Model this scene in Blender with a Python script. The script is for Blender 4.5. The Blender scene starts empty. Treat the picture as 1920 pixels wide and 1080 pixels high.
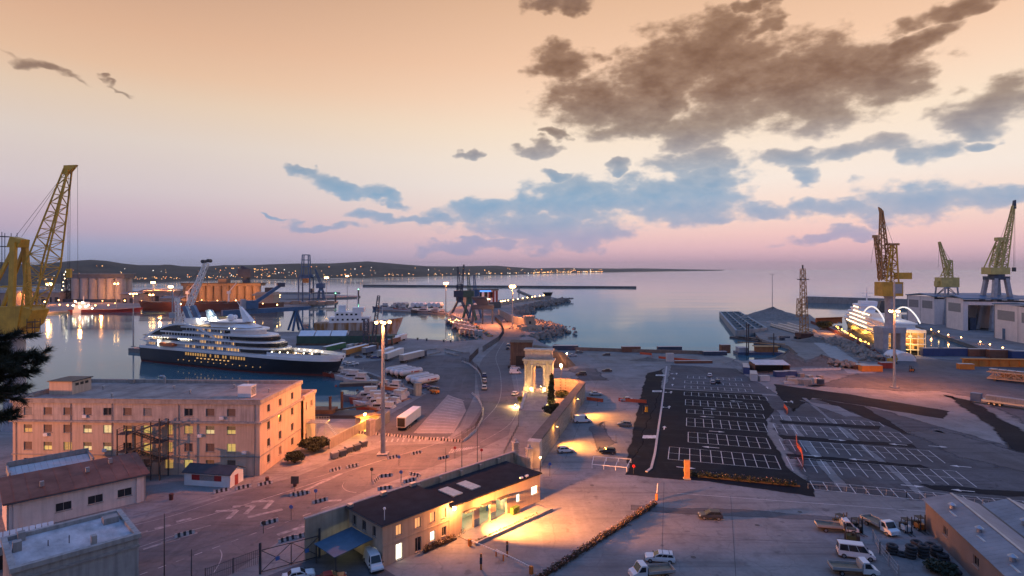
import bpy, bmesh, math, random
from math import sin, cos, pi, radians, sqrt, atan2, hypot
from mathutils import Vector, Matrix
from mathutils.geometry import tessellate_polygon

sc = bpy.context.scene
COL = sc.collection
RND = random.Random(7)
R = math.radians

# ------------------------------------------------------------------ camera
EYE = 45.0          # metres above the quay
FPX = 1100.0        # focal length in photo pixels (1920 wide)
HOR = 504.0         # eye level row
cam = bpy.data.cameras.new("camera")
cam.sensor_width = 36.0
cam.lens = 36.0 * FPX / 1920.0
cam.shift_y = -(540.0 - HOR) / 1920.0
cam.clip_start = 0.5
cam.clip_end = 80000.0
camo = bpy.data.objects.new("camera", cam)
COL.objects.link(camo)
camo.location = (0, 0, EYE)
camo.rotation_euler = (R(90), 0, 0)
sc.camera = camo

# ------------------------------------------------------------------ colour management
sc.view_settings.view_transform = 'Standard'
sc.view_settings.look = 'None'
sc.view_settings.exposure = 0.0
sc.view_settings.gamma = 1.0
sc.view_settings.use_curve_mapping = False
sc.render.engine = 'CYCLES'
sc.cycles.use_denoising = True
sc.cycles.max_bounces = 4
sc.cycles.diffuse_bounces = 2
sc.cycles.glossy_bounces = 3
sc.cycles.transmission_bounces = 2
sc.cycles.volume_bounces = 0
sc.cycles.caustics_reflective = False
sc.cycles.caustics_refractive = False
sc.cycles.sample_clamp_indirect = 6.0
sc.cycles.use_light_tree = True

# ------------------------------------------------------------------ sky
W = bpy.data.worlds.new("World")
sc.world = W
W.use_nodes = True
nt = W.node_tree
nt.nodes.clear()
def wn(t, **k):
    n = nt.nodes.new(t)
    for a, b in k.items(): setattr(n, a, b)
    return n
def wl(a, b): nt.links.new(a, b)
def wm(op, a, b=None, c=None):
    n = wn('ShaderNodeMath', operation=op)
    for i, v in enumerate((a, b, c)):
        if v is None: continue
        if hasattr(v, 'links'): wl(v, n.inputs[i])
        else: n.inputs[i].default_value = v
    return n.outputs[0]
def ramp(fac, stops, interp='LINEAR'):
    n = wn('ShaderNodeValToRGB')
    n.color_ramp.interpolation = interp
    e = n.color_ramp.elements
    while len(e) > 1: e.remove(e[-1])
    e[0].position = stops[0][0]; e[0].color = (*stops[0][1], 1)
    for p, c in stops[1:]:
        q = e.new(p); q.color = (*c, 1)
    wl(fac, n.inputs[0])
    return n.outputs[0]
def wmix(f, a, b):
    n = wn('ShaderNodeMix', data_type='RGBA')
    if hasattr(f, 'links'): wl(f, n.inputs[0])
    else: n.inputs[0].default_value = f
    wl(a, n.inputs[6]) if hasattr(a, 'links') else setattr(n.inputs[6], 'default_value', a)
    wl(b, n.inputs[7]) if hasattr(b, 'links') else setattr(n.inputs[7], 'default_value', b)
    return n.outputs[2]
def srgb(r, g, b):
    f = lambda c: (c / 12.92 if c <= .04045 else ((c + .055) / 1.055) ** 2.4)
    return (f(r / 255), f(g / 255), f(b / 255))

tc = wn('ShaderNodeTexCoord')
sep = wn('ShaderNodeSeparateXYZ'); wl(tc.outputs['Generated'], sep.inputs[0])
dx, dy, dz = sep.outputs
el = wm('ARCSINE', dz)
az = wm('ARCTAN2', dx, dy)
elp = wm('MULTIPLY', el, 1 / (pi / 2))          # 0 horizon .. 1 zenith
# bright after-glow side (ahead and right), dimmer lavender side (left)
sR = [(0.0, srgb(198, 170, 188)), (.008, srgb(208, 172, 190)), (.022, srgb(234, 192, 198)), (.035, srgb(244, 204, 200)), (.055, srgb(248, 220, 208)),
      (.089, srgb(247, 234, 223)), (.115, srgb(249, 233, 217)), (.145, srgb(251, 229, 205)), (.18, srgb(251, 217, 189)), (.213, srgb(247, 205, 173)),
      (.273, srgb(231, 187, 153)), (.30, srgb(206, 174, 158)), (.35, srgb(150, 150, 174)), (.45, srgb(114, 154, 216)), (1.0, srgb(94, 152, 250))]
sL = [(0.0, srgb(150, 160, 194)), (.008, srgb(152, 162, 196)), (.02, srgb(160, 166, 198)), (.034, srgb(188, 171, 192)), (.05, srgb(201, 181, 196)),
      (.072, srgb(211, 197, 202)), (.117, srgb(222, 207, 198)), (.155, srgb(228, 202, 178)), (.18, srgb(229, 190, 159)), (.213, srgb(221, 177, 146)),
      (.273, srgb(196, 154, 128)), (.30, srgb(178, 150, 146)), (.35, srgb(136, 138, 162)), (.45, srgb(110, 150, 210)), (1.0, srgb(94, 152, 250))]
cR = ramp(elp, sR); cL = ramp(elp, sL)
side = wn('ShaderNodeMapRange', interpolation_type='SMOOTHSTEP')
wl(dx, side.inputs[0]); side.inputs[1].default_value = -.68; side.inputs[2].default_value = .22
base = wmix(side.outputs[0], cL, cR)
# away from the after-glow the low sky cools off
back = wn('ShaderNodeMapRange', interpolation_type='SMOOTHSTEP')
wl(dy, back.inputs[0]); back.inputs[1].default_value = .45; back.inputs[2].default_value = -.4; back.inputs[4].default_value = .85
cB = ramp(elp, [(0.0, srgb(150, 146, 172)), (.1, srgb(150, 150, 180)), (.45, srgb(106, 150, 216)), (1.0, srgb(94, 152, 250))])
base = wmix(back.outputs[0], base, cB)
sky = wn('ShaderNodeTexSky', sky_type='NISHITA')
SUN_EL, SUN_AZ = R(1.5), R(28)
sky.sun_disc = False
sky.sun_elevation = SUN_EL
sky.sun_rotation = SUN_AZ
sky.air_density = 1.5; sky.dust_density = 3.0
nis = wn('ShaderNodeVectorMath', operation='SCALE'); wl(sky.outputs[0], nis.inputs[0]); nis.inputs['Scale'].default_value = .005
# clouds -------------------------------------------------------------
cvec = wn('ShaderNodeCombineXYZ'); wl(az, cvec.inputs[0]); wl(el, cvec.inputs[1])
def wnoise(scale, detail, rough, sx=1, sy=1, off=0):
    m = wn('ShaderNodeMapping'); wl(cvec.outputs[0], m.inputs[0])
    m.inputs[3].default_value = (sx, sy, 1); m.inputs[1].default_value = (off, off * .7, off)
    n = wn('ShaderNodeTexNoise'); wl(m.outputs[0], n.inputs[0])
    n.inputs['Scale'].default_value = scale; n.inputs['Detail'].default_value = detail
    n.inputs['Roughness'].default_value = rough
    return n
n1 = wnoise(16, 3, .55, 1, 1.5)
n2 = wnoise(26, 6, .58, .85, 1.6, 3.3)
wa = wn('ShaderNodeVectorMath', operation='SUBTRACT'); wl(n1.outputs['Color'], wa.inputs[0]); wa.inputs[1].default_value = (.5, .5, .5)
wb = wn('ShaderNodeVectorMath', operation='MULTIPLY_ADD'); wl(wa.outputs[0], wb.inputs[0])
wb.inputs[1].default_value = (.10, .06, 0); wl(cvec.outputs[0], wb.inputs[2])
CL = [(1060,118,58,30,0),(1110,195,80,42,0),(1200,200,85,48,0),(1262,125,92,62,10),(1345,92,75,50,25),(1425,48,52,22,38),
      (1400,155,120,72,0),(1500,190,100,48,-5),(1560,118,85,52,0),(1645,145,85,58,0),(1705,98,72,20,28),(1290,252,48,34,0),
      (1335,235,62,30,0),(1175,240,60,22,0),
      (1862,205,80,42,10),(1805,242,48,20,0),(1925,185,60,34,0),(1050,10,62,14,0),(1425,4,42,10,0),(1805,6,90,18,8),
      (1000,280,40,13,0),(1050,256,18,9,0),(870,286,24,9,0),(1160,305,32,12,0),(1045,327,32,10,0),(1312,300,72,26,0),
      (1322,340,66,22,0),(1482,298,58,20,0),(1500,325,28,20,0),(1600,281,75,20,5),(1735,284,48,26,0),(1835,270,38,10,0),
      (960,386,150,22,8),(1100,372,110,34,4),(1255,378,125,34,-3),(1335,402,50,14,-8),(1010,424,135,28,0),(1070,446,92,20,4),
      (790,407,110,9,-2),(890,461,90,10,3),(1450,390,62,17,-8),(1580,388,95,17,0),(1705,376,85,38,0),(1810,370,80,28,0),
      (1890,360,60,28,0),(1560,438,75,12,5),(570,313,30,9,0),(645,345,72,16,-14),(705,368,58,9,-14),(600,424,68,9,0),(510,412,24,4,-10),
      (70,128,75,10,-14),(130,148,48,7,-14),(210,157,32,4,-12)]
h1 = wn('ShaderNodeSeparateXYZ'); wl(wb.outputs[0], h1.inputs[0])
hv = wn('ShaderNodeCombineXYZ'); wl(h1.outputs[0], hv.inputs[0]); wl(h1.outputs[1], hv.inputs[1]); hv.inputs[2].default_value = 1
def wdot(c):
    n = wn('ShaderNodeVectorMath', operation='DOT_PRODUCT'); wl(hv.outputs[0], n.inputs[0]); n.inputs[1].default_value = c
    return n.outputs['Value']
acc = None
for px, py, rx, ry, rot in CL:
    faint = .5 if px < 260 else 0
    a = math.atan2(px - 960, FPX); e = math.atan2(HOR - py, hypot(FPX, px - 960))
    k = (1.3 if rx > 70 else 1.15) * cos(a) ** 1.5 / FPX
    c_, s_ = cos(R(rot)), sin(R(rot))
    u = (c_ / (rx*k), s_ / (rx*k)); v = (-s_ / (ry*k), c_ / (ry*k))
    q = wdot((u[0], u[1], -(u[0]*a + u[1]*e))); p = wdot((v[0], v[1], -(v[0]*a + v[1]*e)))
    d2 = wm('MULTIPLY_ADD', q, q, wm('MULTIPLY_ADD', p, p, faint) if faint else wm('MULTIPLY', p, p))
    acc = d2 if acc is None else wm('MINIMUM', acc, d2)
dn = wm('ADD', acc, wm('MULTIPLY', wm('SUBTRACT', n2.outputs[0], .5), 2.5))
alp = wn('ShaderNodeMapRange', interpolation_type='SMOOTHSTEP'); wl(dn, alp.inputs[0])
alp.inputs[1].default_value = 1.28; alp.inputs[2].default_value = .38
cc = ramp(elp, [(0, srgb(160, 158, 192)), (.03, srgb(162, 164, 196)), (.05, srgb(138, 166, 198)), (.075, srgb(120, 164, 198)), (.1, srgb(130, 158, 184)), (.122, srgb(140, 140, 150)),
                (.145, srgb(124, 106, 100)), (.18, srgb(108, 74, 58)), (.25, srgb(114, 80, 60)), (.4, srgb(108, 104, 116)), (1, srgb(90, 108, 160))])
core = wn('ShaderNodeMapRange', interpolation_type='SMOOTHSTEP'); wl(dn, core.inputs[0]); core.inputs[1].default_value = .8; core.inputs[2].default_value = -.5
core.inputs[3].default_value = .22; core.inputs[4].default_value = .0
cc2 = wmix(core.outputs[0], cc, base)
alpha = wm('MULTIPLY', alp.outputs[0], .93)
tot = wmix(alpha, base, cc2)
addn = wn('ShaderNodeVectorMath', operation='ADD'); wl(tot, addn.inputs[0]); wl(nis.outputs[0], addn.inputs[1])
bg = wn('ShaderNodeBackground'); wl(addn.outputs[0], bg.inputs[0]); bg.inputs[1].default_value = 1.0
out = wn('ShaderNodeOutputWorld'); wl(bg.outputs[0], out.inputs[0])
W.cycles.sampling_method = 'NONE'

# ------------------------------------------------------------------ the last of the sun (broad after-glow)
sl = bpy.data.lights.new("sun", 'SUN'); sl.energy = .12; sl.angle = R(120); sl.color = (1, .72, .55)
so = bpy.data.objects.new("sun", sl); COL.objects.link(so)
so.rotation_euler = Vector((sin(SUN_AZ) * cos(R(10)), cos(SUN_AZ) * cos(R(10)), sin(R(10)))).to_track_quat('Z', 'Y').to_euler()

# ------------------------------------------------------------------ geometry of the place
def G(x, y, z=0.0):
    """point of the level z that the photograph shows at pixel x, y"""
    d = FPX * (EYE - z) / (y - HOR)
    return Vector(((x - 960) * d / FPX, d, z))
def D(x, d, z=0.0): return Vector(((x - 960) * d / FPX, d, z))
def Hz(y, d): return EYE - (y - HOR) * d / FPX

class MB:
    def __init__(s): s.v = []; s.f = []; s.m = []; s.cur = 0; s.mats = None
    def mat(s, i): s.cur = i; return s
    def add(s, vs, fs):
        o = len(s.v); s.v += [tuple(v) for v in vs]
        for f in fs: s.f.append(tuple(o + i for i in f)); s.m.append(s.cur)
        return s
    def hexa(s, b, t):           # two quads (ccw seen from above): bottom, top
        return s.add(list(b) + list(t), [(3,2,1,0),(4,5,6,7),(0,1,5,4),(1,2,6,5),(2,3,7,6),(3,0,4,7)])
    def box(s, x0, x1, y0, y1, z0, z1):
        b = [(x0,y0),(x1,y0),(x1,y1),(x0,y1)]
        return s.hexa([(*p, z0) for p in b], [(*p, z1) for p in b])
    def cbox(s, c, sx, sy, sz, rz=0):
        a, b = cos(rz), sin(rz)
        q = [(c[0]+a*x-b*y, c[1]+b*x+a*y) for x, y in ((-sx/2,-sy/2),(sx/2,-sy/2),(sx/2,sy/2),(-sx/2,sy/2))]
        return s.hexa([(*p, c[2]) for p in q], [(*p, c[2]+sz) for p in q])
    def beam(s, p, q, w, h=None, up=(0,0,1)):
        p, q = Vector(p), Vector(q); h = h or w
        d = (q - p).normalized(); u = Vector(up)
        if abs(d.dot(u)) > .98: u = Vector((1,0,0))
        a = d.cross(u).normalized() * (w/2); b = a.cross(d).normalized() * (h/2)
        return s.hexa([p-a-b, p+a-b, p+a+b, p-a+b], [q-a-b, q+a-b, q+a+b, q-a+b])
    def tube(s, p, q, r, r2=None, n=8, cap=True):
        p, q = Vector(p), Vector(q); r2 = r if r2 is None else r2
        d = (q - p).normalized(); u = Vector((0,0,1)) if abs(d.z) < .98 else Vector((1,0,0))
        a = d.cross(u).normalized(); b = a.cross(d)
        vs = [p + (a*cos(t)+b*sin(t))*r for t in [2*pi*i/n for i in range(n)]] + [q + (a*cos(t)+b*sin(t))*r2 for t in [2*pi*i/n for i in range(n)]]
        fs = [(i,(i+1)%n,n+(i+1)%n,n+i)[::-1] for i in range(n)]
        if cap: fs += [tuple(range(n)), tuple(range(2*n-1,n-1,-1))]
        return s.add(vs, fs)
    def lathe(s, prof, n=16, c=(0,0,0)):
        vs, fs = [], []; m = len(prof)
        for r, z in prof: vs += [(c[0]+r*cos(2*pi*i/n), c[1]+r*sin(2*pi*i/n), c[2]+z) for i in range(n)]
        for k in range(m-1): fs += [(k*n+i, k*n+(i+1)%n, (k+1)*n+(i+1)%n, (k+1)*n+i) for i in range(n)]
        fs += [tuple(range(n-1,-1,-1)), tuple(range((m-1)*n, m*n))]
        return s.add(vs, fs)
    def prism(s, poly, z0, z1, bottom=True):
        P = [(p[0], p[1]) for p in poly]
        ar = sum(P[i][0]*P[(i+1)%len(P)][1]-P[(i+1)%len(P)][0]*P[i][1] for i in range(len(P)))
        if ar < 0: P = P[::-1]
        n = len(P)
        tri = tessellate_polygon([[Vector((*p, 0)) for p in P]])
        vs = [(*p, z0) for p in P] + [(*p, z1) for p in P]
        fs = []
        for t in tri:
            a, b, c = [Vector(P[i]) for i in t]
            if (b.x-a.x)*(c.y-a.y)-(b.y-a.y)*(c.x-a.x) < 0: t = t[::-1]
            fs.append(tuple(n+i for i in t))
            if bottom: fs.append(tuple(t[::-1]))
        fs += [(i,(i+1)%n,n+(i+1)%n,n+i) for i in range(n)]
        return s.add(vs, fs)
    def sheet(s, poly, z):
        P = [(p[0], p[1]) for p in poly]; o = []
        for t in tessellate_polygon([[Vector((*p, 0)) for p in P]]):
            a, b, c = [Vector(P[i]) for i in t]
            o.append(t if (b.x-a.x)*(c.y-a.y)-(b.y-a.y)*(c.x-a.x) > 0 else t[::-1])
        return s.add([(*p, z) for p in P], o)
    def extr(s, prof, p0, ax_u, ax_v, ax_w, w):
        """profile (u,v) extruded w along ax_w"""
        p0, U, V, Wd = Vector(p0), Vector(ax_u), Vector(ax_v), Vector(ax_w)
        n = len(prof)
        vs = [p0 + U*a + V*b for a, b in prof]; vs += [v + Wd*w for v in vs]
        fs = [tuple(range(n-1,-1,-1)), tuple(range(n, 2*n))] + [(i,(i+1)%n,n+(i+1)%n,n+i) for i in range(n)]
        return s.add(vs, fs)
    def loft(s, rings, closed=True, caps=True):
        n = len(rings[0]); vs = [v for r in rings for v in r]; fs = []
        for k in range(len(rings)-1):
            for i in range(n if closed else n-1):
                j = (i+1) % n
                fs.append((k*n+i, k*n+j, (k+1)*n+j, (k+1)*n+i))
        if caps: fs += [tuple(range(n-1,-1,-1)), tuple(range((len(rings)-1)*n, len(rings)*n))]
        return s.add(vs, fs)
    def lattice(s, p, q, w0, w1, n, r, r2=None, faces=4, up=(0,0,1), wv0=None, wv1=None):
        """four-chord lattice boom"""
        p, q = Vector(p), Vector(q); d = (q-p).normalized(); u = Vector(up)
        if abs(d.dot(u)) > .98: u = Vector((0,1,0))
        a = d.cross(u).normalized(); b = a.cross(d).normalized(); r2 = r2 or r*.6
        wv0 = w0 if wv0 is None else wv0; wv1 = w1 if wv1 is None else wv1
        def cor(t):
            c = p.lerp(q, t); w = (w0+(w1-w0)*t)/2; h = (wv0+(wv1-wv0)*t)/2
            return [c-a*w-b*h, c+a*w-b*h, c+a*w+b*h, c-a*w+b*h]
        st = [cor(i/n) for i in range(n+1)]
        for k in range(4): s.beam(st[0][k], st[-1][k], r*2)
        for i in range(n):
            for k in range(4):
                j = (k+1) % 4
                s.beam(st[i+1][k], st[i+1][j], r2*2)
                A, B = (k, j) if (i+k) % 2 else (j, k)
                s.beam(st[i][A], st[i+1][B], r2*2)
        return s
    def ball(s, c, r, n=8, m=6, sz=1):
        prof = [(max(.001, r*sin(pi*i/m)), -r*sz*cos(pi*i/m)) for i in range(m+1)]
        return s.lathe(prof, n, c)
    def build(s, name, mat, parent=None, smooth=False, loc=None):
        me = bpy.data.meshes.new(name)
        me.from_pydata(s.v, [], s.f)
        ms = mat if isinstance(mat, (list, tuple)) else [mat]
        for m in ms: me.materials.append(m)
        if len(ms) > 1: me.polygons.foreach_set('material_index', s.m)
        if smooth: me.polygons.foreach_set('use_smooth', [True]*len(me.polygons))
        me.update()
        o = bpy.data.objects.new(name, me); COL.objects.link(o)
        if parent is not None: o.parent = parent
        if loc is not None: o.location = loc
        return o

def tag(o, label, cat, group=None):
    o['label'] = label; o['category'] = cat
    if group: o['group'] = group
    return o
def T(name, label, cat, loc=(0,0,0), rz=0, group=None):
    o = bpy.data.objects.new(name, None); COL.objects.link(o)
    o.location = loc; o.rotation_euler = (0,0,rz); o.empty_display_size = .2
    return tag(o, label, cat, group)
def struct(o): o['kind'] = 'structure'; return o
def stuff(o): o['kind'] = 'stuff'; return o
def shared(name, mesh, parent, loc=(0,0,0), rz=0, sca=None):
    o = bpy.data.objects.new(name, mesh); COL.objects.link(o); o.parent = parent
    o.location = loc; o.rotation_euler = (0,0,rz)
    if sca: o.scale = sca
    return o
KIDS = {}
def copy_tree(o, loc=None, rz=None, label=None, group=None, parent=None, sca=None):
    c = o.copy(); COL.objects.link(c)
    if parent is not None: c.parent = parent
    for ch in list(o.children): copy_tree(ch, parent=c)
    if loc is not None: c.location = loc
    if rz is not None: c.rotation_euler = (0,0,rz)
    if label: c['label'] = label
    if group: c['group'] = group
    if sca: c.scale = (sca,)*3 if isinstance(sca, (int, float)) else sca
    return c

# ------------------------------------------------------------------ materials
MATS = {}
def M(name, col, rough=.7, var=.18, scale=.6, metal=0, bump=0, col2=None, emit=0, ecol=None, world=False, stretch=None, detail=5, spec=None, streak=0):
    if name in MATS: return MATS[name]
    m = bpy.data.materials.new(name); m.use_nodes = True
    t = m.node_tree; b = t.nodes['Principled BSDF']
    b.inputs['Roughness'].default_value = rough; b.inputs['Metallic'].default_value = metal
    if spec is not None: b.inputs['Specular IOR Level'].default_value = spec
    if emit:
        b.inputs['Emission Color'].default_value = (*(ecol or col), 1); b.inputs['Emission Strength'].default_value = emit
    if var or col2 or bump:
        if world:
            g = t.nodes.new('ShaderNodeNewGeometry'); src = g.outputs['Position']
        else:
            g = t.nodes.new('ShaderNodeTexCoord'); src = g.outputs['Object']
        mp = t.nodes.new('ShaderNodeMapping'); t.links.new(src, mp.inputs[0])
        if stretch: mp.inputs[3].default_value = stretch
        n = t.nodes.new('ShaderNodeTexNoise'); t.links.new(mp.outputs[0], n.inputs[0])
        n.inputs['Scale'].default_value = scale; n.inputs['Detail'].default_value = detail; n.inputs['Roughness'].default_value = .62
        r = t.nodes.new('ShaderNodeValToRGB'); t.links.new(n.outputs[0], r.inputs[0])
        c2 = col2 or tuple(min(1, c*(1+var)) for c in col); c1 = tuple(c*(1-var) for c in col)
        r.color_ramp.elements[0].position = .32; r.color_ramp.elements[1].position = .7
        r.color_ramp.elements[0].color = (*c1, 1); r.color_ramp.elements[1].color = (*c2, 1)
        cout = r.outputs[0]
        if streak:      # rain streaks running down a wall
            m2 = t.nodes.new('ShaderNodeMapping'); t.links.new(src, m2.inputs[0]); m2.inputs[3].default_value = (1.6, 1.6, .12)
            n2 = t.nodes.new('ShaderNodeTexNoise'); t.links.new(m2.outputs[0], n2.inputs[0]); n2.inputs['Scale'].default_value = 1.1; n2.inputs['Detail'].default_value = 6
            r2 = t.nodes.new('ShaderNodeMapRange'); t.links.new(n2.outputs[0], r2.inputs[0])
            r2.inputs[1].default_value = .42; r2.inputs[2].default_value = .72; r2.inputs[3].default_value = 0; r2.inputs[4].default_value = streak
            mx = t.nodes.new('ShaderNodeMix'); mx.data_type = 'RGBA'; t.links.new(r2.outputs[0], mx.inputs[0]); t.links.new(cout, mx.inputs[6])
            mx.inputs[7].default_value = (*[c*.35 for c in col], 1); cout = mx.outputs[2]
        t.links.new(cout, b.inputs['Base Color'])
        if bump:
            bp = t.nodes.new('ShaderNodeBump'); bp.inputs['Strength'].default_value = min(1, bump); bp.inputs['Distance'].default_value = bump
            t.links.new(n.outputs[0], bp.inputs['Height']); t.links.new(bp.outputs[0], b.inputs['Normal'])
    else:
        b.inputs['Base Color'].default_value = (*col, 1)
    MATS[name] = m
    return m
def E(name, col, s):
    return M(name, col, .5, 0, emit=s, ecol=col)
def lamp(name, p, col, power, r=.25, spot=None):
    l = bpy.data.lights.new(name, 'SPOT' if spot else 'POINT')
    l.color = col; l.energy = power; l.shadow_soft_size = r
    if spot: l.spot_size = spot; l.spot_blend = .9
    o = bpy.data.objects.new(name, l); COL.objects.link(o); o.location = p
    return o
SOD = (1.0, .32, .07)      # sodium
SOD2 = (1.0, .27, .06)
WARM = (1.0, .78, .45)

steel = M('steel', (.30,.31,.33), .45, .15, metal=.6)
dsteel = M('dark_steel', (.06,.065,.075), .55, .2, metal=.4)
galv = M('galvanised', (.40,.41,.43), .5, .15, metal=.7)
white = M('white_paint', (.72,.72,.72), .45, .08, .4)
glass = M('dark_glass', (.02,.025,.03), .08, 0)
rubber = M('rubber', (.02,.02,.022), .8, .2)
lineW = M('road_paint', (.62,.60,.58), .7, .3, .8, world=True, col2=(.75,.73,.7))
sodG = E('sodium_globe', (1.0,.62,.25), 30)
warmG = E('warm_bulb', (1.0,.86,.6), 14)
winY = M('lit_window', (.5,.42,.15), .4, .3, 2.2, emit=.45, ecol=(1.0,.74,.2))
ORD = ['first','second','third','fourth','fifth','sixth','seventh','eighth','ninth','tenth','eleventh','twelfth','thirteenth','fourteenth','fifteenth','sixteenth','seventeenth','eighteenth','nineteenth','twentieth','twenty-first','twenty-second','twenty-third','twenty-fourth']
# ================================================================== water, quays, hills
def V2(x, y): return Vector((x, y, 0))
def ground_mat(name, c1, c2, c3, rough=.85, s=1.0, crack=.25, spec=.12, soft=False):
    m = bpy.data.materials.new(name); m.use_nodes = True
    t = m.node_tree; b = t.nodes['Principled BSDF']; L = t.links.new
    g = t.nodes.new('ShaderNodeNewGeometry')
    def noise(sc_, det, st=(1,1,1), ro=.6, rot=0):
        mp = t.nodes.new('ShaderNodeMapping'); L(g.outputs['Position'], mp.inputs[0]); mp.inputs[3].default_value = st; mp.inputs[2].default_value = (0,0,rot)
        n = t.nodes.new('ShaderNodeTexNoise'); L(mp.outputs[0], n.inputs[0]); n.inputs['Scale'].default_value = sc_
        n.inputs['Detail'].default_value = det; n.inputs['Roughness'].default_value = ro
        return n.outputs[0]
    def mr(v, a, b_, c, d):
        n = t.nodes.new('ShaderNodeMapRange'); L(v, n.inputs[0])
        for i, q in enumerate((a, b_, c, d)): n.inputs[i+1].default_value = q
        return n.outputs[0]
    def mix(f, a, b_):
        n = t.nodes.new('ShaderNodeMix'); n.data_type = 'RGBA'; L(f, n.inputs[0])
        for i, q in ((6, a), (7, b_)):
            if hasattr(q, 'links'): L(q, n.inputs[i])
            else: n.inputs[i].default_value = (*q, 1)
        return n.outputs[2]
    big = noise(.045*s, 4); fine = noise(1.6, 2); tyre = noise(.5, 3, (.06, 1.0, 1), .7, .3); spot = noise(.35, 2)
    c = mix(mr(big, .38, .66, 0, 1), c1, c2)
    mid = noise(.16, 3, (1,1,1), .65); c = mix(mr(mid, .5, .68, 0, .45), c, c3)
    tyre2 = noise(.4, 2, (1.0, .05, 1), .7, .3)
    c = mix(mr(tyre, .52, .74, 0, .75), c, c3)
    c = mix(mr(tyre2, .55, .76, 0, .6), c, c2)
    c = mix(mr(spot, .64, .72, 0, .7), c, c3)
    c = mix(mr(fine, .3, .75, .0, .28), c, tuple(q*.55 for q in c1))
    if crack:
        vo = t.nodes.new('ShaderNodeTexVoronoi'); vo.feature = 'DISTANCE_TO_EDGE'; vo.inputs['Scale'].default_value = .11
        n5 = t.nodes.new('ShaderNodeTexNoise'); L(g.outputs['Position'], n5.inputs[0]); n5.inputs['Scale'].default_value = .3
        ad = t.nodes.new('ShaderNodeVectorMath'); ad.operation = 'MULTIPLY_ADD'; L(n5.outputs['Color'], ad.inputs[0]); ad.inputs[1].default_value = (3,3,0); L(g.outputs['Position'], ad.inputs[2])
        L(ad.outputs[0], vo.inputs[0])
        c = mix(mr(vo.outputs['Distance'], 0, .012, crack, 0), c, tuple(q*.3 for q in c1))
    L(c, b.inputs['Base Color']); b.inputs['Roughness'].default_value = rough; b.inputs['Specular IOR Level'].default_value = spec
    L(mr(big, .3, .7, rough-.15, min(1, rough+.1)), b.inputs['Roughness'])
    bp = t.nodes.new('ShaderNodeBump'); bp.inputs['Strength'].default_value = .25; bp.inputs['Distance'].default_value = .03
    L(fine, bp.inputs['Height']); L(bp.outputs[0], b.inputs['Normal'])
    if soft:        # worn, feathered edge of a surfacing layer
        at = t.nodes.new('ShaderNodeAttribute'); at.attribute_name = 'edge'
        ad = t.nodes.new('ShaderNodeMath'); ad.operation = 'MULTIPLY_ADD'; L(mid, ad.inputs[0]); ad.inputs[1].default_value = 1.3; L(at.outputs['Fac'], ad.inputs[2])
        k = mr(ad.outputs[0], .95, 1.3, 0, 1); tr = t.nodes.new('ShaderNodeBsdfTransparent'); ms = t.nodes.new('ShaderNodeMixShader')
        L(k, ms.inputs[0]); L(tr.outputs[0], ms.inputs[1]); L(b.outputs[0], ms.inputs[2]); L(ms.outputs[0], t.nodes['Material Output'].inputs[0])
    return m
concrete = ground_mat('quay_concrete', (.20,.19,.185), (.315,.30,.29), (.12,.115,.115))
roadM = ground_mat('road_asphalt', (.15,.135,.135), (.21,.19,.185), (.09,.085,.085))
asphN = ground_mat('new_asphalt', (.013,.015,.019), (.021,.024,.030), (.034,.037,.044), .8, crack=0, spec=.05)
asphO = ground_mat('old_asphalt', (.075,.076,.085), (.15,.148,.155), (.04,.041,.048))
asphM = ground_mat('worn_asphalt', (.11,.105,.108), (.18,.172,.175), (.065,.063,.068))
asphNs = ground_mat('new_asphalt_edge', (.013,.015,.019), (.021,.024,.030), (.034,.037,.044), .8, crack=0, spec=.05, soft=True)
asphOs = ground_mat('old_asphalt_edge', (.075,.076,.085), (.15,.148,.155), (.04,.041,.048), soft=True)
asphMs = ground_mat('worn_asphalt_edge', (.11,.105,.108), (.18,.172,.175), (.065,.063,.068), soft=True)
paleS = ground_mat('concrete_edge', (.20,.20,.205), (.30,.295,.295), (.13,.13,.135), soft=True)
dirt = ground_mat('yard_dirt', (.22,.20,.18), (.31,.285,.26), (.13,.12,.11), .95, 2.0, 0)
pave = ground_mat('paving', (.30,.26,.24), (.40,.35,.32), (.2,.17,.16))

# water -------------------------------------------------------------
wm_ = bpy.data.materials.new('sea_water'); wm_.use_nodes = True
t = wm_.node_tree; t.nodes.remove(t.nodes['Principled BSDF']); L_ = t.links.new
g = t.nodes.new('ShaderNodeNewGeometry')
def wv(s, st, d=2):
    mp = t.nodes.new('ShaderNodeMapping'); L_(g.outputs['Position'], mp.inputs[0]); mp.inputs[3].default_value = st
    n = t.nodes.new('ShaderNodeTexNoise'); L_(mp.outputs[0], n.inputs[0]); n.inputs['Scale'].default_value = s; n.inputs['Detail'].default_value = d
    return n.outputs[0]
bp = t.nodes.new('ShaderNodeBump'); bp.inputs['Strength'].default_value = .05; bp.inputs['Distance'].default_value = .5
L_(wv(.22, (1,1,1), 3), bp.inputs['Height'])
rr = t.nodes.new('ShaderNodeMapRange'); L_(wv(.012, (.35,2.0,1), 4), rr.inputs[0])
rr.inputs[1].default_value = .4; rr.inputs[2].default_value = .65; rr.inputs[3].default_value = .03; rr.inputs[4].default_value = .14
fr_ = t.nodes.new('ShaderNodeFresnel'); fr_.inputs[0].default_value = 1.34; L_(bp.outputs[0], fr_.inputs['Normal'])
pw_ = t.nodes.new('ShaderNodeMath'); pw_.operation = 'POWER'; L_(fr_.outputs[0], pw_.inputs[0]); pw_.inputs[1].default_value = 1.22
gs = t.nodes.new('ShaderNodeBsdfGlossy'); gs.inputs['Color'].default_value = (.85,.95,1,1); L_(rr.outputs[0], gs.inputs['Roughness']); L_(bp.outputs[0], gs.inputs['Normal'])
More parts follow.
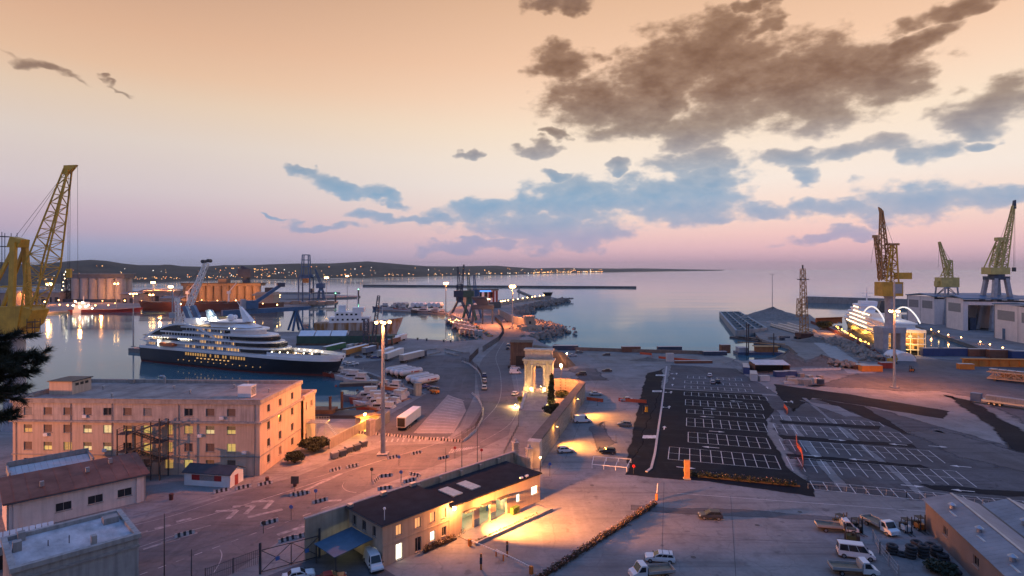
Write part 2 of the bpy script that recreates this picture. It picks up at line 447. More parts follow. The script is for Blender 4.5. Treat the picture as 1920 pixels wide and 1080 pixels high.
df = t.nodes.new('ShaderNodeBsdfDiffuse'); df.inputs['Color'].default_value = (.05,.13,.16,1)
mx = t.nodes.new('ShaderNodeMixShader'); L_(pw_.outputs[0], mx.inputs[0]); L_(df.outputs[0], mx.inputs[1]); L_(gs.outputs[0], mx.inputs[2]); L_(mx.outputs[0], t.nodes['Material Output'].inputs[0])
struct(MB().add([(-60000,30,-2),(60000,30,-2),(60000,27000,-2),(-60000,27000,-2)], [(0,1,2,3)]).build('sea_water', wm_))

# quays ---------------------------------------------------------------
L1 = [V2(-420,58), V2(-420,176), V2(-46,176), G(795,738), G(686,698), G(622,692.5), V2(-90,274.5), V2(-217.6,332.7), V2(-213,343), V2(-158,318),
      G(440,621), G(560,622), G(745,633), G(860,640), G(908,636), G(872,602), G(848,592), G(836,587), G(850,579), G(868,570), G(940,562), G(1000,557),
      G(1030,556), G(1060,562), G(1030,569), G(990,577), G(977,584), G(975,590), G(990,599), G(1010,603), G(1036,611), G(1048,617), G(1036,623), G(1012,627),
      G(1000,632), G(1012,641), G(1030,649), G(1078,656), G(1200,660), G(1345,664), G(1392,677), G(1440,672), G(1497,664), G(1478,648), G(1440,640), G(1424,634),
      G(1412,620), G(1392,596), G(1380,589.5), G(1518,589.5), G(1536,604), G(1690,668), G(1850,657), G(1738,618), G(1700,604), G(1690,589.5), G(2700,589.5), V2(600,58)]
struct(MB().prism(L1, -4, 0, False).build('quay_ground', concrete))
L2 = [G(-500,592), G(60,588), G(140,582), G(280,576.5), G(520,576.5), G(632,566.5), G(634,564.5), G(520,561), G(672,556.5), G(676,554.5), G(500,550), G(240,545), G(60,548), G(-600,548)]
struct(MB().prism(L2, -4, 0, False).build('far_quay_ground', concrete))
struct(MB().prism([G(836,587), G(838,582.5), G(707,576.5), G(705,579)], -4, -.6, False).build('marina_pier_ground', concrete))
struct(MB().prism([G(1000,557), G(1006,558), G(974,544.2), G(969,544.2)], -4, .3, False).build('outer_pier_ground', concrete))

def G4(*pts): return [G(*p) for p in pts]
def ragged(pts, amp, seed):
    r_ = random.Random(seed); out = []
    for a, b_ in zip(pts, list(pts[1:])+[pts[0]]):
        L_ = (b_-a).length; n = max(1, min(40, int(L_/3))); d = (b_-a)/max(L_, .01); nn = Vector((-d.y, d.x, 0)); w = 0
        for i in range(n):
            w = w*.6+r_.uniform(-1,1)*amp*.7 if i else 0
            out.append(a.lerp(b_, i/n)+nn*w)
    return out
def soft_patch(name, pts, mat, z, w=3.0, rag=.6):
    P = ragged(pts, rag, len(name)+int(pts[0].x)); n = len(P)
    ar = sum(P[i].x*P[(i+1)%n].y-P[(i+1)%n].x*P[i].y for i in range(n))
    if ar < 0: P = P[::-1]
    w = min(w, .75*abs(ar)/2/sum((pts[i]-pts[i-1]).length for i in range(len(pts))))
    inn = []
    for i in range(n):
        d = (P[(i+1)%n]-P[i-1]); nn = Vector((-d.y, d.x, 0)).normalized(); inn.append(P[i]+nn*w)
    mb = MB(); mb.sheet(inn, z); k = len(mb.v)
    mb.add([(p.x,p.y,z) for p in P]+[(p.x,p.y,z) for p in inn], [(i,(i+1)%n,n+(i+1)%n,n+i) for i in range(n)])
    o = mb.build(name, mat); at = o.data.attributes.new('edge', 'FLOAT', 'POINT')
    at.data.foreach_set('value', [1.0]*k+[0.0]*n+[1.0]*n); return struct(o)
def patch(name, pts, mat, z, rag=0): return struct(MB().sheet(ragged(pts, rag, len(name)+int(pts[0].x)) if rag else pts, z).build(name, mat))
# road from the lower left round the bend to the mole
road = G4((-300,1130),(240,985),(420,930),(560,892),(640,860),(730,835),(830,832),(880,800),(903,765),(897,730),(892,700),(905,672),(930,648),(945,625),(930,600),(905,585),(925,578),(962,600),
          (985,625),(962,650),(956,690),(964,730),(972,775),(962,812),(900,842),(820,872),(700,915),(600,958),(560,990),(500,1030),(420,1085),(250,1200),(-300,1350))
patch('road', road, roadM, .006)
patch('trailer_yard_pavement', G4((690,800),(800,738),(700,700),(640,682),(800,668),(880,660),(892,690),(890,740),(862,800),(835,826),(720,815)), asphM, .004)
patch('striped_paving', G4((775,812),(840,740),(868,752),(874,770),(850,812)), pave, .012)
# parking lot, set out in its own frame
PO = V2(36.9,138.7); PU = V2(.957,-.290); PV = V2(.290,.957)
def PL(u, v): return PO + PU*u + PV*v
soft_patch('parking_asphalt_dark', [PL(-9,-14), PL(-6,84), PL(30,84), PL(31,60), PL(27,45), PL(26,22), PL(27,0), PL(30,-9), PL(29,-16), PL(6,-13.5)], asphNs, .008, 1.2)
soft_patch('parking_asphalt_dark', G4((1185,800),(1210,700),(1245,690),(1243,760),(1222,880),(1196,880),(1170,868)), asphNs, .006, 1.2)
soft_patch('parking_asphalt_grey', [PL(-5,84.2), PL(-4,142), PL(25,140), PL(36,84.2)], asphOs, .008, 2)
soft_patch('parking_asphalt_old', [PL(27,-12), PL(26,84), PL(36,84), PL(60,80), PL(82,40), PL(100,5), PL(80,-14)], asphOs, .005, 4)
soft_patch('parking_asphalt_dark', [PL(36,58), PL(34,84), PL(36,106), PL(62,92), PL(84,74), PL(78,62), PL(60,74), PL(46,82)], asphNs, .009, 1.2)
soft_patch('parking_asphalt_dark', [PL(46,82), PL(60,74), PL(63,40), PL(60.5,40), PL(52,66)], asphNs, .010, 1.2)
soft_patch('yard_asphalt_dark', G4((1762,738),(1830,752),(1925,808),(1990,860),(1990,940),(1925,905),(1850,800)), asphNs, .006, 4)
soft_patch('concrete_strip', [PL(33.5,-8), PL(31,60), PL(33.8,60), PL(36.5,-8)], paleS, .011, .7, .3)
soft_patch('concrete_strip', [PL(48,-8), PL(42,82), PL(44,82), PL(50.2,-8)], paleS, .011, .7, .3)
soft_patch('yard_asphalt_worn', G4((1500,724),(1590,702),(1660,672),(1850,674),(1990,690),(1990,850),(1925,806),(1830,750),(1762,736),(1700,735)), asphMs, .0035, 5)
soft_patch('concrete_patch', [PL(40,78), PL(52,72), PL(56,58), PL(50,56), PL(44,68)], paleS, .0112, 2)
soft_patch('concrete_patch', G4((1585,728),(1618,727),(1630,735),(1594,737)), paleS, .0116, .5, .2)
soft_patch('concrete_patch', [PL(64,20), PL(60,44), PL(72,52), PL(86,30), PL(82,8)], asphMs, .0114, 5)
soft_patch('asphalt_patch', [PL(27,8), PL(26.5,13), PL(56,13.5), PL(58,9.5)], asphNs, .0118, 1.6)
soft_patch('asphalt_patch', [PL(28,25), PL(27,30), PL(60,31), PL(60,26.5)], asphNs, .0118, 1.8)
soft_patch('asphalt_patch', [PL(30,42), PL(30,47), PL(58,48), PL(56,43)], asphNs, .0118, 1.8)
soft_patch('asphalt_patch', [PL(52,-5), PL(50,-1), PL(74,1), PL(78,-4)], asphNs, .0118, 1.4)
soft_patch('yard_stain', G4((1180,945),(1420,955),(1640,975),(1640,985),(1400,972),(1180,957)), asphMs, .0052, 1.2)
soft_patch('yard_stain', G4((1060,690),(1120,690),(1150,715),(1080,715)), asphMs, .0052, 5)
soft_patch('yard_stain', G4((1100,800),(1130,790),(1160,830),(1120,850)), asphMs, .0052, 4)
patch('yard_dirt', G4((1345,664),(1392,677),(1440,672),(1497,664),(1478,648),(1440,640),(1424,634),(1412,620),(1392,596),(1380,590),(1518,590),(1536,604),(1690,668),(1640,700),(1500,690),(1400,690)), dirt, .006)
patch('yard_dirt', G4((1080,658),(1345,666),(1390,680),(1240,683),(1130,680)), dirt, .0055)
patch('garden_ground', G4((945,850),(985,858),(1000,846),(1092,722),(1090,714),(1045,708),(1040,690),(982,690),(974,770),(958,800)), dirt, .0065)

# painted lines -------------------------------------------------------
def strip(mb, p, q, w, z=.016):
    p, q = Vector(p), Vector(q); d = (q-p).normalized(); n = Vector((-d.y, d.x, 0))*(w/2)
    mb.add([(*(p-n).xy, z), (*(q-n).xy, z), (*(q+n).xy, z), (*(p+n).xy, z)], [(0,1,2,3)])
def smooth(pts, n=6):
    P = [pts[0]]+list(pts)+[pts[-1]]; out = []
    for i in range(1, len(P)-2):
        for k in range(n):
            t_ = k/n; a, b_, c, d = P[i-1], P[i], P[i+1], P[i+2]
            out.append(.5*((2*b_)+(c-a)*t_+(2*a-5*b_+4*c-d)*t_*t_+(3*b_-a-3*c+d)*t_**3))
    return out+[P[-2]]
def pline(mb, pts, w, z=.016):
    if len(pts) > 2: pts = smooth(pts)
    for a, b_ in zip(pts, pts[1:]): strip(mb, a, b_, w, z)
rows = [(0,10,0,24.5,1),(15.6,25.4,4.5,24.3,1),(31.8,41.4,4,25.5,1),(47.5,52.5,4,26.5,0),(58.7,67.2,3.5,27.5,1),(74,80,3,30.5,0),
        (87,92,3,27,0),(97.5,102.5,3,27,0),(109,114,4,25,0),(0,10,27,61.5,1),(15.6,25.4,27.5,61.5,1),(31.8,41.4,28,60,1),(47.5,52.5,29,58,0),(-11,-6,29.3,71.5,0)]
for v0, v1, u0, u1, dbl in rows:
    mb = MB()
    far = u0 > 26 and v0 > -5
    n = int(round((u1-u0)/2.45)); sw = .16
    for i in range(n+1):
        u = u0 + (u1-u0)*i/n
        strip(mb, PL(u, v0), PL(u, v1), sw)
    if not far: strip(mb, PL(u0, v0), PL(u1, v0), .14, .018)
    if dbl: strip(mb, PL(u0, (v0+v1)/2), PL(u1, (v0+v1)/2), .12, .018)
    strip(mb, PL(u0, v1), PL(u1, v1), .12, .018)
    struct(mb.build('parking_marking', lineW))
def arrow(p, d, ln=4.0, w=.35, turn=0):
    d = d.normalized(); n = Vector((-d.y, d.x, 0)); mb = MB()
    strip(mb, p, p+d*ln*.6, w)
    h = p+d*ln*.6
    mb.add([(*(h-n*w*2).xy,.016), (*(p+d*ln).xy,.016), (*(h+n*w*2).xy,.016)], [(0,1,2)][::1])
    mb.f[-1] = mb.f[-1][::1]
    if turn:
        q = p+d*ln*.35; strip(mb, q, q+n*turn*1.6, w, .018)
        e = q+n*turn*1.6; mb.add([(*(e-d*.8).xy,.018), (*(e+n*turn*1.2).xy,.018), (*(e+d*.8).xy,.018)], [(0,1,2)])
    struct(mb.build('arrow_marking', lineW))
for u, v, t_ in ((-2,26,0),(-1.5,52,1),(-1.6,76,1),(-1.5,90,0),(-1.4,104,0),(-.5,116,1),(38,72,1),(33,95,0)): arrow(PL(u,v), PV, 4, .3, t_)
for u, v, s in ((12,12.6,-1),(10,28.2,1),(12,44.5,-1),(9,55.5,1),(22,69.5,-1),(31,12.6,1),(45,12.6,-1),(40,29,1),(58,29,-1),(47,-3,1),(60,-3,-1),(2,-5,1),(66,14,-1),(63,30,1)): arrow(PL(u,v), PU*s, 4.2, .35)
mb = MB()
for p, q in ((G(1270,455+470),G(1920,972)),): strip(mb, p, q, .12)
struct(mb.build('yard_line_marking', lineW))
mb = MB()     # crossings at the lot edge
for cx, cy in ((1197,817),(1230,734),(1236,704),(1205,817),(1190,817)):
    pass
for y0, xa, xb in ((819,1205,1231),(733.5,1224,1240),(703.5,1230,1246)):
    n = 4
    for i in range(n):
        x = xa+(xb-xa)*(i+.5)/n; p = G(x, y0); strip(mb, p-PV*1.5, p+PV*1.5, .9 if y0 > 800 else 1.1)
struct(mb.build('crossing_marking', lineW))
# road markings, with added lane lines painted in for the traffic's light trails
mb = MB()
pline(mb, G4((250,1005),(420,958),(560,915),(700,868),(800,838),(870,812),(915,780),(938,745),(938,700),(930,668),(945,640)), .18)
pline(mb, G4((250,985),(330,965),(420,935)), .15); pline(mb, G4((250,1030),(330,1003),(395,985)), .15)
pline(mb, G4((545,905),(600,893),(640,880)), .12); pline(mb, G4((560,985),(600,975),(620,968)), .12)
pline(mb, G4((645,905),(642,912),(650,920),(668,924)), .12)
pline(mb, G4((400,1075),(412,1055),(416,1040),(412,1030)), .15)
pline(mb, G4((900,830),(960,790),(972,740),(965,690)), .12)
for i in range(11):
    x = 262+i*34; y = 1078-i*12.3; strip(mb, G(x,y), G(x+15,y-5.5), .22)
struct(mb.build('lane_and_trail_line', M('worn_line_and_trail_paint', (.30,.28,.27), .8, .45, .5, world=True, col2=(.5,.47,.45))))
mb = MB()
for x, y in ((438,959),(470,950),(505,941)):      # chevrons
    p = G(x,y); d = (G(560,922)-G(430,962)).normalized(); n = Vector((-d.y,d.x,0))
    for s in (1,-1): strip(mb, p-d*2.2+n*s*2.6, p+d*.6, .9, .020 if s > 0 else .024)
for x, y in ((262,1000),(305,988),(345,975)):
    p = G(x,y); d = (G(400,970)-G(260,1005)).normalized(); strip(mb, p-d*1.2, p+d*1.2, .9)
for x, y in ((268,1030),(303,1018)):
    p = G(x,y); strip(mb, p, p+V2(3.8,3.8), .7)
for a, b_ in (((465,970),(530,955)),((570,920),(640,888)),((600,940),(640,938)),((520,1003),(575,985))):
    strip(mb, G(*a), G(*b_), .9)
struct(mb.build('chevron_marking', M('faded_chevron', (.24,.22,.21), .8, .4, .9, world=True, col2=(.40,.37,.36))))
mb = MB()
for i in range(13):
    x = 712+i*10.5; p = G(x+4, 823-i*.35); strip(mb, p, G(x+1, 829-i*.2), .45)
for i in range(12): p = G(848+i*4.6, 842-i*.5+ (i%2)*0); strip(mb, p, G(842+i*4.6, 850-i*.9), .4)
struct(mb.build('crossing_marking', M('worn_line_and_trail_paint', (.30,.28,.27), .8, .45, .5, world=True, col2=(.5,.47,.45))))
mb = MB()
for i in range(14):
    t_ = i/13; a = Vector(G(778,812)).lerp(G(842,742), t_); b_ = Vector(G(850,812)).lerp(G(872,752), t_)
    strip(mb, a.lerp(b_, .06), a.lerp(b_, .94), .35, .02)
struct(mb.build('hatched_marking', M('faded_paint', (.42,.38,.36), .8, .3, .7, world=True)))
# tram rails sunk in the road
rail = M('rail_steel', (.07,.06,.06), .4, .3, metal=.5)
for pts in (((250,965),(400,927),(520,893),(640,858)), ((250,970),(400,932),(520,898),(640,862)), ((240,1040),(420,988),(560,945),(640,920)), ((240,1047),(420,995),(560,951),(640,926)),
            ((240,1062),(430,1005),(575,960)), ((240,1070),(430,1012),(575,966))):
    mb = MB(); pline(mb, G4(*pts), .16, .02); struct(mb.build('road_rail', rail))

# kerb along the lot
kerbW = M('kerb_stone', (.45,.40,.38), .8, .15, 1.5, world=True)
mb = MB()
KP = G4((1250,687),(1241,760),(1235,800),(1228,850),(1221,878),(1212,885))
for a, b_ in zip(KP, KP[1:]): mb.beam(a+Vector((0,0,.07)), b_+Vector((0,0,.07)), .55, .14)
struct(mb.build('kerb', kerbW))

# far hills ------------------------------------------------------------
hillM = M('hill_scrub', (.022,.03,.024), .95, .5, .0035, world=True, col2=(.045,.055,.045), detail=8)
shore = [(-900,540),(-300,538),(0,535),(200,531),(400,526),(520,523.5),(650,521),(800,518.5),(950,515.5),(1060,512.3),(1200,509.6),(1360,507.6)]
ridge = [(-900,500),(-300,492),(-60,488),(0,491),(60,497),(95,493),(130,489.5),(170,487),(200,489),(230,494),(260,497),(300,497),(315,495.5),(340,499),(380,500),(420,497),(470,497),(520,495),(560,494),(620,494),(660,491.5),(690,490),(720,492.5),(760,496),(800,499),(850,499.5),(900,498.5),(930,498),(960,500.5),(1000,503),(1060,502),(1100,503),(1160,503.5),(1200,503),(1260,504.2),(1360,506.2)]
def itp(tab, x):
    for (a, b_), (c, d_) in zip(tab, tab[1:]):
        if a <= x <= c: return b_+(d_-b_)*(x-a)/(c-a)
    return tab[-1][1]
RH = random.Random(3)
mb = MB(); cols = []; xs = [(-900+i*10) for i in range(227)]
NV = 12
jit = [[0]*(NV+1) for _ in xs]
for i, x in enumerate(xs):
    D0 = FPX*47/(itp(shore, x)-HOR); D1 = D0*1.75
    hr = EYE+(HOR-itp(ridge, x))*D1/FPX
    for k in range(NV+1):
        t_ = k/NV; d = D0+(D1-D0)*t_
        h = -2.5+(hr+2.5)*(t_**.9)*(1 if t_ < 1 else 1)
        # rolling folds lower down; the skyline stays where it is
        h += (sin(x*.031+k*.9)*.5+sin(x*.083+k*2.1)*.3+RH.uniform(-.25,.25))*hr*.16*sin(pi*t_)
        jit[i][k] = len(mb.v); mb.v.append(((x-960)*d/FPX, d, max(h, -2.5)))
    d = D1*1.3; mb.v.append(((x-960)*d/FPX, d, -3)); 
n = NV+2
for i in range(len(xs)-1):
    for k in range(n-1):
        mb.f.append((i*n+k, (i+1)*n+k, (i+1)*n+k+1, i*n+k+1)); mb.m.append(0)
struct(mb.build('hills', hillM, smooth=True))
# towns along the far shore: nobody could count them
mb = MB(); RT = random.Random(11)
for i in range(430):
    x = RT.uniform(60,1130) if i < 330 else RT.uniform(1000,1130)
    D0 = FPX*47/(itp(shore, x)-HOR)
    t_ = abs(RT.gauss(0,.035)) if RT.random() < .75 else RT.uniform(0,.55)
    if i % 9 == 0: x = RT.gauss(470,40); t_ = RT.uniform(.05,.5); D0 = FPX*47/(itp(shore, x)-HOR)
    d = D0*(1+.75*t_)*.995; D1 = D0*1.75; hr = EYE+(HOR-itp(ridge, x))*D1/FPX
    h = (hr)*(t_**.9)+6+RT.random()*5
    r = d/FPX*RT.choice((.35,.45,.55,.8)); mb.mat(RT.choice((0,0,0,1,2,2)))
    mb.ball(((x-960)*d/FPX, d, h), r, 5, 3)
towns = mb.build('town_lights', [E('far_amber', (1,.5,.16), 3.2), E('far_white', (1,.9,.75), 2.6), E('far_orange', (1,.36,.1), 3.0)])
stuff(towns); tag(towns, 'scattered amber and white town lights along the far shore', 'town lights')
# long outer breakwaters
def wall_run(name, label, cat, pts, w, z0, z1, mat):
    mb = MB()
    for a, b_ in zip(pts, pts[1:]):
        mb.beam(Vector((a.x,a.y,(z0+z1)/2)), Vector((b_.x,b_.y,(z0+z1)/2)), w, z1-z0)
    return tag(mb.build(name, mat), label, cat)
stoneM = M('breakwater_stone', (.16,.155,.15), .9, .35, .25, world=True, bump=.3)
concW = M('wall_concrete', (.30,.29,.28), .85, .22, .3, world=True, streak=.4)
wall_run('breakwater', 'long low breakwater lying out in the open sea', 'breakwater', [G(683,536.5,-2), G(900,538.3,-2), G(1193,540,-2)], 16, -4, 2.2, stoneM)
wall_run('breakwater', 'tall grey concrete sea wall behind the shipyard', 'breakwater', [G(1512,567,-2), G(1720,574,-2)], 10, -4, 6.5, concW)

mh = M('manhole_iron', (.07,.065,.065), .7, .2)
for i, (x, y) in enumerate(((1180,985),(1110,910),(860,855),(700,890),(455,950),(1420,985),(1300,1045),(1500,960),(930,770),(820,700))):
    struct(MB().lathe([(.42,0),(.42,.01)], 14, (0,0,.022)).build('manhole_cover', mh, loc=tuple(G(x,y))))
for a, b_ in (((1245,905),(1240,1085)),((1370,930),(1380,1085)),((1240,1000),(1530,1020)),((1130,690),(1060,860)),((640,690),(870,672))):
    mb = MB(); strip(mb, G(*a), G(*b_), .07, .013); struct(mb.build('slab_joint', M('joint_tar', (.05,.048,.05), .9, .2)))
# ================================================================== buildings
def facade_mb(w, h, ops, dep=.28, z0=0):
    mb = MB()
    xs = sorted({0, w, *[o[0] for o in ops], *[o[1] for o in ops]}); zs = sorted({z0, h, *[o[2] for o in ops], *[o[3] for o in ops]})
    for a, b_ in zip(xs, xs[1:]):
        for c, d in zip(zs, zs[1:]):
            mx, mz = (a+b_)/2, (c+d)/2
            if any(o[0] < mx < o[1] and o[2] < mz < o[3] for o in ops): continue
            mb.add([(a,0,c),(b_,0,c),(b_,0,d),(a,0,d)], [(0,1,2,3)])
    for x0, x1, a, b_ in ops:
        mb.add([(x0,0,a),(x1,0,a),(x1,0,b_),(x0,0,b_),(x0,dep,a),(x1,dep,a),(x1,dep,b_),(x0,dep,b_)], [(0,4,5,1),(1,5,6,2),(2,6,7,3),(3,7,4,0)])
    return mb
def wall_part(parent, loc, rz, w, h, ops, mat, dep=.28, name='wall'):
    o = facade_mb(w, h, ops, dep).build(name, mat, parent); o.location = loc; o.rotation_euler = (0,0,rz); return o
shutM = M('shutter_brown', (.20,.13,.10), .7, .2, 3)
shutG = M('shutter_grey', (.26,.25,.25), .7, .2, 3)
frameM = M('window_frame', (.32,.27,.24), .6, .15, 2)
darkR = M('dark_room', (.012,.012,.014), .6, 0)
WCACHE = {}
WY = [winY, M('lit_window_dim', (.4,.33,.12), .4, .5, 3.0, emit=.22, ecol=(1.0,.66,.2)), M('lit_window_pale', (.5,.45,.25), .4, .4, 2.5, emit=.55, ecol=(1.0,.82,.36)), M('lit_window_curtain', (.4,.3,.12), .5, .5, 4.0, emit=.32, ecol=(1.0,.6,.16))]
def window(parent, x, z, w, h, kind, base, rz, y=.17):
    """a window set into an opening of a facade; base/rz place the facade in the building"""
    key = (round(w,2), round(h,2))
    if key not in WCACHE:
        f = MB(); t_ = .07
        f.box(0,w,0,.09,0,t_).box(0,w,0,.09,h-t_,h).box(0,t_,0,.09,t_,h-t_).box(w-t_,w,0,.09,t_,h-t_)
        f.box(w/2-.035,w/2+.035,.005,.085,t_,h-t_)
        p = MB().box(.06,w-.06,.035,.055,.06,h-.06)
        s = MB(); n = max(4, int(h/.14))
        for i in range(n): s.box(.075,w-.075,.0,.028,.075+i*(h-.15)/n,.075+(i+.86)*(h-.15)/n)
        s2 = MB()
        for i in range(n//2, n): s2.box(.075,w-.075,.0,.028,.075+i*(h-.15)/n,.075+(i+.86)*(h-.15)/n)
        sill = MB().box(-.12,w+.12,-.28,-.02,-.1,-.005)
        me = []
        for q, nm in ((f,'window'),(p,'pane'),(s,'shutter'),(s2,'shutter'),(sill,'sill')):
            o = q.build(nm, frameM); me.append(o.data); bpy.data.objects.remove(o)
        WCACHE[key] = me
    me = WCACHE[key]
    def mk(mesh, mat, suffix):
        k = (key, suffix, mat.name)
        if k not in WCACHE:
            m = mesh.copy(); m.materials.clear(); m.materials.append(mat); WCACHE[k] = m
        return WCACHE[k]
    c, s = cos(rz), sin(rz)
    loc = (base[0]+c*x-s*y, base[1]+s*x+c*y, base[2]+z)
    wo = shared('window', mk(me[0], frameM, 'f'), parent, loc, rz)
    wy = WY[int(abs(x*7.3+z*3.1+w*5)) % 4]
    pm = {'lit': wy, 'half': wy, 'dark': glass, 'shut': darkR, 'shutg': darkR, 'open': glass, 'white': E('white_lit_window', (1,.95,.7), 2.4), 'amber': E('amber_window', (1,.45,.16), .9)}[kind]
    shared('pane', mk(me[1], pm, 'p'), wo)
    if kind in ('shut', 'shutg'): shared('shutter', mk(me[2], shutM if kind == 'shut' else shutG, 's'), wo)
    if kind == 'half': shared('shutter', mk(me[3], shutM, 's2'), wo)
    shared('sill', mk(me[4], frameM, 'si'), wo)
    return wo

# ---- the big four-storey harbour office ------------------------------
ochre = M('ochre_plaster', (.58,.44,.34), .9, .10, .25, streak=.35)
ochreT = M('stained_plaster', (.50,.43,.39), .9, .18, .5, streak=.6)
roofG = M('bitumen_roof', (.26,.21,.19), .9, .3, .22, col2=(.40,.33,.29))
stoneC = M('cornice_stone', (.36,.32,.29), .85, .2, .8, streak=.4)
HB = T('harbour_office', 'long four storey cream harbour office block with flat roof beside the road', 'building', (-110.2,129.5,0), R(-2.07))
LW, DP, HT = 55.4, 22.8, 15.5
wx = [3.45+4.5*k for k in range(7)]; wx2 = [39.6,44.4,49.1]
rowz = [(1.5,3.3),(5.1,6.9),(8.95,10.7),(12.85,14.5)]
K = {3: ['shutg','shut','shut','shut','dark','shut','shutg','dark','shut','shut'],
     2: ['half','shut','shut','half','lit','half','lit','lit','half','half'],
     1: ['shut','half','lit','half','half','dark','lit','shut','shut','lit'],
     0: ['dark','dark','dark','shut','lit','dark','shut','lit','half','shut']}
ops = []; wins = []
for r_, (a, b_) in enumerate(rowz):
    for i, x in enumerate(wx+wx2):
        x0 = x-.95; ops.append((x0, x0+1.9, a, b_)); wins.append((x0, a, 1.9, b_-a, K[r_][i]))
for a, b_ in ((8.7,10.9),(4.9,7.1),(1.3,3.3)):
    x0 = 34.9-(.6 if a < 2 else 0); w_ = 1.15 if a > 2 else 1.9; ops.append((x0, x0+w_, a, b_)); wins.append((x0, a, w_, b_-a, 'lit'))
wall_part(HB, (0,0,0), 0, LW, 11.5, [o for o in ops if o[3] < 11.5], ochre)
wall_part(HB, (0,0,0), 0, LW, HT, [o for o in ops if o[3] > 11.5], ochreT)     # placed by z range below
HB.children[-1].data = facade_mb(LW, HT, [o for o in ops if o[3] > 11.5], z0=11.5).build('wall_tmp', ochreT).data
bpy.data.objects.remove(bpy.data.objects['wall_tmp'])
for x0, a, w_, h_, k_ in wins: window(HB, x0, a, w_, h_, k_, (0,0,0), 0)
sops = []; sw = []
for r_, (a, b_) in enumerate(rowz):
    for i, x in enumerate((4.3,10.3,17.3)):
        sops.append((x-.75, x+.75, a, b_)); sw.append((x-.75, a, 1.5, b_-a, ['dark','open','dark'][(i+r_) % 3] if r_ else ['open','shut','dark'][i]))
wall_part(HB, (LW,0,0), R(90), DP, HT, sops, ochre)
for x0, a, w_, h_, k_ in sw: window(HB, x0, a, w_, h_, k_, (LW,0,0), R(90))
wall_part(HB, (LW,DP,0), R(180), LW, HT, [], ochre); wall_part(HB, (0,DP,0), R(-90), DP, HT, [], ochre)
MB().box(.3,LW-.3,.3,DP-.3,15.3,15.55).build('roof', roofG, HB)
mb = MB(); mb.box(-.35,LW+.35,-.35,.25,15.5,16.5).box(-.35,.25,.25,DP+.35,15.5,16.45).box(LW-.25,LW+.35,.25,DP+.35,15.5,16.45).box(.25,LW-.25,DP-.25,DP+.35,15.5,16.4)
mb.build('parapet', stoneC, HB)
MB().box(-.55,LW+.55,-.55,-.02,11.35,11.75).box(LW+.02,LW+.55,-.02,DP,11.35,11.75).build('string_course', stoneC, HB)
MB().box(-.18,LW+.18,-.18,-.02,4.05,4.25).box(LW+.02,LW+.18,-.02,DP,4.05,4.25).build('string_course', stoneC, HB)
MB().box(-.3,.02,-.3,DP,16.5,16.6).box(.02,LW+.3,-.45,.3,16.5,16.62).build('coping', M('coping', (.3,.28,.27), .9, .3, 1), HB)
for x in (.8,13.2,22.5,37.4,54.3): MB().tube((x,-.12,.1),(x,-.12,15.4),.07,n=6).build('downpipe', M('downpipe_zinc', (.25,.23,.22), .6, .2), HB)
for x, z in ((7.2,8.2),(20.5,4.9),(41.8,8.3),(46.6,12.2),(16.0,12.3),(51.6,4.7)): MB().box(x,x+.9,-.42,-.02,z,z+.65).build('air_conditioner', white, HB)
for x in (5,14,23,32,41,50): MB().box(x-.02,x+.02,.3,DP-.3,15.551,15.6).build('roof_seam', roofG, HB)
for i, (x, y) in enumerate(((10,14),(18,6),(27,15),(34,10),(41,17),(52,12))): MB().lathe([(.18,0),(.18,.7),(.32,.72),(.3,.9)], 8, (x,y,15.55)).build('roof_vent', galv, HB)
wb_ = T('air_handling_unit', 'white boxy air handling unit on the office roof', 'unit', tuple(HB.matrix_basis @ Vector((47.5,6,15.55))), R(-2))
MB().box(0,3.0,0,2.6,.1,2.6).build('casing', white, wb_); MB().box(-.1,3.1,-.1,2.7,2.6,2.72).build('lid', white, wb_)
mb = MB()
for i in range(6): mb.box(3.0,3.03,.3,2.3,.6+i*.3,.75+i*.3)
mb.build('grille', dsteel, wb_); MB().box(.05,2.95,.05,2.55,0,.1).build('base', dsteel, wb_)
ph = T('roof_penthouse', 'small plastered penthouse on the far end of the office roof', 'penthouse', tuple(HB.matrix_basis @ Vector((1.5,8,15.55))), R(-2))
MB().box(0,5.5,0,6,0,3).build('wall', ochre, ph); MB().box(-.3,5.8,-.3,6.3,3,3.2).build('roof', dsteel, ph)
mb = MB()
for i in range(3): mb.box(5.5,5.54,1+i*1.5,2+i*1.5,1.9,2.5)
mb.build('vent', darkR, ph)
vp = MB(); vp.tube((0,0,0),(0,0,1.6),.3,n=10).tube((0,0,1.6),(-.35,0,2.0),.3,n=10).tube((-.35,0,2.0),(-1.2,0,1.95),.3,n=10)
tag(vp.build('vent_pipe', galv, loc=tuple(HB.matrix_basis @ Vector((20.5,21.5,15.5)))), 'bent galvanised vent pipe at the back of the office roof', 'vent pipe')
for i, (x, y) in enumerate(((12,21.6),(42,21.3),(2,2.5))):
    q = MB(); q.box(-.35,.35,-.3,.3,0,1.0).box(-.45,.45,-.4,.4,1.0,1.12)
    tag(q.build('chimney', stoneC, loc=tuple(HB.matrix_basis @ Vector((x,y,15.5)))), ['stubby chimney midway along the rear of the office roof','stubby chimney near the road end of the office roof','stubby chimney at the pine tree end of the office roof'][i], 'chimney')
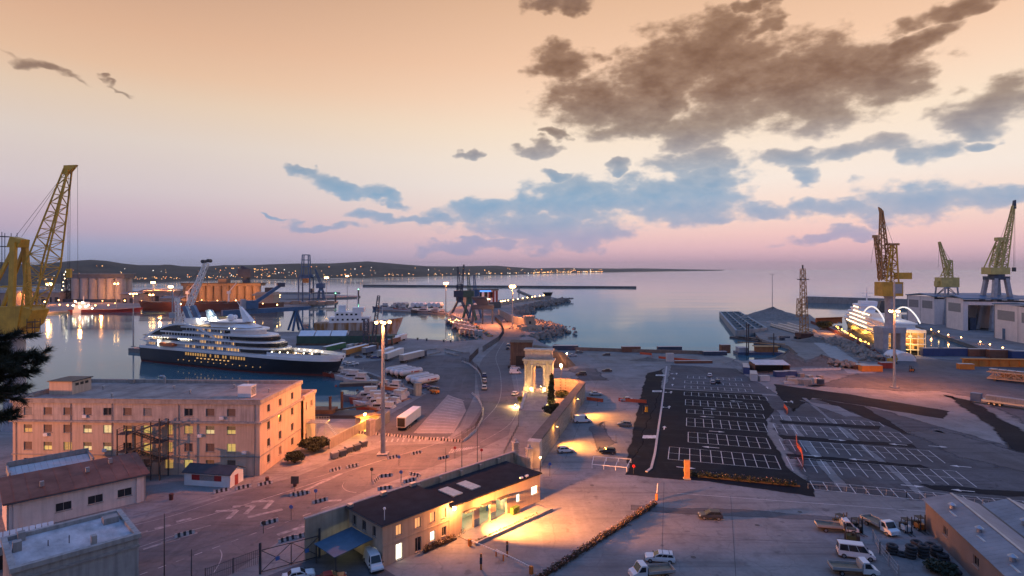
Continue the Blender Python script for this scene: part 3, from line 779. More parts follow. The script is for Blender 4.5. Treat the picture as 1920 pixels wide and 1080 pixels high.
# lower wing behind
wing = T('office_wing', 'lower rear wing of the cream office with an outside stair', 'building', tuple(HB.matrix_basis @ Vector((LW-9,DP+.05,0))), R(-2.07))
wall_part(wing, (9.6,0,0), R(90), 8, 11.6, [(1.5,2.2,8.4,10.4),(4.6,6.2,8.7,10.2),(1.2,2.4,.1,2.4)], ochre)
for a in ((1.5,8.4,.7,2.0,'dark'),(4.6,8.7,1.6,1.5,'shut'),(1.2,.1,1.2,2.3,'dark')): window(wing, *a, (9.6,0,0), R(90))
wall_part(wing, (9.6,8,0), R(180), 9.6, 11.6, [], ochre); wall_part(wing, (0,8,0), R(-90), 8, 11.6, [], ochre)
MB().box(.1,9.5,.1,7.9,11.2,11.4).build('roof', roofG, wing); MB().box(9.2,9.9,0,8.3,11.6,12.4).box(-.2,9.2,7.7,8.3,11.6,12.4).build('parapet', ochre, wing)
stf = T('outside_stair', 'pale steel outside stair and landing against the office wing', 'stair', tuple(HB.matrix_basis @ Vector((LW+.75,DP+1.5,0))), R(-2.07))
MB().box(0,5,0,3,5.0,5.15).build('landing', galv, stf)
mb = MB()
for i in range(14): mb.box(5.0+i*.28,5.3+i*.28,.2,1.5,4.8-i*.35,4.88-i*.35)
mb.build('step', galv, stf)
for x in (0.1,2.5,4.9): MB().box(x-.06,x+.06,-.06,.06,0,5).build('post', galv, stf)
for y in (0,3):
    mb = MB()
    for z in (5.6,6.1): mb.beam((0,y,z),(5,y,z),.06)
    for i in range(8): mb.beam((i*.7,y,5.1),(i*.7,y,6.1),.05)
    mb.build('railing', galv, stf)
# fire escape
fe = T('fire_escape', 'dark steel zigzag fire escape on the front of the cream office', 'fire escape', tuple(HB.matrix_basis @ Vector((26.2,-3.6,0))), R(-2.07))
for x, z in ((7.4,11.6),(0,9.7),(7.4,7.9),(0,5.9),(7.4,4.0)): MB().box(x-.2,x+2.0,.0,3.0,z-.12,z).build('platform', dsteel, fe)
for (a, za), (b_, zb) in zip(((7.4,11.6),(2.0,9.7),(7.4,7.9),(2.0,5.9),(7.4,4.0)), ((2.0,9.7),(7.4,7.9),(2.0,5.9),(7.4,4.0),(2.0,0.1))):
    mb = MB(); y0 = .2 if a > b_ else 1.7
    for i in range(11):
        t_ = (i+.5)/11; x = a+(b_-a)*t_; z = za+(zb-za)*t_; mb.box(x-.22,x+.22,y0,y0+1.1,z-.03,z+.03)
    for y in (y0, y0+1.1): mb.beam((a,y,za-.12),(b_,y,zb-.12),.08,.25); mb.beam((a,y,za+1),(b_,y,zb+1),.05)
    mb.build('flight', dsteel, fe)
for x in (0,1.9,7.3,9.3):
    for y in (.06,2.94): MB().box(x-.1,x+.1,y-.1,y+.1,0,12.4 if x > 5 else 10.7).build('post', dsteel, fe)
for x, z in ((7.4,11.6),(0,9.7),(7.4,7.9),(0,5.9),(7.4,4.0)):
    mb = MB()
    for h_ in (.5,1.0): mb.beam((x-.2,.05,z+h_),(x+2,.05,z+h_),.05); mb.beam((x-.2 if x < 1 else x+2,.05,z+h_),(x-.2 if x < 1 else x+2,3,z+h_),.05)
    mb.build('railing', dsteel, fe)

# ---- brown roofed shed (wall runs at 45 degrees to the view) ------------
pinkW = M('pink_plaster', (.74,.61,.56), .9, .1, .4, streak=.25)
rust = M('brown_sheet_roof', (.22,.075,.045), .75, .25, .3, col2=(.30,.12,.08))
SH = T('long_shed', 'long pale shed with brown single pitch roof in the lower left', 'shed', (-85.8,99.6,0), R(44.4))
wall_part(SH, (0,0,0), 0, 20.5, 5.2, [(6.6,8.9,1.7,3.2),(11.3,13.6,1.7,3.2),(15.9,18.2,1.7,3.2)], pinkW)
for x in (6.6,11.3,15.9): window(SH, x, 1.7, 2.3, 1.5, 'dark', (0,0,0), 0)
mb = MB(); mb.extr([(0,0),(9.5,0),(9.5,6.8),(0,5.2)], (20.5,0,0), (0,1,0), (0,0,1), (-1,0,0), .3); mb.extr([(0,0),(9.5,0),(9.5,6.8),(0,5.2)], (0,0,0), (0,1,0), (0,0,1), (1,0,0), .3); mb.box(0.3,20.2,9.2,9.5,0,6.75)
mb.build('wall', pinkW, SH)
MB().extr([(-.6,5.12),(10,6.88),(10,7.08),(-.6,5.32)], (-.6,0,0), (0,1,0), (0,0,1), (1,0,0), 21.7).build('roof', rust, SH)
for x, y in ((5,3),(12,5),(16,7)): MB().box(x-.3,x+.3,y-.3,y+.3,5.5+y*.17,6.4+y*.17).build('roof_vent', galv, SH)
for i in range(10):
    x = 1+i*2.1; MB().extr([(-.58,5.33),(9.98,7.09),(9.98,7.15),(-.58,5.39)], (x,0,0), (0,1,0), (0,0,1), (1,0,0), .1).build('roof_seam', rust, SH)
MB().tube((-.5,-.68,5.12),(21,-.68,5.12),.1,n=6).build('gutter', dsteel, SH)
for x in (1.2,19.3): MB().box(x-.35,x+.35,-.25,-.02,0,5.05).build('pilaster', pinkW, SH)
corr = M('corrugated_white', (.55,.54,.53), .6, .12, .5)
S2 = T('white_roofed_shed', 'low shed with corrugated whitish roof behind the brown roofed shed', 'shed', (-97,113.5,0), R(44.4))
MB().box(0,13,0,5.5,0,4.2).build('wall', concW, S2)
for i in range(13):
    MB().extr([(-.2,4.25),(5.6,5.1),(5.6,5.16),(-.2,4.31)], (i+.02,0,0), (0,1,0), (0,0,1), (1,0,0), .96).build('roof_panel', corr, S2)
MB().box(-.3,0,-.4,5.9,4.21,5.6).box(13,13.3,-.4,5.9,4.21,5.6).box(-.3,13.3,5.9,6.2,4.21,6.2).build('parapet', concW, S2)
# ---- concrete roofed block at the bottom left ---------------------------
greyW = M('grey_render', (.34,.34,.33), .9, .15, .5, streak=.5)
flatR = M('pale_roof_felt', (.42,.43,.45), .85, .35, .5, col2=(.58,.58,.6), stretch=(1,.5,1))
CB = T('concrete_block', 'grey concrete block with stained flat roof and low parapet in the bottom corner', 'building', (-60.2,70.6,0), R(45))
wall_part(CB, (0,0,0), 0, 13.2, 8.4, [(5.2,7.2,4.2,6.4)], greyW)
window(CB, 5.2, 4.2, 2.0, 2.2, 'dark', (0,0,0), 0)
MB().box(0,13.2,.03,11.4,0,8.1).build('wall', greyW, CB)
MB().box(.4,12.8,.4,11,8.11,8.45).build('roof', flatR, CB)
MB().box(-.25,13.45,-.3,.4,8.4,9.0).box(-.25,.4,.4,11.6,8.4,9.0).box(12.8,13.45,.4,11.6,8.4,8.95).box(.4,12.8,11,11.6,8.4,9.0).build('parapet', greyW, CB)
MB().box(-.15,13.35,-.2,-.02,7.2,7.5).build('string_course', concW, CB)
MB().box(10.6,12.4,7.6,9.2,8.46,9.3).build('roof_hatch', concW, CB); MB().box(8.0,8.6,.5,1.3,8.46,10.0).build('chimney', greyW, CB)
MB().box(.6,1.5,6.2,7.2,8.46,9.7).build('chimney', concW, CB); MB().box(1.4,2.2,9.6,10.6,8.46,9.6).build('chimney', concW, CB)
MB().tube((6.2,4.5,8.46),(6.2,4.5,9.5),.06,n=5).tube((4.1,5.5,8.46),(4.1,5.5,9.2),.06,n=5).build('roof_pipe', dsteel, CB)
TS = T('tin_shed', 'small shed with striped tin roof beside the grey concrete block', 'shed', (-78.5,86,0), R(40))
MB().box(0,9,0,4,0,3.4).build('wall', greyW, TS)
for i in range(12): MB().extr([(-.3,3.42),(4.3,4.1),(4.3,4.16),(-.3,3.48)], (-.2+i*.78,0,0), (0,1,0), (0,0,1), (1,0,0), .66).build('roof_panel', corr, TS)
MB().box(2,3,-.04,-.01,0,2.1).box(5,6.4,-.04,-.01,1.1,2.1).build('door', darkR, TS)
# ---- kiosk ----------------------------------------------------------------
KI = T('kiosk', 'small white kiosk with dark pitched roof and red panels by the roadside', 'kiosk', tuple(G(345,909)), R(-9.5))
wall_part(KI, (0,0,0), 0, 10.6, 2.7, [(1.7,8.6,1.1,2.3)], white, .15)
MB().box(1.72,3.5,.1,.15,1.12,2.28).box(6.9,8.58,.1,.15,1.12,2.28).build('red_panel', M('red_panel', (.35,.03,.03), .5, .15), KI)
MB().box(3.55,6.85,.1,.15,1.12,2.28).build('shutter', shutG, KI)
mb = MB(); mb.extr([(0,0),(4.4,0),(4.4,2.7),(2.2,3.7),(0,2.7)], (10.6,0,0), (0,1,0), (0,0,1), (-1,0,0), .15); mb.extr([(0,0),(4.4,0),(4.4,2.7),(2.2,3.7),(0,2.7)], (0,0,0), (0,1,0), (0,0,1), (1,0,0), .15); mb.box(.15,10.45,4.25,4.4,0,2.7)
mb.build('wall', white, KI)
for s in (0,1):
    MB().extr([(-.35,2.6),(2.2,3.78),(2.2,3.9),(-.35,2.72)] if not s else [(2.2,3.78),(4.75,2.6),(4.75,2.72),(2.2,3.9)], (-.3,0,0), (0,1,0), (0,0,1), (1,0,0), 11.2).build('roof', dsteel, KI)
MB().box(10.6,10.64,1.5,2.6,0,2.1).build('door', M('red_trim', (.32,.05,.04), .5, .1), KI)
# ---- guard house with loggia -----------------------------------------------
tan = M('tan_plaster', (.42,.33,.25), .9, .1, .4, streak=.3)
tanW = M('tan_wall', (.36,.31,.24), .9, .16, .35, streak=.4)
slate = M('dark_roof', (.022,.026,.034), .9, .25, .5, spec=.1)
GH = T('guard_house', 'tan two storey guard house with dark roof and lit open loggia by the port gate', 'building', (-19.5,88.4,0), R(45.7))
o1 = [(2.4,3.5,3.9,5.5),(6.0,7.1,3.9,5.5),(9.0,10.0,3.9,5.5),(11.4,12.3,3.9,5.5),(2.4,3.6,.15,2.6),(6.0,7.2,.15,2.4),(9.0,10.0,.9,2.4),(11.4,12.3,.9,2.4)]
wall_part(GH, (0,0,0), 0, 12.9, 6.3, o1, tan)
for o, k_ in zip(o1, ('amber','amber','amber','amber','white','dark','white','dark')): window(GH, o[0], o[2], o[1]-o[0], o[3]-o[2], k_, (0,0,0), 0)
o2 = [(1.2,2.3,3.9,5.5),(4.0,5.2,3.9,5.5),(7.0,8.0,3.9,5.5),(1.0,2.0,.9,2.3),(7.2,8.2,.9,2.3)]
wall_part(GH, (0,9.8,0), R(-90), 9.8, 6.3, o2, tan)
for o, k_ in zip(o2, ('dark','dark','dark','white','white')): window(GH, o[0], o[2], o[1]-o[0], o[3]-o[2], k_, (0,9.8,0), R(-90))
wall_part(GH, (12.9,0,0), R(90), 9.8, 6.3, [], tan)
MB().box(-.45,13.2,-.5,10.0,6.3,6.55).build('roof', slate, GH)
MB().tube((-.5,-.55,6.4),(13.2,-.55,6.4),.09,n=6).tube((-.5,-.55,6.4),(-.5,10,6.4),.09,n=6).build('gutter', dsteel, GH)
MB().box(0,12.9,-.1,-.01,3.1,3.3).build('string_course', tan, GH)
MB().tube((1.0,1.0,6.55),(1.0,1.0,8.2),.06,n=5).ball((1.0,1.0,8.3),.22).build('antenna', white, GH)
MB().box(-.3,.4,8.9,9.8,6.56,7.0).box(6.0,7.0,9.3,9.9,6.56,7.1).box(12.0,13.0,9.2,9.9,6.56,7.1).build('roof_box', galv, GH)
# loggia wing
lo = [(15.7,18.5,.18,3.5),(19.8,22.4,.18,3.5),(23.8,26.6,.18,3.5),(29.1,30.1,1.4,2.9),(33.2,35.0,1.6,3.2)]
wall_part(GH, (12.95,0,0), 0, 22.8, 5.2, [(a-12.95,b_-12.95,c,d) for a,b_,c,d in lo], tan, .5)
window(GH, 29.1, 1.4, 1.0, 1.5, 'white', (0,0,0), 0); window(GH, 33.2, 1.6, 1.8, 1.6, 'white', (0,0,0), 0)
wall_part(GH, (35.75,0,0), R(90), 9.3, 5.2, [], tan); wall_part(GH, (35.75,9.3,0), R(180), 22.8, 5.2, [], tan)
MB().box(13.25,36.0,-.35,9.6,5.2,5.42).build('roof', slate, GH)
inner = M('loggia_plaster', (.62,.62,.5), .9, .08, .6)
MB().box(15.2,27.0,4.3,4.45,0.1,4.4).box(15.1,15.25,.5,4.3,.1,4.4).box(27.0,27.15,.5,4.3,.1,4.4).build('inner_wall', inner, GH)
MB().box(15.1,27.1,-.1,4.3,.02,.16).build('loggia_floor', M('loggia_floor', (.4,.38,.33), .6, .12, .8), GH)
MB().box(15.1,27.1,.5,4.3,4.4,4.5).build('ceiling', inner, GH)
tubeE = E('fluorescent_tube', (1.0,.97,.62), 13)
for a, b_ in ((15.9,18.3),(20.0,22.2),(24.0,26.4)):
    q = MB(); q.box(a,b_,.75,.95,3.28,3.36); q.build('fluorescent_lamp', tubeE, GH)
    l = lamp('loggia_light', (0,0,0), (1,.95,.55), 150, .4); l.parent = GH; l.location = ((a+b_)/2, 1.8, 3.2)
    MB().box(a-.1,b_+.1,-.95,-.05,3.62,3.72).build('awning', dsteel, GH)
for a in (18.55,22.45):
    MB().box(a,a+1.2,-.06,-.01,.18,1.5).build('blue_panel', M('blue_panel', (.03,.10,.22), .5, .1), GH)
MB().box(24.2,26.2,2.9,3.0,.5,2.0).build('notice_board', M('blue_board', (.03,.12,.30), .5, .1), GH)
for x in (16.5,21.2): MB().tube((x,2.4,.17),(x,2.4,2.4),.05,n=5).box(x-.4,x+.4,2.38,2.42,1.6,2.3).build('turnstile_post', dsteel, GH)
sky_ = M('skylight_glass', (.5,.47,.42), .35, .2, 1.5)
for x in (16.0,20.3): MB().box(x,x+2.2,2.6,6.8,5.43,5.62).build('skylight', sky_, GH)
MB().box(30.5,31.2,.2,.6,5.43,5.7).box(32.0,32.7,.2,.6,5.43,5.7).build('roof_box', white, GH)
def gl(x, y, z=0): return GH.matrix_basis @ Vector((x, y, z))
bpy.context.view_layer.update()
# wall lamp on the corner of the loggia
wl_ = T('wall_lamp', 'glaring sodium wall lamp between guard house and loggia', 'lamp', tuple(gl(13.4,-.02,5.0)), R(45.7))
MB().beam((0,0,0),(0,-.7,.25),.08).build('arm', dsteel, wl_); MB().ball((0,-.75,.2),.3,10,8).build('globe', E('bright_sodium', (1,.6,.22), 90), wl_)
lamp('sodium_light', gl(13.4,-1.6,5.1), SOD, 4200, .4)
l = lamp('sodium_flood', gl(13.6,-1.6,5.2), SOD, 360000, .4, R(78)); l.data.spot_blend = 1.0; l.rotation_euler = (Vector(G(1098,958))-Vector(l.location)).to_track_quat('-Z','Y').to_euler()
# forecourt kerb, planter and low wall in front of the loggia
PLt = T('forecourt', 'raised pale forecourt with low kerb wall outside the loggia', 'forecourt', tuple(gl(0,0)), R(45.7))
MB().box(14.6,33.5,-4.6,-.12,0,.14).build('slab', pave, PLt); MB().box(14.4,33.7,-4.95,-4.62,0,.5).build('kerb_wall', concW, PLt)
# boundary wall with buttresses
BWL = T('boundary_wall', 'tall tan boundary wall with buttresses behind the guard house', 'wall', tuple(gl(0,0)), R(45.7))
MB().box(-7.2,39.5,10.1,10.5,0,6.4).build('wall', tanW, BWL); MB().box(-7.3,39.6,10.0,10.6,6.4,6.6).build('coping', stoneC, BWL)
for x in (14,19,24,29,34,39): MB().box(x-.3,x+.3,9.5,10.09,5.0,6.35).build('buttress', tanW, BWL)
MB().box(39.0,39.5,6.0,10.09,0,6.0).build('wall', tanW, BWL)
# carport
CP = T('carport', 'blue sheet carport on posts beside the guard house', 'carport', tuple(gl(0,0)), R(45.7))
MB().add([(-6.6,2.4,2.9),(-.15,2.4,3.5),(-.15,8.6,3.5),(-6.6,8.6,2.9),(-6.6,2.4,3.0),(-.15,2.4,3.6),(-.15,8.6,3.6),(-6.6,8.6,3.0)], [(3,2,1,0),(4,5,6,7),(0,1,5,4),(1,2,6,5),(2,3,7,6),(3,0,4,7)]).build('roof', M('blue_sheet', (.05,.11,.17), .5, .15, .8), CP)
for y in (2.6,8.4): MB().box(-6.4,-6.25,y-.08,y+.08,0,2.92).build('post', dsteel, CP)
lamp('carport_light', gl(-2.0,7.0,2.6), (1,.9,.5), 60, .2)
patch('side_yard_asphalt', [gl(-30,10), gl(-.05,10), gl(-.05,-6), gl(-30,-6)], asphO, .007)
# ---- warehouse bottom right ---------------------------------------------
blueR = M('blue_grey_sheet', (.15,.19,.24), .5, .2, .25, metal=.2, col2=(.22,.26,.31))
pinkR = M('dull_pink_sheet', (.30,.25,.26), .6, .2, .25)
brnW = M('brown_cladding', (.17,.14,.14), .7, .15, .4)
WH = T('warehouse', 'brown clad warehouse with blue grey double pitched sheet roof in the lower right corner', 'warehouse', (71.6,101.6,0), R(-105.6))
gw = G(1736,988)
# local x runs toward the viewer along the long wall, local y to the right
def rs(name, x0, x1, y0, z0_, y1, z1_, mat, seam=1.0):
    n = int((x1-x0)/seam)
    for i in range(n):
        a = x0+(x1-x0)*i/n; b_ = x0+(x1-x0)*(i+1)/n-.03
        MB().extr([(y0,z0_),(y1,z1_),(y1,z1_+.08),(y0,z0_+.08)], (a,0,0), (0,1,0), (0,0,1), (1,0,0), b_-a).build(name, mat, WH)
wall_part(WH, (0,0,0), 0, 40, 5.0, [(7,8.6,2.2,3.6),(17,18.6,2.2,3.6),(27,28.6,2.2,3.6)], brnW, .2)
for x in (7,17,27): window(WH, x, 2.2, 1.6, 1.4, 'dark', (0,0,0), 0, .1)
mb = MB(); mb.extr([(0.05,0),(28,0),(28,4.8),(24,6.2),(20,4.8),(16.2,6.2),(12.2,4.8),(8.2,4.85),(4,6.2),(.05,4.9)], (0,0,0), (0,1,0), (0,0,1), (1,0,0), .2); mb.build('end_wall', brnW, WH)
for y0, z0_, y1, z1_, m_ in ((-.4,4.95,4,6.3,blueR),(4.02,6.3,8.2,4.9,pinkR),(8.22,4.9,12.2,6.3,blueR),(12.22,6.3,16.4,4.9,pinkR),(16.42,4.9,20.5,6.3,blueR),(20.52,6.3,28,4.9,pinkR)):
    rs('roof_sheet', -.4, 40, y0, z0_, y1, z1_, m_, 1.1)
for y in (4.0,12.2,20.5): MB().box(-.45,40,y-.2,y+.2,6.38,6.46).build('ridge_cap', galv, WH)
for y in (8.2,16.4): MB().box(-.45,40,y-.2,y+.2,4.99,5.04).build('valley_gutter', dsteel, WH)

for x, y in ((5,2),(14,2),(23,2),(9,10),(19,10)): MB().lathe([(.35,0),(.35,.6),(.6,.65),(.1,1.0)], 10, (x,y,5.7)).build('roof_ventilator', galv, WH)
for x in (6,15,24): MB().box(x,x+2.2,1.2,2.4,5.42,5.62).build('roof_light', M('roof_light_grp', (.4,.42,.42), .4, .1), WH)
# ================================================================== arch, garden, walls
lime = M('limestone', (.50,.45,.38), .85, .22, .7, bump=.05, streak=.35)
lime2 = M('limestone_steps', (.46,.42,.37), .9, .2, .9)
AR = T('triumphal_arch', 'floodlit pale marble triumphal arch on a tall podium with stairs', 'arch', (9.1,197.6,0), R(-12))
mb = MB(); n = 14
prof = [(-4.7,4),(-1.55,4),(-1.55,11.2)] + [(-1.55*cos(pi*i/n), 11.2+1.55*sin(pi*i/n)) for i in range(1,n)] + [(1.55,11.2),(1.55,4),(4.7,4),(4.7,13.3),(-4.7,13.3)]
mb.extr(prof, (0,-1.6,0), (1,0,0), (0,0,1), (0,1,0), 3.2); mb.build('piers', lime, AR)
MB().box(-4.9,4.9,-1.8,1.8,13.3,14.2).build('entablature', lime, AR)
MB().box(-5.35,5.35,-2.25,2.25,14.2,14.75).build('cornice', lime, AR)
MB().box(-4.55,4.55,-1.5,1.5,14.75,17.5).build('attic', lime, AR)
MB().box(-4.9,4.9,-1.85,1.85,17.5,18.1).build('attic_cornice', lime, AR)
MB().box(-2.1,2.1,-1.62,-1.505,15.1,17.2).build('inscription_panel', lime2, AR)
for x in (-3.3,3.3): MB().box(x-.85,x+.85,-1.62,-1.505,15.1,17.2).build('attic_panel', lime2, AR)
for x in (-4.25,-2.05,2.05,4.25):
    for s in (-1,1):
        p = MB(); p.box(x-.62,x+.62,s*1.61-.02 if s > 0 else s*2.35,s*2.35 if s > 0 else s*1.61+.02,4,5.6); p.build('pedestal', lime, AR)
        c = MB(); c.lathe([(.52,5.6),(.5,5.8),(.42,5.95),(.40,9),(.36,12.3),(.42,12.4),(.55,12.9),(.55,13.29)], 12, (x, s*1.75, 0)); c.build('column', lime, AR, True)
        MB().box(x-.6,x+.6,s*1.81 if s > 0 else s*2.2,s*2.2 if s > 0 else s*1.81,13.3,14.19).build('entablature_block', lime, AR)
ar = MB()
for i in range(n):
    a0, a1 = pi*i/n, pi*(i+1)/n
    q = [(1.56*cos(a0),11.2+1.56*sin(a0)),(2.0*cos(a0),11.2+2.0*sin(a0)),(2.0*cos(a1),11.2+2.0*sin(a1)),(1.56*cos(a1),11.2+1.56*sin(a1))]
    ar.add([(a,-1.72,b_) for a,b_ in q]+[(a,-1.59,b_) for a,b_ in q], [(3,2,1,0),(0,1,5,4),(1,2,6,5),(2,3,7,6)])
ar.build('archivolt', lime2, AR); MB().box(-.3,.3,-1.95,-1.6,12.5,13.28).build('keystone', lime, AR)
for x in (-3.15,3.15):
    for z in (6.3,8.6,10.8): MB().box(x-.45,x+.45,-1.7,-1.605,z,z+.35).build('relief_band', lime2, AR)
MB().box(-5.1,5.1,-2.5,2.5,0,3.7).build('podium', lime, AR); MB().box(-5.4,5.4,-2.8,2.8,3.7,4.0).build('podium_cornice', lime, AR)
ns = 22
for i in range(ns):
    y1 = -2.81-(i)*.42; z = 3.7-(i+1)*3.7/(ns+1)
    MB().box(-3.3,3.3,y1-.42,y1,0,z).build('step', lime2, AR)
for s in (-1,1):
    MB().extr([(-2.82,0),(-2.82,3.95),(-4.6,3.95),(-12.4,.55),(-12.4,0)], (s*3.32 if s > 0 else s*3.32-.9,0,0), (0,1,0), (0,0,1), (1,0,0), .9).build('stair_wall', lime, AR)
bpy.context.view_layer.update()
arm = AR.matrix_basis.copy()
for i, (x, y, pw) in enumerate(((-6.5,-8,7500),(6.8,-7.0,8000),(-2.4,-2.7,800),(2.4,-2.7,800),(0,3.6,700),(5.2,-9.5,2200))):
    p = arm @ Vector((x, y, .5 if abs(x) > 3 else 4.4))
    f = T('flood_light', ['small floodlight on the grass left of the arch stairs','small floodlight among bushes right of the arch','tiny floodlight at the foot of the left arch pier','tiny floodlight at the foot of the right arch pier','small floodlight behind the arch opening','small floodlight beside the arch stair wall'][i], 'floodlight', tuple(p))
    z0 = -.5 if abs(x) > 3 else -.4
    MB().box(-.15,.15,-.15,.15,z0,-.15).build('bracket', dsteel, f); MB().cbox((0,0,-.15),.4,.3,.3).build('housing', dsteel, f)
    MB().ball((0,0,.22),.09,8,5).build('bulb', warmG, f)
    lamp('flood_lamp', (p.x, p.y, p.z+.45), (1,.56,.18), pw, .2)
# long retaining wall
bm_ = bpy.data.materials.new('stone_block_wall'); bm_.use_nodes = True
t = bm_.node_tree; b = t.nodes['Principled BSDF']; g = t.nodes.new('ShaderNodeTexCoord')
br = t.nodes.new('ShaderNodeTexBrick'); br.inputs['Scale'].default_value = 1.0; br.inputs['Brick Width'].default_value = 1.1; br.inputs['Row Height'].default_value = .5; br.inputs['Mortar Size'].default_value = .03
mp = t.nodes.new('ShaderNodeMapping'); mp.inputs[2].default_value = (R(90),0,0); t.links.new(g.outputs['Object'], mp.inputs[0]); t.links.new(mp.outputs[0], br.inputs[0])
br.inputs['Color1'].default_value = (.40,.33,.27,1); br.inputs['Color2'].default_value = (.30,.25,.21,1); br.inputs['Mortar'].default_value = (.14,.12,.10,1)
t.links.new(br.outputs[0], b.inputs['Base Color']); b.inputs['Roughness'].default_value = .9
bp = t.nodes.new('ShaderNodeBump'); bp.inputs['Strength'].default_value = .6; bp.inputs['Distance'].default_value = .05; t.links.new(br.outputs['Fac'], bp.inputs['Height']); bp.invert = True; t.links.new(bp.outputs[0], b.inputs['Normal'])
A0 = G(1014,871); A1 = G(1097,750); wd = A1-A0; wl0 = wd.length; wrz = atan2(wd.y, wd.x)
RW = T('retaining_wall', 'long lamplit stone block retaining wall running past the arch', 'wall', tuple(A0), wrz)
MB().box(0,wl0,0,2.2,0,5.5).build('wall', bm_, RW); MB().box(-.2,wl0+.2,-.15,2.35,5.5,5.9).build('coping', M('dark_coping', (.09,.085,.08), .9, .25, .6), RW)
MB().box(-2.6,-.02,-.3,2.6,0,5.9).build('end_pier', lime2, RW)
arc = MB()
for i in range(7):
    a0, a1 = R(-90+i*18), R(-90+(i+1)*18); c = (wl0+.2, 9)
    q = [(c[0]+r_*cos(a), c[1]+r_*sin(a)) for a, r_ in ((a0,9),(a1,9),(a1,7),(a0,7))]
    arc.prism(q, 0, 5.5)
arc.build('curved_wall', bm_, RW)
for s in (22,41,60): MB().box(s-.4,s+.4,-.04,-.005,.02,2.2).build('doorway', darkR, RW)
bpy.context.view_layer.update()
wlm = {}
for i, (s, tgt, pw) in enumerate(((14.5,G(1087,838),48000),(47,G(1125,783),56000))):
    p = RW.matrix_basis @ Vector((s, -.5, 5.0))
    f = T('wall_lamp', ['sodium wall lamp on the long stone wall nearest the gate','sodium wall lamp further along the long stone wall'][i], 'lamp', tuple(p), wrz)
    MB().beam((0,.5,.1),(0,-.4,.25),.1).build('arm', dsteel, f); MB().cbox((0,-.5,.12),.5,.6,.18).build('housing', dsteel, f); MB().box(-.18,.18,-.7,-.3,.04,.11).build('lens', E('amber_lens', (1,.55,.12), 40), f)
    l = lamp('wall_spot', p+Vector((.25,-.1,-.2)), (1,.34,.045), pw, .2, R(100)); l.rotation_euler = (Vector(tgt)-Vector(l.location)).to_track_quat('-Z','Y').to_euler()
    lamp('wall_glow', p+Vector((.35,-.1,-.15)), (1,.4,.06), 420, .1)
# gate piers
for i, (x, y) in enumerate(((966,868),(992,880))):
    p = G(x,y); q = T('gate_pier', ['pale stone gate pier nearer the road','pale stone gate pier beside the long wall'][i], 'pillar', tuple(p), R(20))
    MB().box(-.7,.7,-.7,.7,0,.6).build('base', lime2, q); MB().box(-.55,.55,-.55,.55,.6,4.6).build('shaft', lime, q)
    for z in (1.2,1.9,2.6,3.3,4.0): MB().box(-.62,.62,-.62,.62,z,z+.42).build('stone_band', lime, q)
    MB().box(-.75,.75,-.75,.75,4.6,4.85).build('cap', lime2, q); MB().ball((0,0,5.25),.4,10,8).build('finial', lime2, q)
# fort-like building beyond the arch
brk = M('old_brick', (.13,.085,.06), .9, .3, .4, streak=.5)
FT = T('brick_bastion', 'dark brown brick bastion with rounded flank behind the arch', 'building', tuple(G(957,690)), R(-4))
MB().box(0,9.8,0,9,0,11.2).build('block', brk, FT); MB().box(-.3,10.1,-.3,9.3,11.2,11.7).build('parapet', brk, FT)
MB().box(2.5,7.2,-.06,-.01,.02,5.5).build('gateway', darkR, FT); MB().box(-1,10,-1.2,-.1,0,1.3).build('fence', dsteel, FT)
mb = MB(); mb.loft([[(10,0,0),(26,2,0),(30,9,0),(24,16,0),(10,14,0)],[(10.1,2,8),(21,4,7.0),(24,9,6.2),(20,13,7),(10.1,12,8)],[(10.2,4,9.4),(16,6,8.4),(18,9,7.8),(16,11,8.4),(10.2,10,9.4)]]); mb.build('earth_rampart', M('rampart_earth', (.13,.10,.07), .95, .35, .3, bump=.3), FT)
# curved seawall road parapet beyond
sea = T('seawall', 'orange lit curving parapet wall along the mole', 'wall')
SW = G4((1003,618),(985,612),(962,606),(945,596),(935,590))
for a, b_ in zip(SW, SW[1:]): MB().beam(a+Vector((0,0,3.0)), b_+Vector((0,0,3.0)), 1.0, 6.0).build('wall_section', concW, sea)
tw = T('signal_tower', 'squat pale signal tower by the rock spit', 'tower', tuple(G(992,618)), R(10))
MB().box(-3.5,3.5,-3.5,3.5,0,9).build('wall', tan, tw); MB().box(-4,4,-4,4,9,10.2).build('parapet', tan, tw); MB().box(-7,8,-8,-3.6,0,3.4).build('annex', tan, tw); MB().box(-.8,.8,-3.56,-3.51,4.5,6.5).build('window', darkR, tw)
# rocks
rk = M('rock', (.22,.19,.165), .95, .35, .5, world=True, bump=.2)
def rocks(name, label, pts, n, s0, s1, zmax, seed, spread=4, mat=None):
    r_ = random.Random(seed); mb = MB(); seg = [(a, b_, (b_-a).length) for a, b_ in zip(pts, pts[1:])]; tot = sum(s[2] for s in seg)
    for i in range(n):
        u = r_.random()*tot
        for a, b_, l in seg:
            if u <= l: break
            u -= l
        p = a.lerp(b_, u/l)+Vector((r_.gauss(0,spread),r_.gauss(0,spread),0)); s = r_.uniform(s0,s1)
        z = r_.uniform(-2.2, zmax)
        vs = []
        for k in range(6):
            a_ = 2*pi*k/6+r_.uniform(-.3,.3); q = s*r_.uniform(.6,1); vs.append((p.x+q*cos(a_), p.y+q*sin(a_), z+s*r_.uniform(-.3,.15)))
        top = [(p.x+(v[0]-p.x)*.55+r_.uniform(-.1,.1)*s, p.y+(v[1]-p.y)*.55, z+s*r_.uniform(.4,.75)) for v in vs]
        mb.add(vs+top, [(j,(j+1)%6,6+(j+1)%6,6+j) for j in range(6)]+[tuple(range(6,12))])
    o = mb.build(name, mat or rk); stuff(o); return tag(o, label, 'rocks')
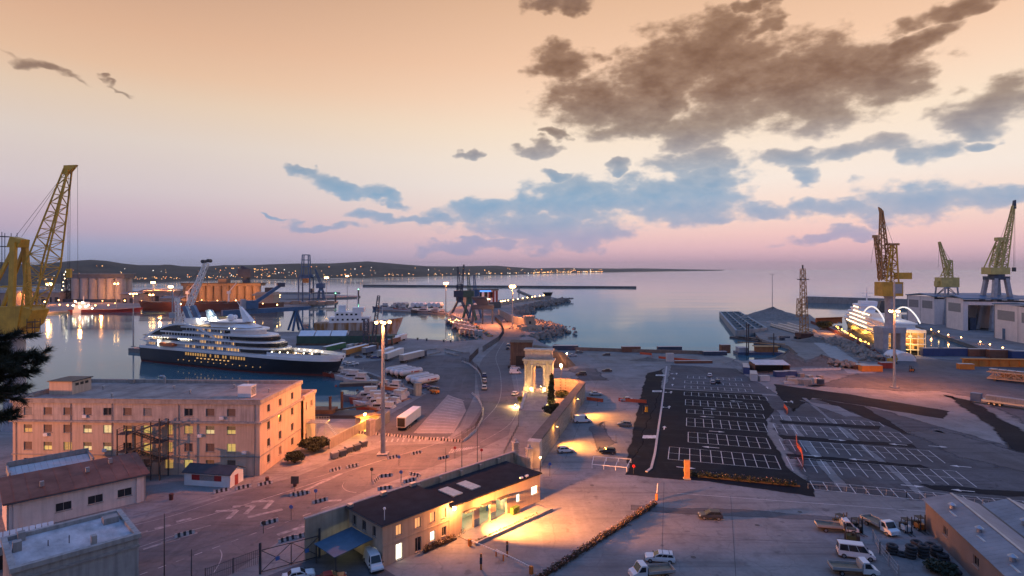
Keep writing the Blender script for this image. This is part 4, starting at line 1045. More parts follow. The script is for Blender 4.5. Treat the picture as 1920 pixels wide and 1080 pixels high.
rocks('riprap_rocks', 'heap of brown boulders on the low spit', G4((1000,632),(1012,627),(1036,623),(1048,617),(1036,611),(1010,603),(992,600)), 420, 1.0, 2.6, 1.0, 5, 3.5)
rocks('riprap_rocks', 'pile of boulders covering the middle of the spit', G4((995,618),(1040,617)), 260, 1.0, 2.6, 2.2, 6, 7)
rocks('riprap_rocks', 'grey boulders armouring the outer mole', G4((975,590),(977,584),(990,577),(1030,569),(1062,562)), 520, 1.5, 3.6, 2.2, 8, 4)
# mole wall and signal station
mw = T('mole_wall', 'long low wall along the outer mole with lamps', 'wall')
MW = G4((938,572),(975,566),(1020,560.5))
for a, b_ in zip(MW, MW[1:]): MB().beam(a+Vector((0,0,2.0)), b_+Vector((0,0,2.0)), 1.5, 4).build('wall_section', concW, mw)
for i, x in enumerate((939,943,947,953,962,971,980,989,998,1003,1012,1019)):
    y = 574-(x-938)*.165; p = G(x,y); f = T('mole_lamp', '%s small amber lamp along the outer mole wall from the shore' % ORD[i], 'lamp', tuple(p), group='lamps along the outer mole')
    MB().tube((0,0,0),(0,0,5.2),.18,n=5).build('pole', dsteel, f); MB().ball((0,0,5.6),.75,6,5).build('globe', E('mole_globe', (1,.58,.2), 16), f)
st = T('signal_station', 'dark flat topped signal station at the tip of the mole', 'tower', tuple(G(1027,562)))
MB().box(-4.5,4.5,-4.5,4.5,0,6).build('base', concW, st); MB().add([(-5,-5,6),(5,-5,6),(5,5,6),(-5,5,6),(-6.5,-6.5,10),(6.5,-6.5,10),(6.5,6.5,10),(-6.5,6.5,10)], [(3,2,1,0),(4,5,6,7),(0,1,5,4),(1,2,6,5),(2,3,7,6),(3,0,4,7)]).build('cab', glass, st)
MB().box(-7,7,-7,7,10,10.8).build('roof', dsteel, st); MB().tube((2,0,10.8),(2,0,15),.15,n=4).build('aerial', dsteel, st)
lt = MB(); lt.lathe([(1.6,0),(1.3,7),(1.9,7.2),(1.9,7.8),(.9,8),(.9,10),(.2,11)], 10); tag(lt.build('beacon_tower', concW, loc=tuple(G(973,544.8,.3))), 'small pale beacon tower at the end of the outer pier', 'beacon')

# ================================================================== vegetation
leafD = M('dark_foliage', (.025,.035,.016), .8, .5, 1.2, col2=(.055,.07,.03))
leafM = M('olive_foliage', (.05,.05,.02), .8, .5, 1.5, col2=(.10,.10,.04))
bark = M('bark', (.07,.05,.035), .95, .3, 2)
def crown(mb, r_, c, rad, n, ls):
    for i in range(n):
        while True:
            v = Vector((r_.uniform(-1,1), r_.uniform(-1,1), r_.uniform(-1,1)))
            if .25 < v.length < 1: break
        v *= (.72+.28*r_.random())
        p = Vector(c)+Vector((v.x*rad[0], v.y*rad[1], v.z*rad[2]))
        a = Vector((r_.gauss(0,1), r_.gauss(0,1), r_.gauss(0,.7))).normalized(); b_ = a.cross(Vector((r_.gauss(0,1), r_.gauss(0,1), r_.gauss(0,1)))).normalized()
        s = ls*r_.uniform(.5,1.2)
        mb.add([p-a*s-b_*s*.4, p+a*s*.2-b_*s*.7, p+a*s+b_*s*.2, p-a*s*.1+b_*s*.7], [(0,1,2,3)])
def shrub(name, label, cat, loc, rad, n, ls, seed, mat=leafD, trunk=True, lobes=11, flat=.6):
    r_ = random.Random(seed); o = T(name, label, cat, tuple(loc)); mb = MB()
    for k in range(lobes):
        a = 2*pi*k/lobes+r_.uniform(-.4,.4); q = r_.uniform(.3,.62)
        c = (rad[0]*q*cos(a), rad[1]*q*sin(a), rad[2]*r_.uniform(.75,1.25))
        crown(mb, r_, c, tuple(q_*r_.uniform(.75,1.3) for q_ in (rad[0]*.4, rad[1]*.4, rad[2]*flat*.75)), n//lobes, ls)
    crown(mb, r_, (0,0,rad[2]), (rad[0]*.75, rad[1]*.75, rad[2]*.85), n//2, ls)
    mb.build('crown', mat, o)
    if trunk:
        t_ = MB(); t_.tube((0,0,-.1),(0,0,rad[2]*.7),.25*rad[0]/3+.08,.1,7)
        for k in range(4): a = k*1.6; t_.tube((0,0,rad[2]*.3),(rad[0]*.45*cos(a), rad[1]*.45*sin(a), rad[2]*1.0),.12,.05,5)
        t_.build('trunk', bark, o)
    return o
shrub('bush', 'broad dark spreading bush beside the office gable', 'bush', G(590,846), (4.6,3.6,2.0), 2600, .28, 1)
shrub('bush', 'smaller round dark bush at the corner of the office', 'bush', G(553,868), (2.6,2.2,1.6), 1600, .24, 2)
cy = T('cypress_tree', 'tall narrow dark cypress right of the arch', 'tree', tuple(G(1034,766))); r_ = random.Random(4); mb = MB()
for k in range(9): crown(mb, r_, (r_.uniform(-.2,.2),0,1.3+k*1.1), (1.75-.14*k,1.75-.14*k,1.4), 260, .32)
mb.build('crown', leafD, cy); MB().tube((0,0,0),(0,0,7),.25,.08,6).build('trunk', bark, cy)
shrub('bush', 'dark rounded bush at the foot of the arch stairs by the wall', 'bush', G(1037,778), (3.6,3.2,2.1), 1800, .3, 5)
shrub('bush', 'small bush between the cypress and the curved wall', 'bush', G(1054,745), (3.2,2.6,1.4), 1000, .3, 6, leafM)
shrub('bush', 'low green shrub strip left of the arch podium', 'bush', G(977,752), (1.6,5,.8), 800, .25, 9, leafM)
shrub('tree', 'dark round leafed tree in the rubble yard', 'tree', G(1545,618), (6.5,6,3.6), 1600, .8, 7)
# hedge: low flowering hedge dividing the yard
def hedge(name, label, a, b_, w, h, n, ls, mat, seed):
    r_ = random.Random(seed); d = b_-a; L_ = d.length; o = T(name, label, 'hedge', tuple(a), atan2(d.y, d.x)); mb = MB(); fl = MB()
    for k in range(int(L_/.8)):
        crown(mb, r_, (k*.8+r_.uniform(-.2,.2), r_.uniform(-.15,.15)*w, h*.5), (.75, w*.5*r_.uniform(.7,1.15), h*.6*r_.uniform(.75,1.35)), int(n*1.4), ls)
        for j in range(2): fl.ball((k*.8+r_.random()*.8, r_.uniform(-.5,.5)*w, h*r_.uniform(.6,1.05)), .07, 4, 3)
    mb.build('foliage', mat, o); stuff(fl.build('blossom', M('blossom', (.55,.35,.38), .8, .2), o)); MB().box(0,L_,-w*.08,w*.08,0,h*.3).build('stems', bark, o)
    return o
hedgeM = M('hedge_leaf', (.055,.04,.022), .85, .5, 1.6, col2=(.13,.075,.045))
hedge('hedge', 'long low flowering hedge splitting the lamplit yard from the car park', G(985,1105), G(1232,945), 1.5, 1.0, 60, .15, hedgeM, 21)
hedge('hedge', 'short flowering hedge under the guard house windows', gl(7.2,-.9), gl(13.8,-.9), 1.2, 1.1, 60, .15, hedgeM, 22)
hedge('hedge', 'scruffy hedge on the loggia kerb', gl(15.5,-4.2), gl(31,-4.2), .6, .5, 26, .12, leafM, 24)
hedge('hedge', 'dark flower dotted hedge along the front of the parking lot', G(1297,893), G(1500,913), 1.6, 1.3, 60, .17, leafD, 23)
# hillside below the viewer, and the pine whose branches enter the frame
hs = MB(); ys = [-90,-40,0,8,14,30,50,66,75]; hz_ = [44,43.5,42.8,39.5,35,24,12,3,-.5]
for k, (y, z) in enumerate(zip(ys, hz_)): hs.v += [(-160,y,z),(-60,y,z-.4),(0,y,z-.6),(60,y,z-.4),(160,y,z)]
for k in range(len(ys)-1):
    for j in range(4): hs.f.append((k*5+j,k*5+j+1,(k+1)*5+j+1,(k+1)*5+j)); hs.m.append(0)
struct(hs.build('hillside', dirt))
pn = T('pine_tree', 'dark pine tree whose needle branches reach in from the left edge', 'tree', (-15.0,14.6,34)); r_ = random.Random(12)
MB().tube((0,0,-1.5),(.3,0,6),.3,.22,8).tube((.3,0,6),(.6,.2,11.5),.22,.1,8).build('trunk', bark, pn)
br_ = MB(); nd = MB()
def tuft(p, d, ln):
    for i in range(110):
        v = (Vector(d)*1.0+Vector((r_.gauss(0,.55), r_.gauss(0,.55), r_.gauss(0,.55)))).normalized()*ln*r_.uniform(.6,1.1)
        q = Vector(p)-Vector(d)*r_.random()*ln*1.2
        w = v.cross(Vector((r_.gauss(0,1), r_.gauss(0,1), r_.gauss(0,1)))).normalized()*.011
        nd.add([q-w, q+w, q+v], [(0,1,2)])
for k in range(46):
    z = r_.uniform(6.8,9.2); a = Vector((.4,0,z)); an = r_.uniform(-.8,.7); L_ = r_.uniform(1.2,2.35)*(1.0 if 7.2 < z < 9.0 else .75)
    e = a+Vector((L_*cos(an), L_*sin(an), r_.uniform(-.1,.5))); br_.tube(a, e, .05, .015, 5)
    for j in range(9):
        t_ = .35+.65*j/8; p = a.lerp(e, t_); d = ((e-a).normalized()+Vector((r_.gauss(0,.5), r_.gauss(0,.5), r_.gauss(.25,.4)))).normalized()
        tip = p+d*.3; br_.tube(p, tip, .015, .008, 4); tuft(tip, d, .26)
br_.build('branches', bark, pn); nd.build('needles', M('pine_needle', (.014,.022,.01), .8, .4, 2), pn)
# ================================================================== masts, lamps, street furniture
def mast(x, yb, yt, label, power=0, r=.28, lit=True, n=4, name='lamp_mast', z0=0, cat='lamp mast', glob=.35, hw=1.6, lamp_z=None, col=SOD2):
    p = G(x, yb, z0); h = Hz(yt, p.y)-z0
    o = T(name, label, cat, tuple(p))
    MB().tube((0,0,0),(0,0,h),r*1.4,r*.7,10).build('pole', galv, o)
    MB().box(-r*3,r*3,-r*3,r*3,-.05,.35).build('footing', concW, o)
    hz2 = h if lamp_z is None else lamp_z
    MB().lathe([(hw*.95,-.08),(hw,0),(hw*.95,.12)], 12, (0,0,hz2)).build('head_ring', galv, o)
    m_ = E('mast_globe', (1,.5,.16), 26) if lit else white
    for i in range(n):
        a = 2*pi*i/n+.4; c = (hw*cos(a), hw*sin(a), hz2-.25)
        f = MB().cbox((c[0],c[1],c[2]-.05),.7,.5,.28,a).build('floodlight', dsteel, o)
        MB().ball((c[0],c[1],c[2]-.28),glob,8,6).build('bulb', m_, f)
    if power: lamp('mast_light', (p.x, p.y, z0+hz2-1.2), col, power, .8, R(160))
    return o
mast(718,852,600,'tallest steel lamp mast standing by the road in the middle', 225000, .42, glob=.42)
mast(250,650,549,'lit lamp mast on the pier end behind the cruise ship stern', 22000, .3, glob=.4)
mast(961,612,536,'brilliant lamp mast on the mole behind the arch', 480000, .4, glob=1.1)
mast(836,592,530,'lit lamp mast by the moored fishing fleet', 340000, .4, glob=.9)
mast(1677,727,527,'tall lamp mast in front of the ship in dry dock', 130000, .4, glob=.5, lamp_z=29.5)
mast(1448,584,514,'unlit slender lamp mast behind the gravel heap', 0, .3, lit=False, hw=2.6)
mast(651,557,517,'lit lamp mast near the tip of the far mole', 60000, .35, glob=.9)
mast(612,566,520,'lit lamp mast beside the small blue crane', 90000, .35, glob=1.2)
mast(287,566,529,'lit lamp mast between the silos, left of two', 130000, .35, glob=1.2)
mast(320,566,537,'lit lamp mast near the brown silos', 170000, .35, glob=1.5)
mast(235,562,529,'lit lamp mast just right of the grey silos', 110000, .35, glob=1.2)
mast(92,572,532,'lit lamp mast left of the grey silos', 150000, .35, glob=1.5)
mast(52,574,537,'lit lamp mast behind the yellow crane boom', 110000, .35, glob=1.2)
mast(218,580,531,'thin twin lamp mast in front of the grey silos', 30000, .3, n=2, glob=.8)
mast(284,577,552,'short lamp post with two amber heads on the far quay', 40000, .25, n=2, glob=.9)
# the yard mast further along the quay road whose light falls on the office front from the left
om = T('lamp_mast', 'sodium lamp mast beyond the left edge lighting the office front', 'lamp mast', (-200,60,0))
MB().tube((0,0,0),(0,0,18),.4,.2,10).build('pole', galv, om); MB().lathe([(1.4,0),(1.5,.1),(1.4,.2)], 12, (0,0,18)).build('head_ring', galv, om)
for a in (-.6,0,.6): f = MB().cbox((1.5*cos(a),1.5*sin(a),17.6),.7,.5,.3,a).build('floodlight', dsteel, om); MB().ball((1.9*cos(a),1.9*sin(a),17.75),.25,8,6).build('bulb', E('mast_globe', (1,.5,.16), 26), f)
l = lamp('mast_light', (-197.5,61,17.6), (1,.34,.12), 620000, .8, R(60)); l.rotation_euler = (Vector((-80,127,8))-Vector(l.location)).to_track_quat('-Z','Y').to_euler()
def post_lamp(x, yb, yt, label, power, g=.3, z0=0, col=SOD, em=None):
    p = G(x, yb, z0); h = Hz(yt, p.y)-z0; o = T('lamp_post', label, 'lamp post', tuple(p))
    MB().tube((0,0,0),(0,0,h),.1,.07,7).build('pole', dsteel, o); MB().cbox((0,0,h),.5,.4,.12).build('hood', dsteel, o)
    MB().ball((0,0,h-.2),g,10,8).build('globe', em or E('bright_sodium', (1,.6,.22), 90), o)
    if power: lamp('post_light', (p.x, p.y-.1, p.z+h-.7), col, power, .35)
    return o
post_lamp(684,806,775,'glaring amber lamp post in the walled yard behind the bins', 9000, .3, col=(1,.45,.05))
post_lamp(1052,745,684,'bright lamp post right of the arch', 34000, .45, col=SOD2)
post_lamp(1063,690,662,'small amber lamp post on the quay beyond the arch', 1500, .3)
post_lamp(1013,884,856,'small amber lamp by the gate at the end of the stone wall', 500, .16)
for i, (x, y, yb) in enumerate(((1746,617,622),(1760,621,626),(1778,627,632),(1802,632,637),(1838,640,645),(1856,645,650),(1880,651,656))):
    post_lamp(x, yb, y, '%s low amber lamp along the dock edge from the lit ship' % ORD[i], 700 if i % 2 == 0 else 0, .38, em=E('dock_globe', (1,.55,.18), 14))
for o in [o for o in COL.objects if 'low amber lamp along the dock edge' in o.get('label', '')]: o['group'] = 'lamps along the dock edge'

# red and white / black and white concrete barriers ---------------------------
bw = [M('barrier_white', (.38,.36,.35), .85, .15, 2), M('barrier_black', (.03,.03,.03), .85, .2, 2)]
def barrier_mesh(L_, n=5, h=.62):
    mb = MB()
    for i in range(n):
        mb.mat(i % 2); a, b_ = -L_/2+L_*i/n, -L_/2+L_*(i+1)/n
        mb.extr([(-.3,0),(.3,0),(.3,.12),(.12,.38),(.09,h),(-.09,h),(-.12,.38),(-.3,.12)], (a,0,0), (0,1,0), (0,0,1), (1,0,0), b_-a)
    o = mb.build('road_barrier', bw); me = o.data; bpy.data.objects.remove(o); return me
bmesh_a = barrier_mesh(3.0, 7); bmesh_b = barrier_mesh(2.6, 1)
def barrier(p, rz, label, group, me=None):
    o = bpy.data.objects.new('road_barrier', me or bmesh_a); COL.objects.link(o); o.location = p; o.rotation_euler = (0,0,rz)
    return tag(o, label, 'barrier', group)
RD = R(50)
near = [(415,922),(456,915.5),(497,908.5),(558,927),(346,1003.6),(505,981),(538.5,1013),(572,1004.7),(661,875.5),(629,882),(737,859),(781,851),(723,894),(704.5,902),(722,917),(768,903),(778,892),(831,860),(600,941),(567,928)]
LOOSE = ['striped block nearest the kiosk','striped block in front of the kiosk door end','striped block at the office corner kerb','striped block under the square road sign','lone striped block far down the lower left road','striped block beside the small sign post in the lower lanes','striped block before the iron gate, left of a pair','striped block before the iron gate, right of a pair','striped block left of the tall mast island','pale striped block near the waste containers','striped block just below the tall mast','striped block on the lane edge right of the tall mast','striped block at the top of the barrier ring','striped block turned sideways at the left of the barrier ring','striped block at the bottom of the barrier ring','striped block beside the blue arrow sign','striped block at the right tip of the barrier ring','striped block by the slim poles behind the boundary wall','striped block on the triangular painted island','second striped block under the square road sign']
for i, (x, y) in enumerate(near):
    p = G(x, y)
    rz = {13: R(80), 16: R(-30), 9: RD}.get(i, R(38) if i not in (14,12) else R(20))
    barrier(p, rz, LOOSE[i], 'loose striped barriers on the road')
BR = G4((668,812),(715,816),(760,820),(800,824),(868,829))
tot = 0
def along(pts, step):
    out = []
    for a, b_ in zip(pts, pts[1:]):
        n = max(1, int((b_-a).length/step))
        for i in range(n): out.append((a.lerp(b_, (i+.5)/n), atan2(b_.y-a.y, b_.x-a.x)))
    return out
for i, (p, rz) in enumerate(along(BR, 3.05)): barrier(p, rz, '%s striped barrier from the mast end of the straight yard row' % ORD[i], 'row of striped barriers')
CV = G4((868,829),(892,808),(904,785),(905,765),(897,748),(885,738))
for i, (p, rz) in enumerate(along(CV, 2.7)): barrier(p, rz, '%s plain concrete barrier up the bend from the striped row' % ORD[i], 'curved line of barriers', bmesh_b)
CV2 = G4((905,722),(902,705),(895,694),(880,683),(866,678))
for i, (p, rz) in enumerate(along(CV2, 2.7)): barrier(p, rz, '%s plain barrier in the upper yard curve from the patrol cars' % ORD[i], 'upper curved line of barriers', bmesh_b)
def fence(name, label, pts, h, step, z0=0, mat=None, rails=2, r=.035, post=3.0):
    o = T(name, label, 'fence'); mat = mat or dsteel
    for a, b_ in zip(pts, pts[1:]):
        a = a+Vector((0,0,z0)); b_ = b_+Vector((0,0,z0)); mb = MB()
        for k in range(rails):
            z = h*(k+1)/rails*.96; mb.beam(a+Vector((0,0,z)), b_+Vector((0,0,z)), r*1.6)
        n = max(2, int((b_-a).length/step)); mb2 = MB()
        for i in range(n): p = a.lerp(b_, i/n); mb2.beam(p, p+Vector((0,0,h)), r*1.2)
        stuff(mb2.build('bars', mat, o)); mb.build('rail', mat, o)
        n = max(1, int((b_-a).length/post))
        for i in range(n+1): p = a.lerp(b_, i/n); MB().beam(p, p+Vector((0,0,h+.1)), .1).build('post', mat, o)
    return o
fence('mesh_fence', 'dark wire fence on top of the curved barrier line', G4((868,829),(892,808),(904,785),(905,765)), 2.3, .5, .0)
fence('mesh_fence', 'dark wire fence along the upper yard curve', G4((905,722),(902,705),(895,694),(880,683),(866,678)), 2.3, .5, .0)
fence('mesh_fence', 'dark fence panels beside the curving mole road', G4((905,660),(920,650),(935,640),(945,625),(940,612),(928,600)), 3.2, .6, 0, None, 3, .06)
fence('mesh_fence', 'fence panel standing alone near the yard bend', G4((880,680),(897,662)), 3.0, .5, 0, None, 3, .05)
fence('iron_fence', 'dark iron paling fence at the bottom edge', G4((385,1095),(486,1056)), 2.2, .28, 0, None, 2, .03)
fence('lot_railing', 'thin grey railing along the front of the old car park', G4((1515,916),(1700,932),(1880,950)), 1.0, 2.2, 0, galv, 1, .03)
fence('wire_fence', 'leaning wire fence beside the parked trucks', [G(1637,1015), G(1650,1040), G(1685,1085)], 1.9, .6, 0, galv, 3, .025)
fence('garden_fence', 'low dark fence between road and arch lawn', G4((975,740),(972,800),(945,852)), 1.0, .8, 0, None, 2, .03)
# gate
gt = T('iron_gate', 'tall black iron double gate with diagonal braces at the bottom', 'gate')
ga, gb = G(489,1075), G(600,1045)
for a, b_ in ((ga, ga.lerp(gb,.5)), (ga.lerp(gb,.5), gb)):
    mb = MB(); z = Vector((0,0,3.4))
    mb.beam(a+Vector((0,0,.2)), b_+Vector((0,0,.2)), .1).beam(a+z, b_+z, .1).beam(a+Vector((0,0,.2)), b_+z, .08).beam(b_+Vector((0,0,.2)), a+z, .08).beam(a, a+z, .1).beam(b_, b_+z, .1)
    lf = mb.build('gate_leaf', dsteel, gt)
    m = a.lerp(b_, .55)+Vector((0,-.08,1.3)); MB().cbox((m.x,m.y,m.z),.6,.03,.6,atan2(b_.y-a.y,b_.x-a.x)).build('blue_sign', M('blue_sign', (.05,.15,.4), .5, .1), lf)
for p in (ga, gb): MB().beam(p+Vector((0,-.2,0)), p+Vector((0,-.2,4.6)), .28).build('gate_post', dsteel, gt)
# rising barriers in the yard
orn = M('orange_paint', (.55,.16,.02), .5, .15, 2)
def boom(label, a, b_, up=False, h=1.0):
    o = T('barrier_gate', label, 'barrier gate', tuple(a), atan2(b_.y-a.y, b_.x-a.x)); L_ = (b_-a).length
    MB().box(-.25,.25,-.2,.2,0,h+.15).build('cabinet', orn, o)
    if up: MB().beam((.3,0,h),(1.2,0,h+L_),.12,.1).build('boom_arm', M('boom_white', (.7,.65,.6), .5, .1), o)
    else:
        MB().beam((.3,0,h),(L_,0,h+.05),.1,.12).build('boom_arm', M('boom_white', (.7,.65,.6), .5, .1), o); MB().box(L_-.1,L_+.06,-.08,.08,0,h).build('rest_post', orn, o)
    return o
boom('white barrier arm with orange cabinet closing the left entry lane', G(881,1024), G(944,1052)); boom('white barrier arm closing the right entry lane by the hedge', G(996,1076), G(930,1043))
boom('raised white barrier arm at the end of the hedge', G(1231,937), G(1234,931), True)
for i, (x, y) in enumerate(((951,1043),(902,1068))):
    o = T('card_post', ['orange card reader post between the entry lanes','orange card reader post left of the entry lanes'][i], 'post', tuple(G(x,y))); MB().box(-.14,.14,-.14,.14,0,2.4).build('post', orn, o); MB().box(-.18,.18,-.35,-.14,1.0,1.9).build('reader', dsteel, o)
lot = T('orange_totem', 'orange square pillar at the front of the parking lot', 'pillar', tuple(G(1288,898))); MB().box(-.55,.55,-.35,.35,0,4.1).build('body', M('faded_orange', (.5,.24,.08), .7, .15, 1), lot); MB().box(-.7,.7,-.5,.5,0,.2).build('base', concW, lot)
# signs and poles
def sign(x, yb, yt, label, kind='round', col=(.05,.12,.4), r=.35):
    p = G(x, yb); h = Hz(yt, p.y); o = T('road_sign', label, 'sign', tuple(p)); MB().tube((0,0,0),(0,0,h),.05,n=6).build('pole', dsteel, o)
    if kind == 'round': MB().tube((0,-.06,h-.2),(0,-.1,h-.2),r,n=14).build('plate', M('sign_%d_%d' % (int(col[0]*100), int(col[2]*100)), col, .5, .1), o)
    else: MB().box(-.8,.8,-.1,-.04,h-1.5,h).build('plate', dsteel, o)
    return o
sign(748,873,855,'round road sign by the foot of the tall mast'); sign(853,860,838,'round road sign near the striped barrier row', col=(.4,.03,.03)); sign(592,945,918,'round sign on the painted traffic island'); sign(546,975,948,'small round sign above a striped block in the lower left')
sign(752,905,883,'blue arrow sign inside the ring of barriers'); sign(1031,893,868,'blue round sign near the stone wall'); sign(494,1000,978,'dark traffic signal post beside the lower left lanes', col=(.03,.03,.03)); sign(553,922,893,'dark back of a square road sign on the traffic island', 'square')
sign(1008,916,905,'red no entry sign at the corner of the loggia', col=(.5,.03,.03)); sign(1188,888,872,'red no entry sign at the parking entrance', col=(.5,.03,.03)); sign(903,862,842,'red round sign beyond the boundary wall', col=(.4,.03,.03)); sign(697,903,878,'black round sign post among the lower lanes', col=(.03,.03,.03))
for i, (x, yb, yt) in enumerate(((308,1085,963),(359,1110,1030),(866,905,808),(895,890,800),(836,915,840))):
    p = G(x, yb); h = Hz(yt, p.y); q = MB(); q.tube((0,0,0),(0,0,h),.09,.05,6).box(-.2,.2,-.2,.2,0,.1); tag(q.build('slim_pole', dsteel, loc=tuple(p)), ['tall slim dark pole in the lower left roadway','shorter slim dark pole near the paling fence','tall slim pole rising behind the boundary wall, middle of three','tall slim pole behind the boundary wall nearest the gate','tall slim pole behind the boundary wall nearest the guard house'][i], 'pole')
for i, (x, y) in enumerate(((321,937),(501,905),(553,912))):
    p = G(x, y); q = MB(); q.lathe([(.35,0),(.42,1.0),(.45,1.1),(.3,1.25)], 10); tag(q.build('litter_bin', M('dark_red_bin', (.10,.03,.025), .6, .2), loc=tuple(p)), ['dark litter bin beside the long shed','dark litter bin near the office corner','dark litter bin behind the square road sign'][i], 'bin')
# bins in a row
binM = [M('bin_grey', (.22,.22,.22), .6, .2, 1), M('bin_dark', (.08,.09,.10), .6, .2, 1)]
for i, (x, y) in enumerate(((627,860),(642,856),(654,849),(669,845),(682,838))):
    o = T('waste_container', ['pale wheeled waste container at the near end of the bin row','second waste container in the row, dark lidded','third waste container in the row, brownish lid','fourth waste container in the row','waste container at the far end of the bin row'][i], 'bin', tuple(G(x,y)), R(48), 'row of waste containers')
    MB().add([(-.75,-.5,.25),(.75,-.5,.25),(.75,.5,.25),(-.75,.5,.25),(-.9,-.6,1.35),(.9,-.6,1.35),(.9,.6,1.35),(-.9,.6,1.35)], [(3,2,1,0),(4,5,6,7),(0,1,5,4),(1,2,6,5),(2,3,7,6),(3,0,4,7)]).build('body', binM[i > 0], o)
    MB().extr([(-.65,1.36),(.65,1.36),(.6,1.55),(0,1.72),(-.6,1.55)], (-.95,0,0), (0,1,0), (0,0,1), (1,0,0), 1.9).build('lid', binM[i in (1,3)], o)
    for a in (-.6,.6):
        for c in (-.4,.4): MB().tube((a-.06,c,.12),(a+.06,c,.12),.12,n=8).build('wheel', rubber, o)
# yard wall behind the bins
yw = T('yard_wall', 'low plastered wall enclosing the lamplit yard behind the bins', 'wall')
for a, b_ in (((617,842),(683,806)),((683,806),(692,800))): MB().beam(G(*a)+Vector((0,0,1.3)), G(*b_)+Vector((0,0,1.3)), .35, 2.6).build('wall_section', tanW, yw)
MB().cbox(tuple(G(695,815)),1.6,2.0,4.2,R(45)).build('gate_pillar', stoneC, yw)
for a, b_ in (((700,812),(730,790)),): MB().beam(G(*a)+Vector((0,0,1.6)), G(*b_)+Vector((0,0,1.6)), .4, 3.2).build('wall_section', tanW, yw)
patch('yard_paving', G4((615,842),(683,806),(690,790),(640,787),(600,800),(590,830)), pave, .009)
hut = T('yard_hut', 'amber lit flat roofed hut in the walled yard', 'hut', tuple(G(700,800)), R(45)); MB().box(-4,2,0,3,0,3.0).build('wall', tan, hut); MB().box(-4.3,2.3,-.3,3.3,3.0,3.2).build('roof', M('orange_roof', (.35,.2,.08), .7, .2), hut)
# cones of mesh fencing on the lot
omesh = M('orange_mesh', (.6,.10,.04), .7, .2, 3)
for lab, pts in (('orange mesh barrier winding across the old car park', ((1493,822),(1495,838),(1503,850),(1506,868),(1505,880))),('short orange mesh barrier on the upper lot', ((1470,764),(1477,772),(1475,778))),('orange mesh barrier beyond the van', ((1100,750),(1131,754))),('long orange mesh barrier around the silver car', ((1160,752),(1212,756))),('orange mesh fence along the back of the car park', ((1235,672),(1322,680))),('orange mesh fence by the quay containers', ((1200,664),(1222,666),(1222,676)))):
    pts = G4(*pts); mb = MB(); o = T('mesh_barrier', lab, 'barrier')
    for a, b_ in zip(pts, pts[1:]): MB().beam(a+Vector((0,0,.55)), b_+Vector((0,0,.55)), .12, 1.1).build('mesh_panel', omesh, o)
    for p in pts: MB().tube(p, p+Vector((0,0,1.3)), .05, n=5).build('stake', dsteel, o)
# ================================================================== ships
hullG = M('dark_grey_hull', (.028,.034,.048), .35, .15, .1)
boot = M('boot_topping', (.14,.03,.03), .6, .2, .3)
shipW = M('ship_white', (.76,.75,.75), .4, .06, .15)
deckT = M('teak_deck', (.30,.20,.12), .8, .2, 1)
litD = E('deck_light', (1,.84,.55), 3.0)
cabin = M('cabin_glass', (.02,.022,.026), .12, 0)
cabL = E('lit_cabin', (1,.55,.18), .9)
def hull_rings(L_, B, zk, zd, bowz, st=.86, n=16, rake=6.0, x0=0):
    """hull rings from stern (x=0) to stem (x=L): keel half-section"""
    rings = []
    for i in range(n+1):
        t_ = i/n; x = L_*t_
        if t_ < .12: w = B/2*(st+(1-st)*t_/.12)
        elif t_ < .62: w = B/2
        else:
            q = (t_-.62)/.38; w = B/2*max(.02, (1-q**2.2))
        top = zd+(bowz-zd)*max(0, (t_-.55)/.45)**2
        ww = w*(1-.28*max(0,(t_-.6)/.4)); rk = rake*(t_**6)
        wlw = max(.02, ww*(.92 if t_ < .7 else .92-.5*((t_-.7)/.3)))
        xs = x0+x
        rings.append([(xs,-wlw*.9,zk),(xs+rk*.15,-wlw,zk+2.4),(xs+rk*.6,-(wlw+w)/2,(zk+top)/2+1),(xs+rk,-w,top),(xs+rk,w,top),(xs+rk*.6,(wlw+w)/2,(zk+top)/2+1),(xs+rk*.15,wlw,zk+2.4),(xs,wlw*.9,zk)])
    return rings
# ---- cruise ship at the pier --------------------------------------------------
ax = Vector((-77,255,0))-Vector((-186,305.5,0)); LS = ax.length; rzS = atan2(ax.y, ax.x)
CS = T('cruise_ship', 'large dark hulled white cruise ship with glowing decks moored at the pier', 'cruise ship', (-186,305.5,-2), rzS)
HW = 9.0
rg = hull_rings(LS, 18, -1.0, 7.2, 9.6, .9, 22, 5.0)
hb = MB()
for ring in rg: pass
hb.loft(rg); hb.build('hull', hullG, CS)
mb = MB()
for a, b_ in zip(rg, rg[1:]):
    for s, i in ((-1,0),(1,7)):
        pa, pb = Vector(a[i]), Vector(b_[i]); qa, qb = Vector(a[1 if s < 0 else 6]), Vector(b_[1 if s < 0 else 6])
        f = .75; o_ = Vector((0,s*.06,0))
        vs = [pa+o_, pb+o_, pb.lerp(qb,f)+o_, pa.lerp(qa,f)+o_]
        mb.add(vs, [(0,1,2,3) if s < 0 else (3,2,1,0)])
mb.build('boot_stripe', boot, CS)
def plan(x0, x1, w, nose, tail=2.0, n=8):
    """deck outline pointed forward"""
    pts = [(x0,-w+tail*.4),(x0+tail,-w)]
    pts += [(x1-nose+nose*sin(pi/2*i/n), -w*cos(pi/2*i/n)**.8 if i < n else 0) for i in range(n+1)]
    return pts+[(p[0],-p[1]) for p in pts[::-1] if abs(p[1]) > .01]
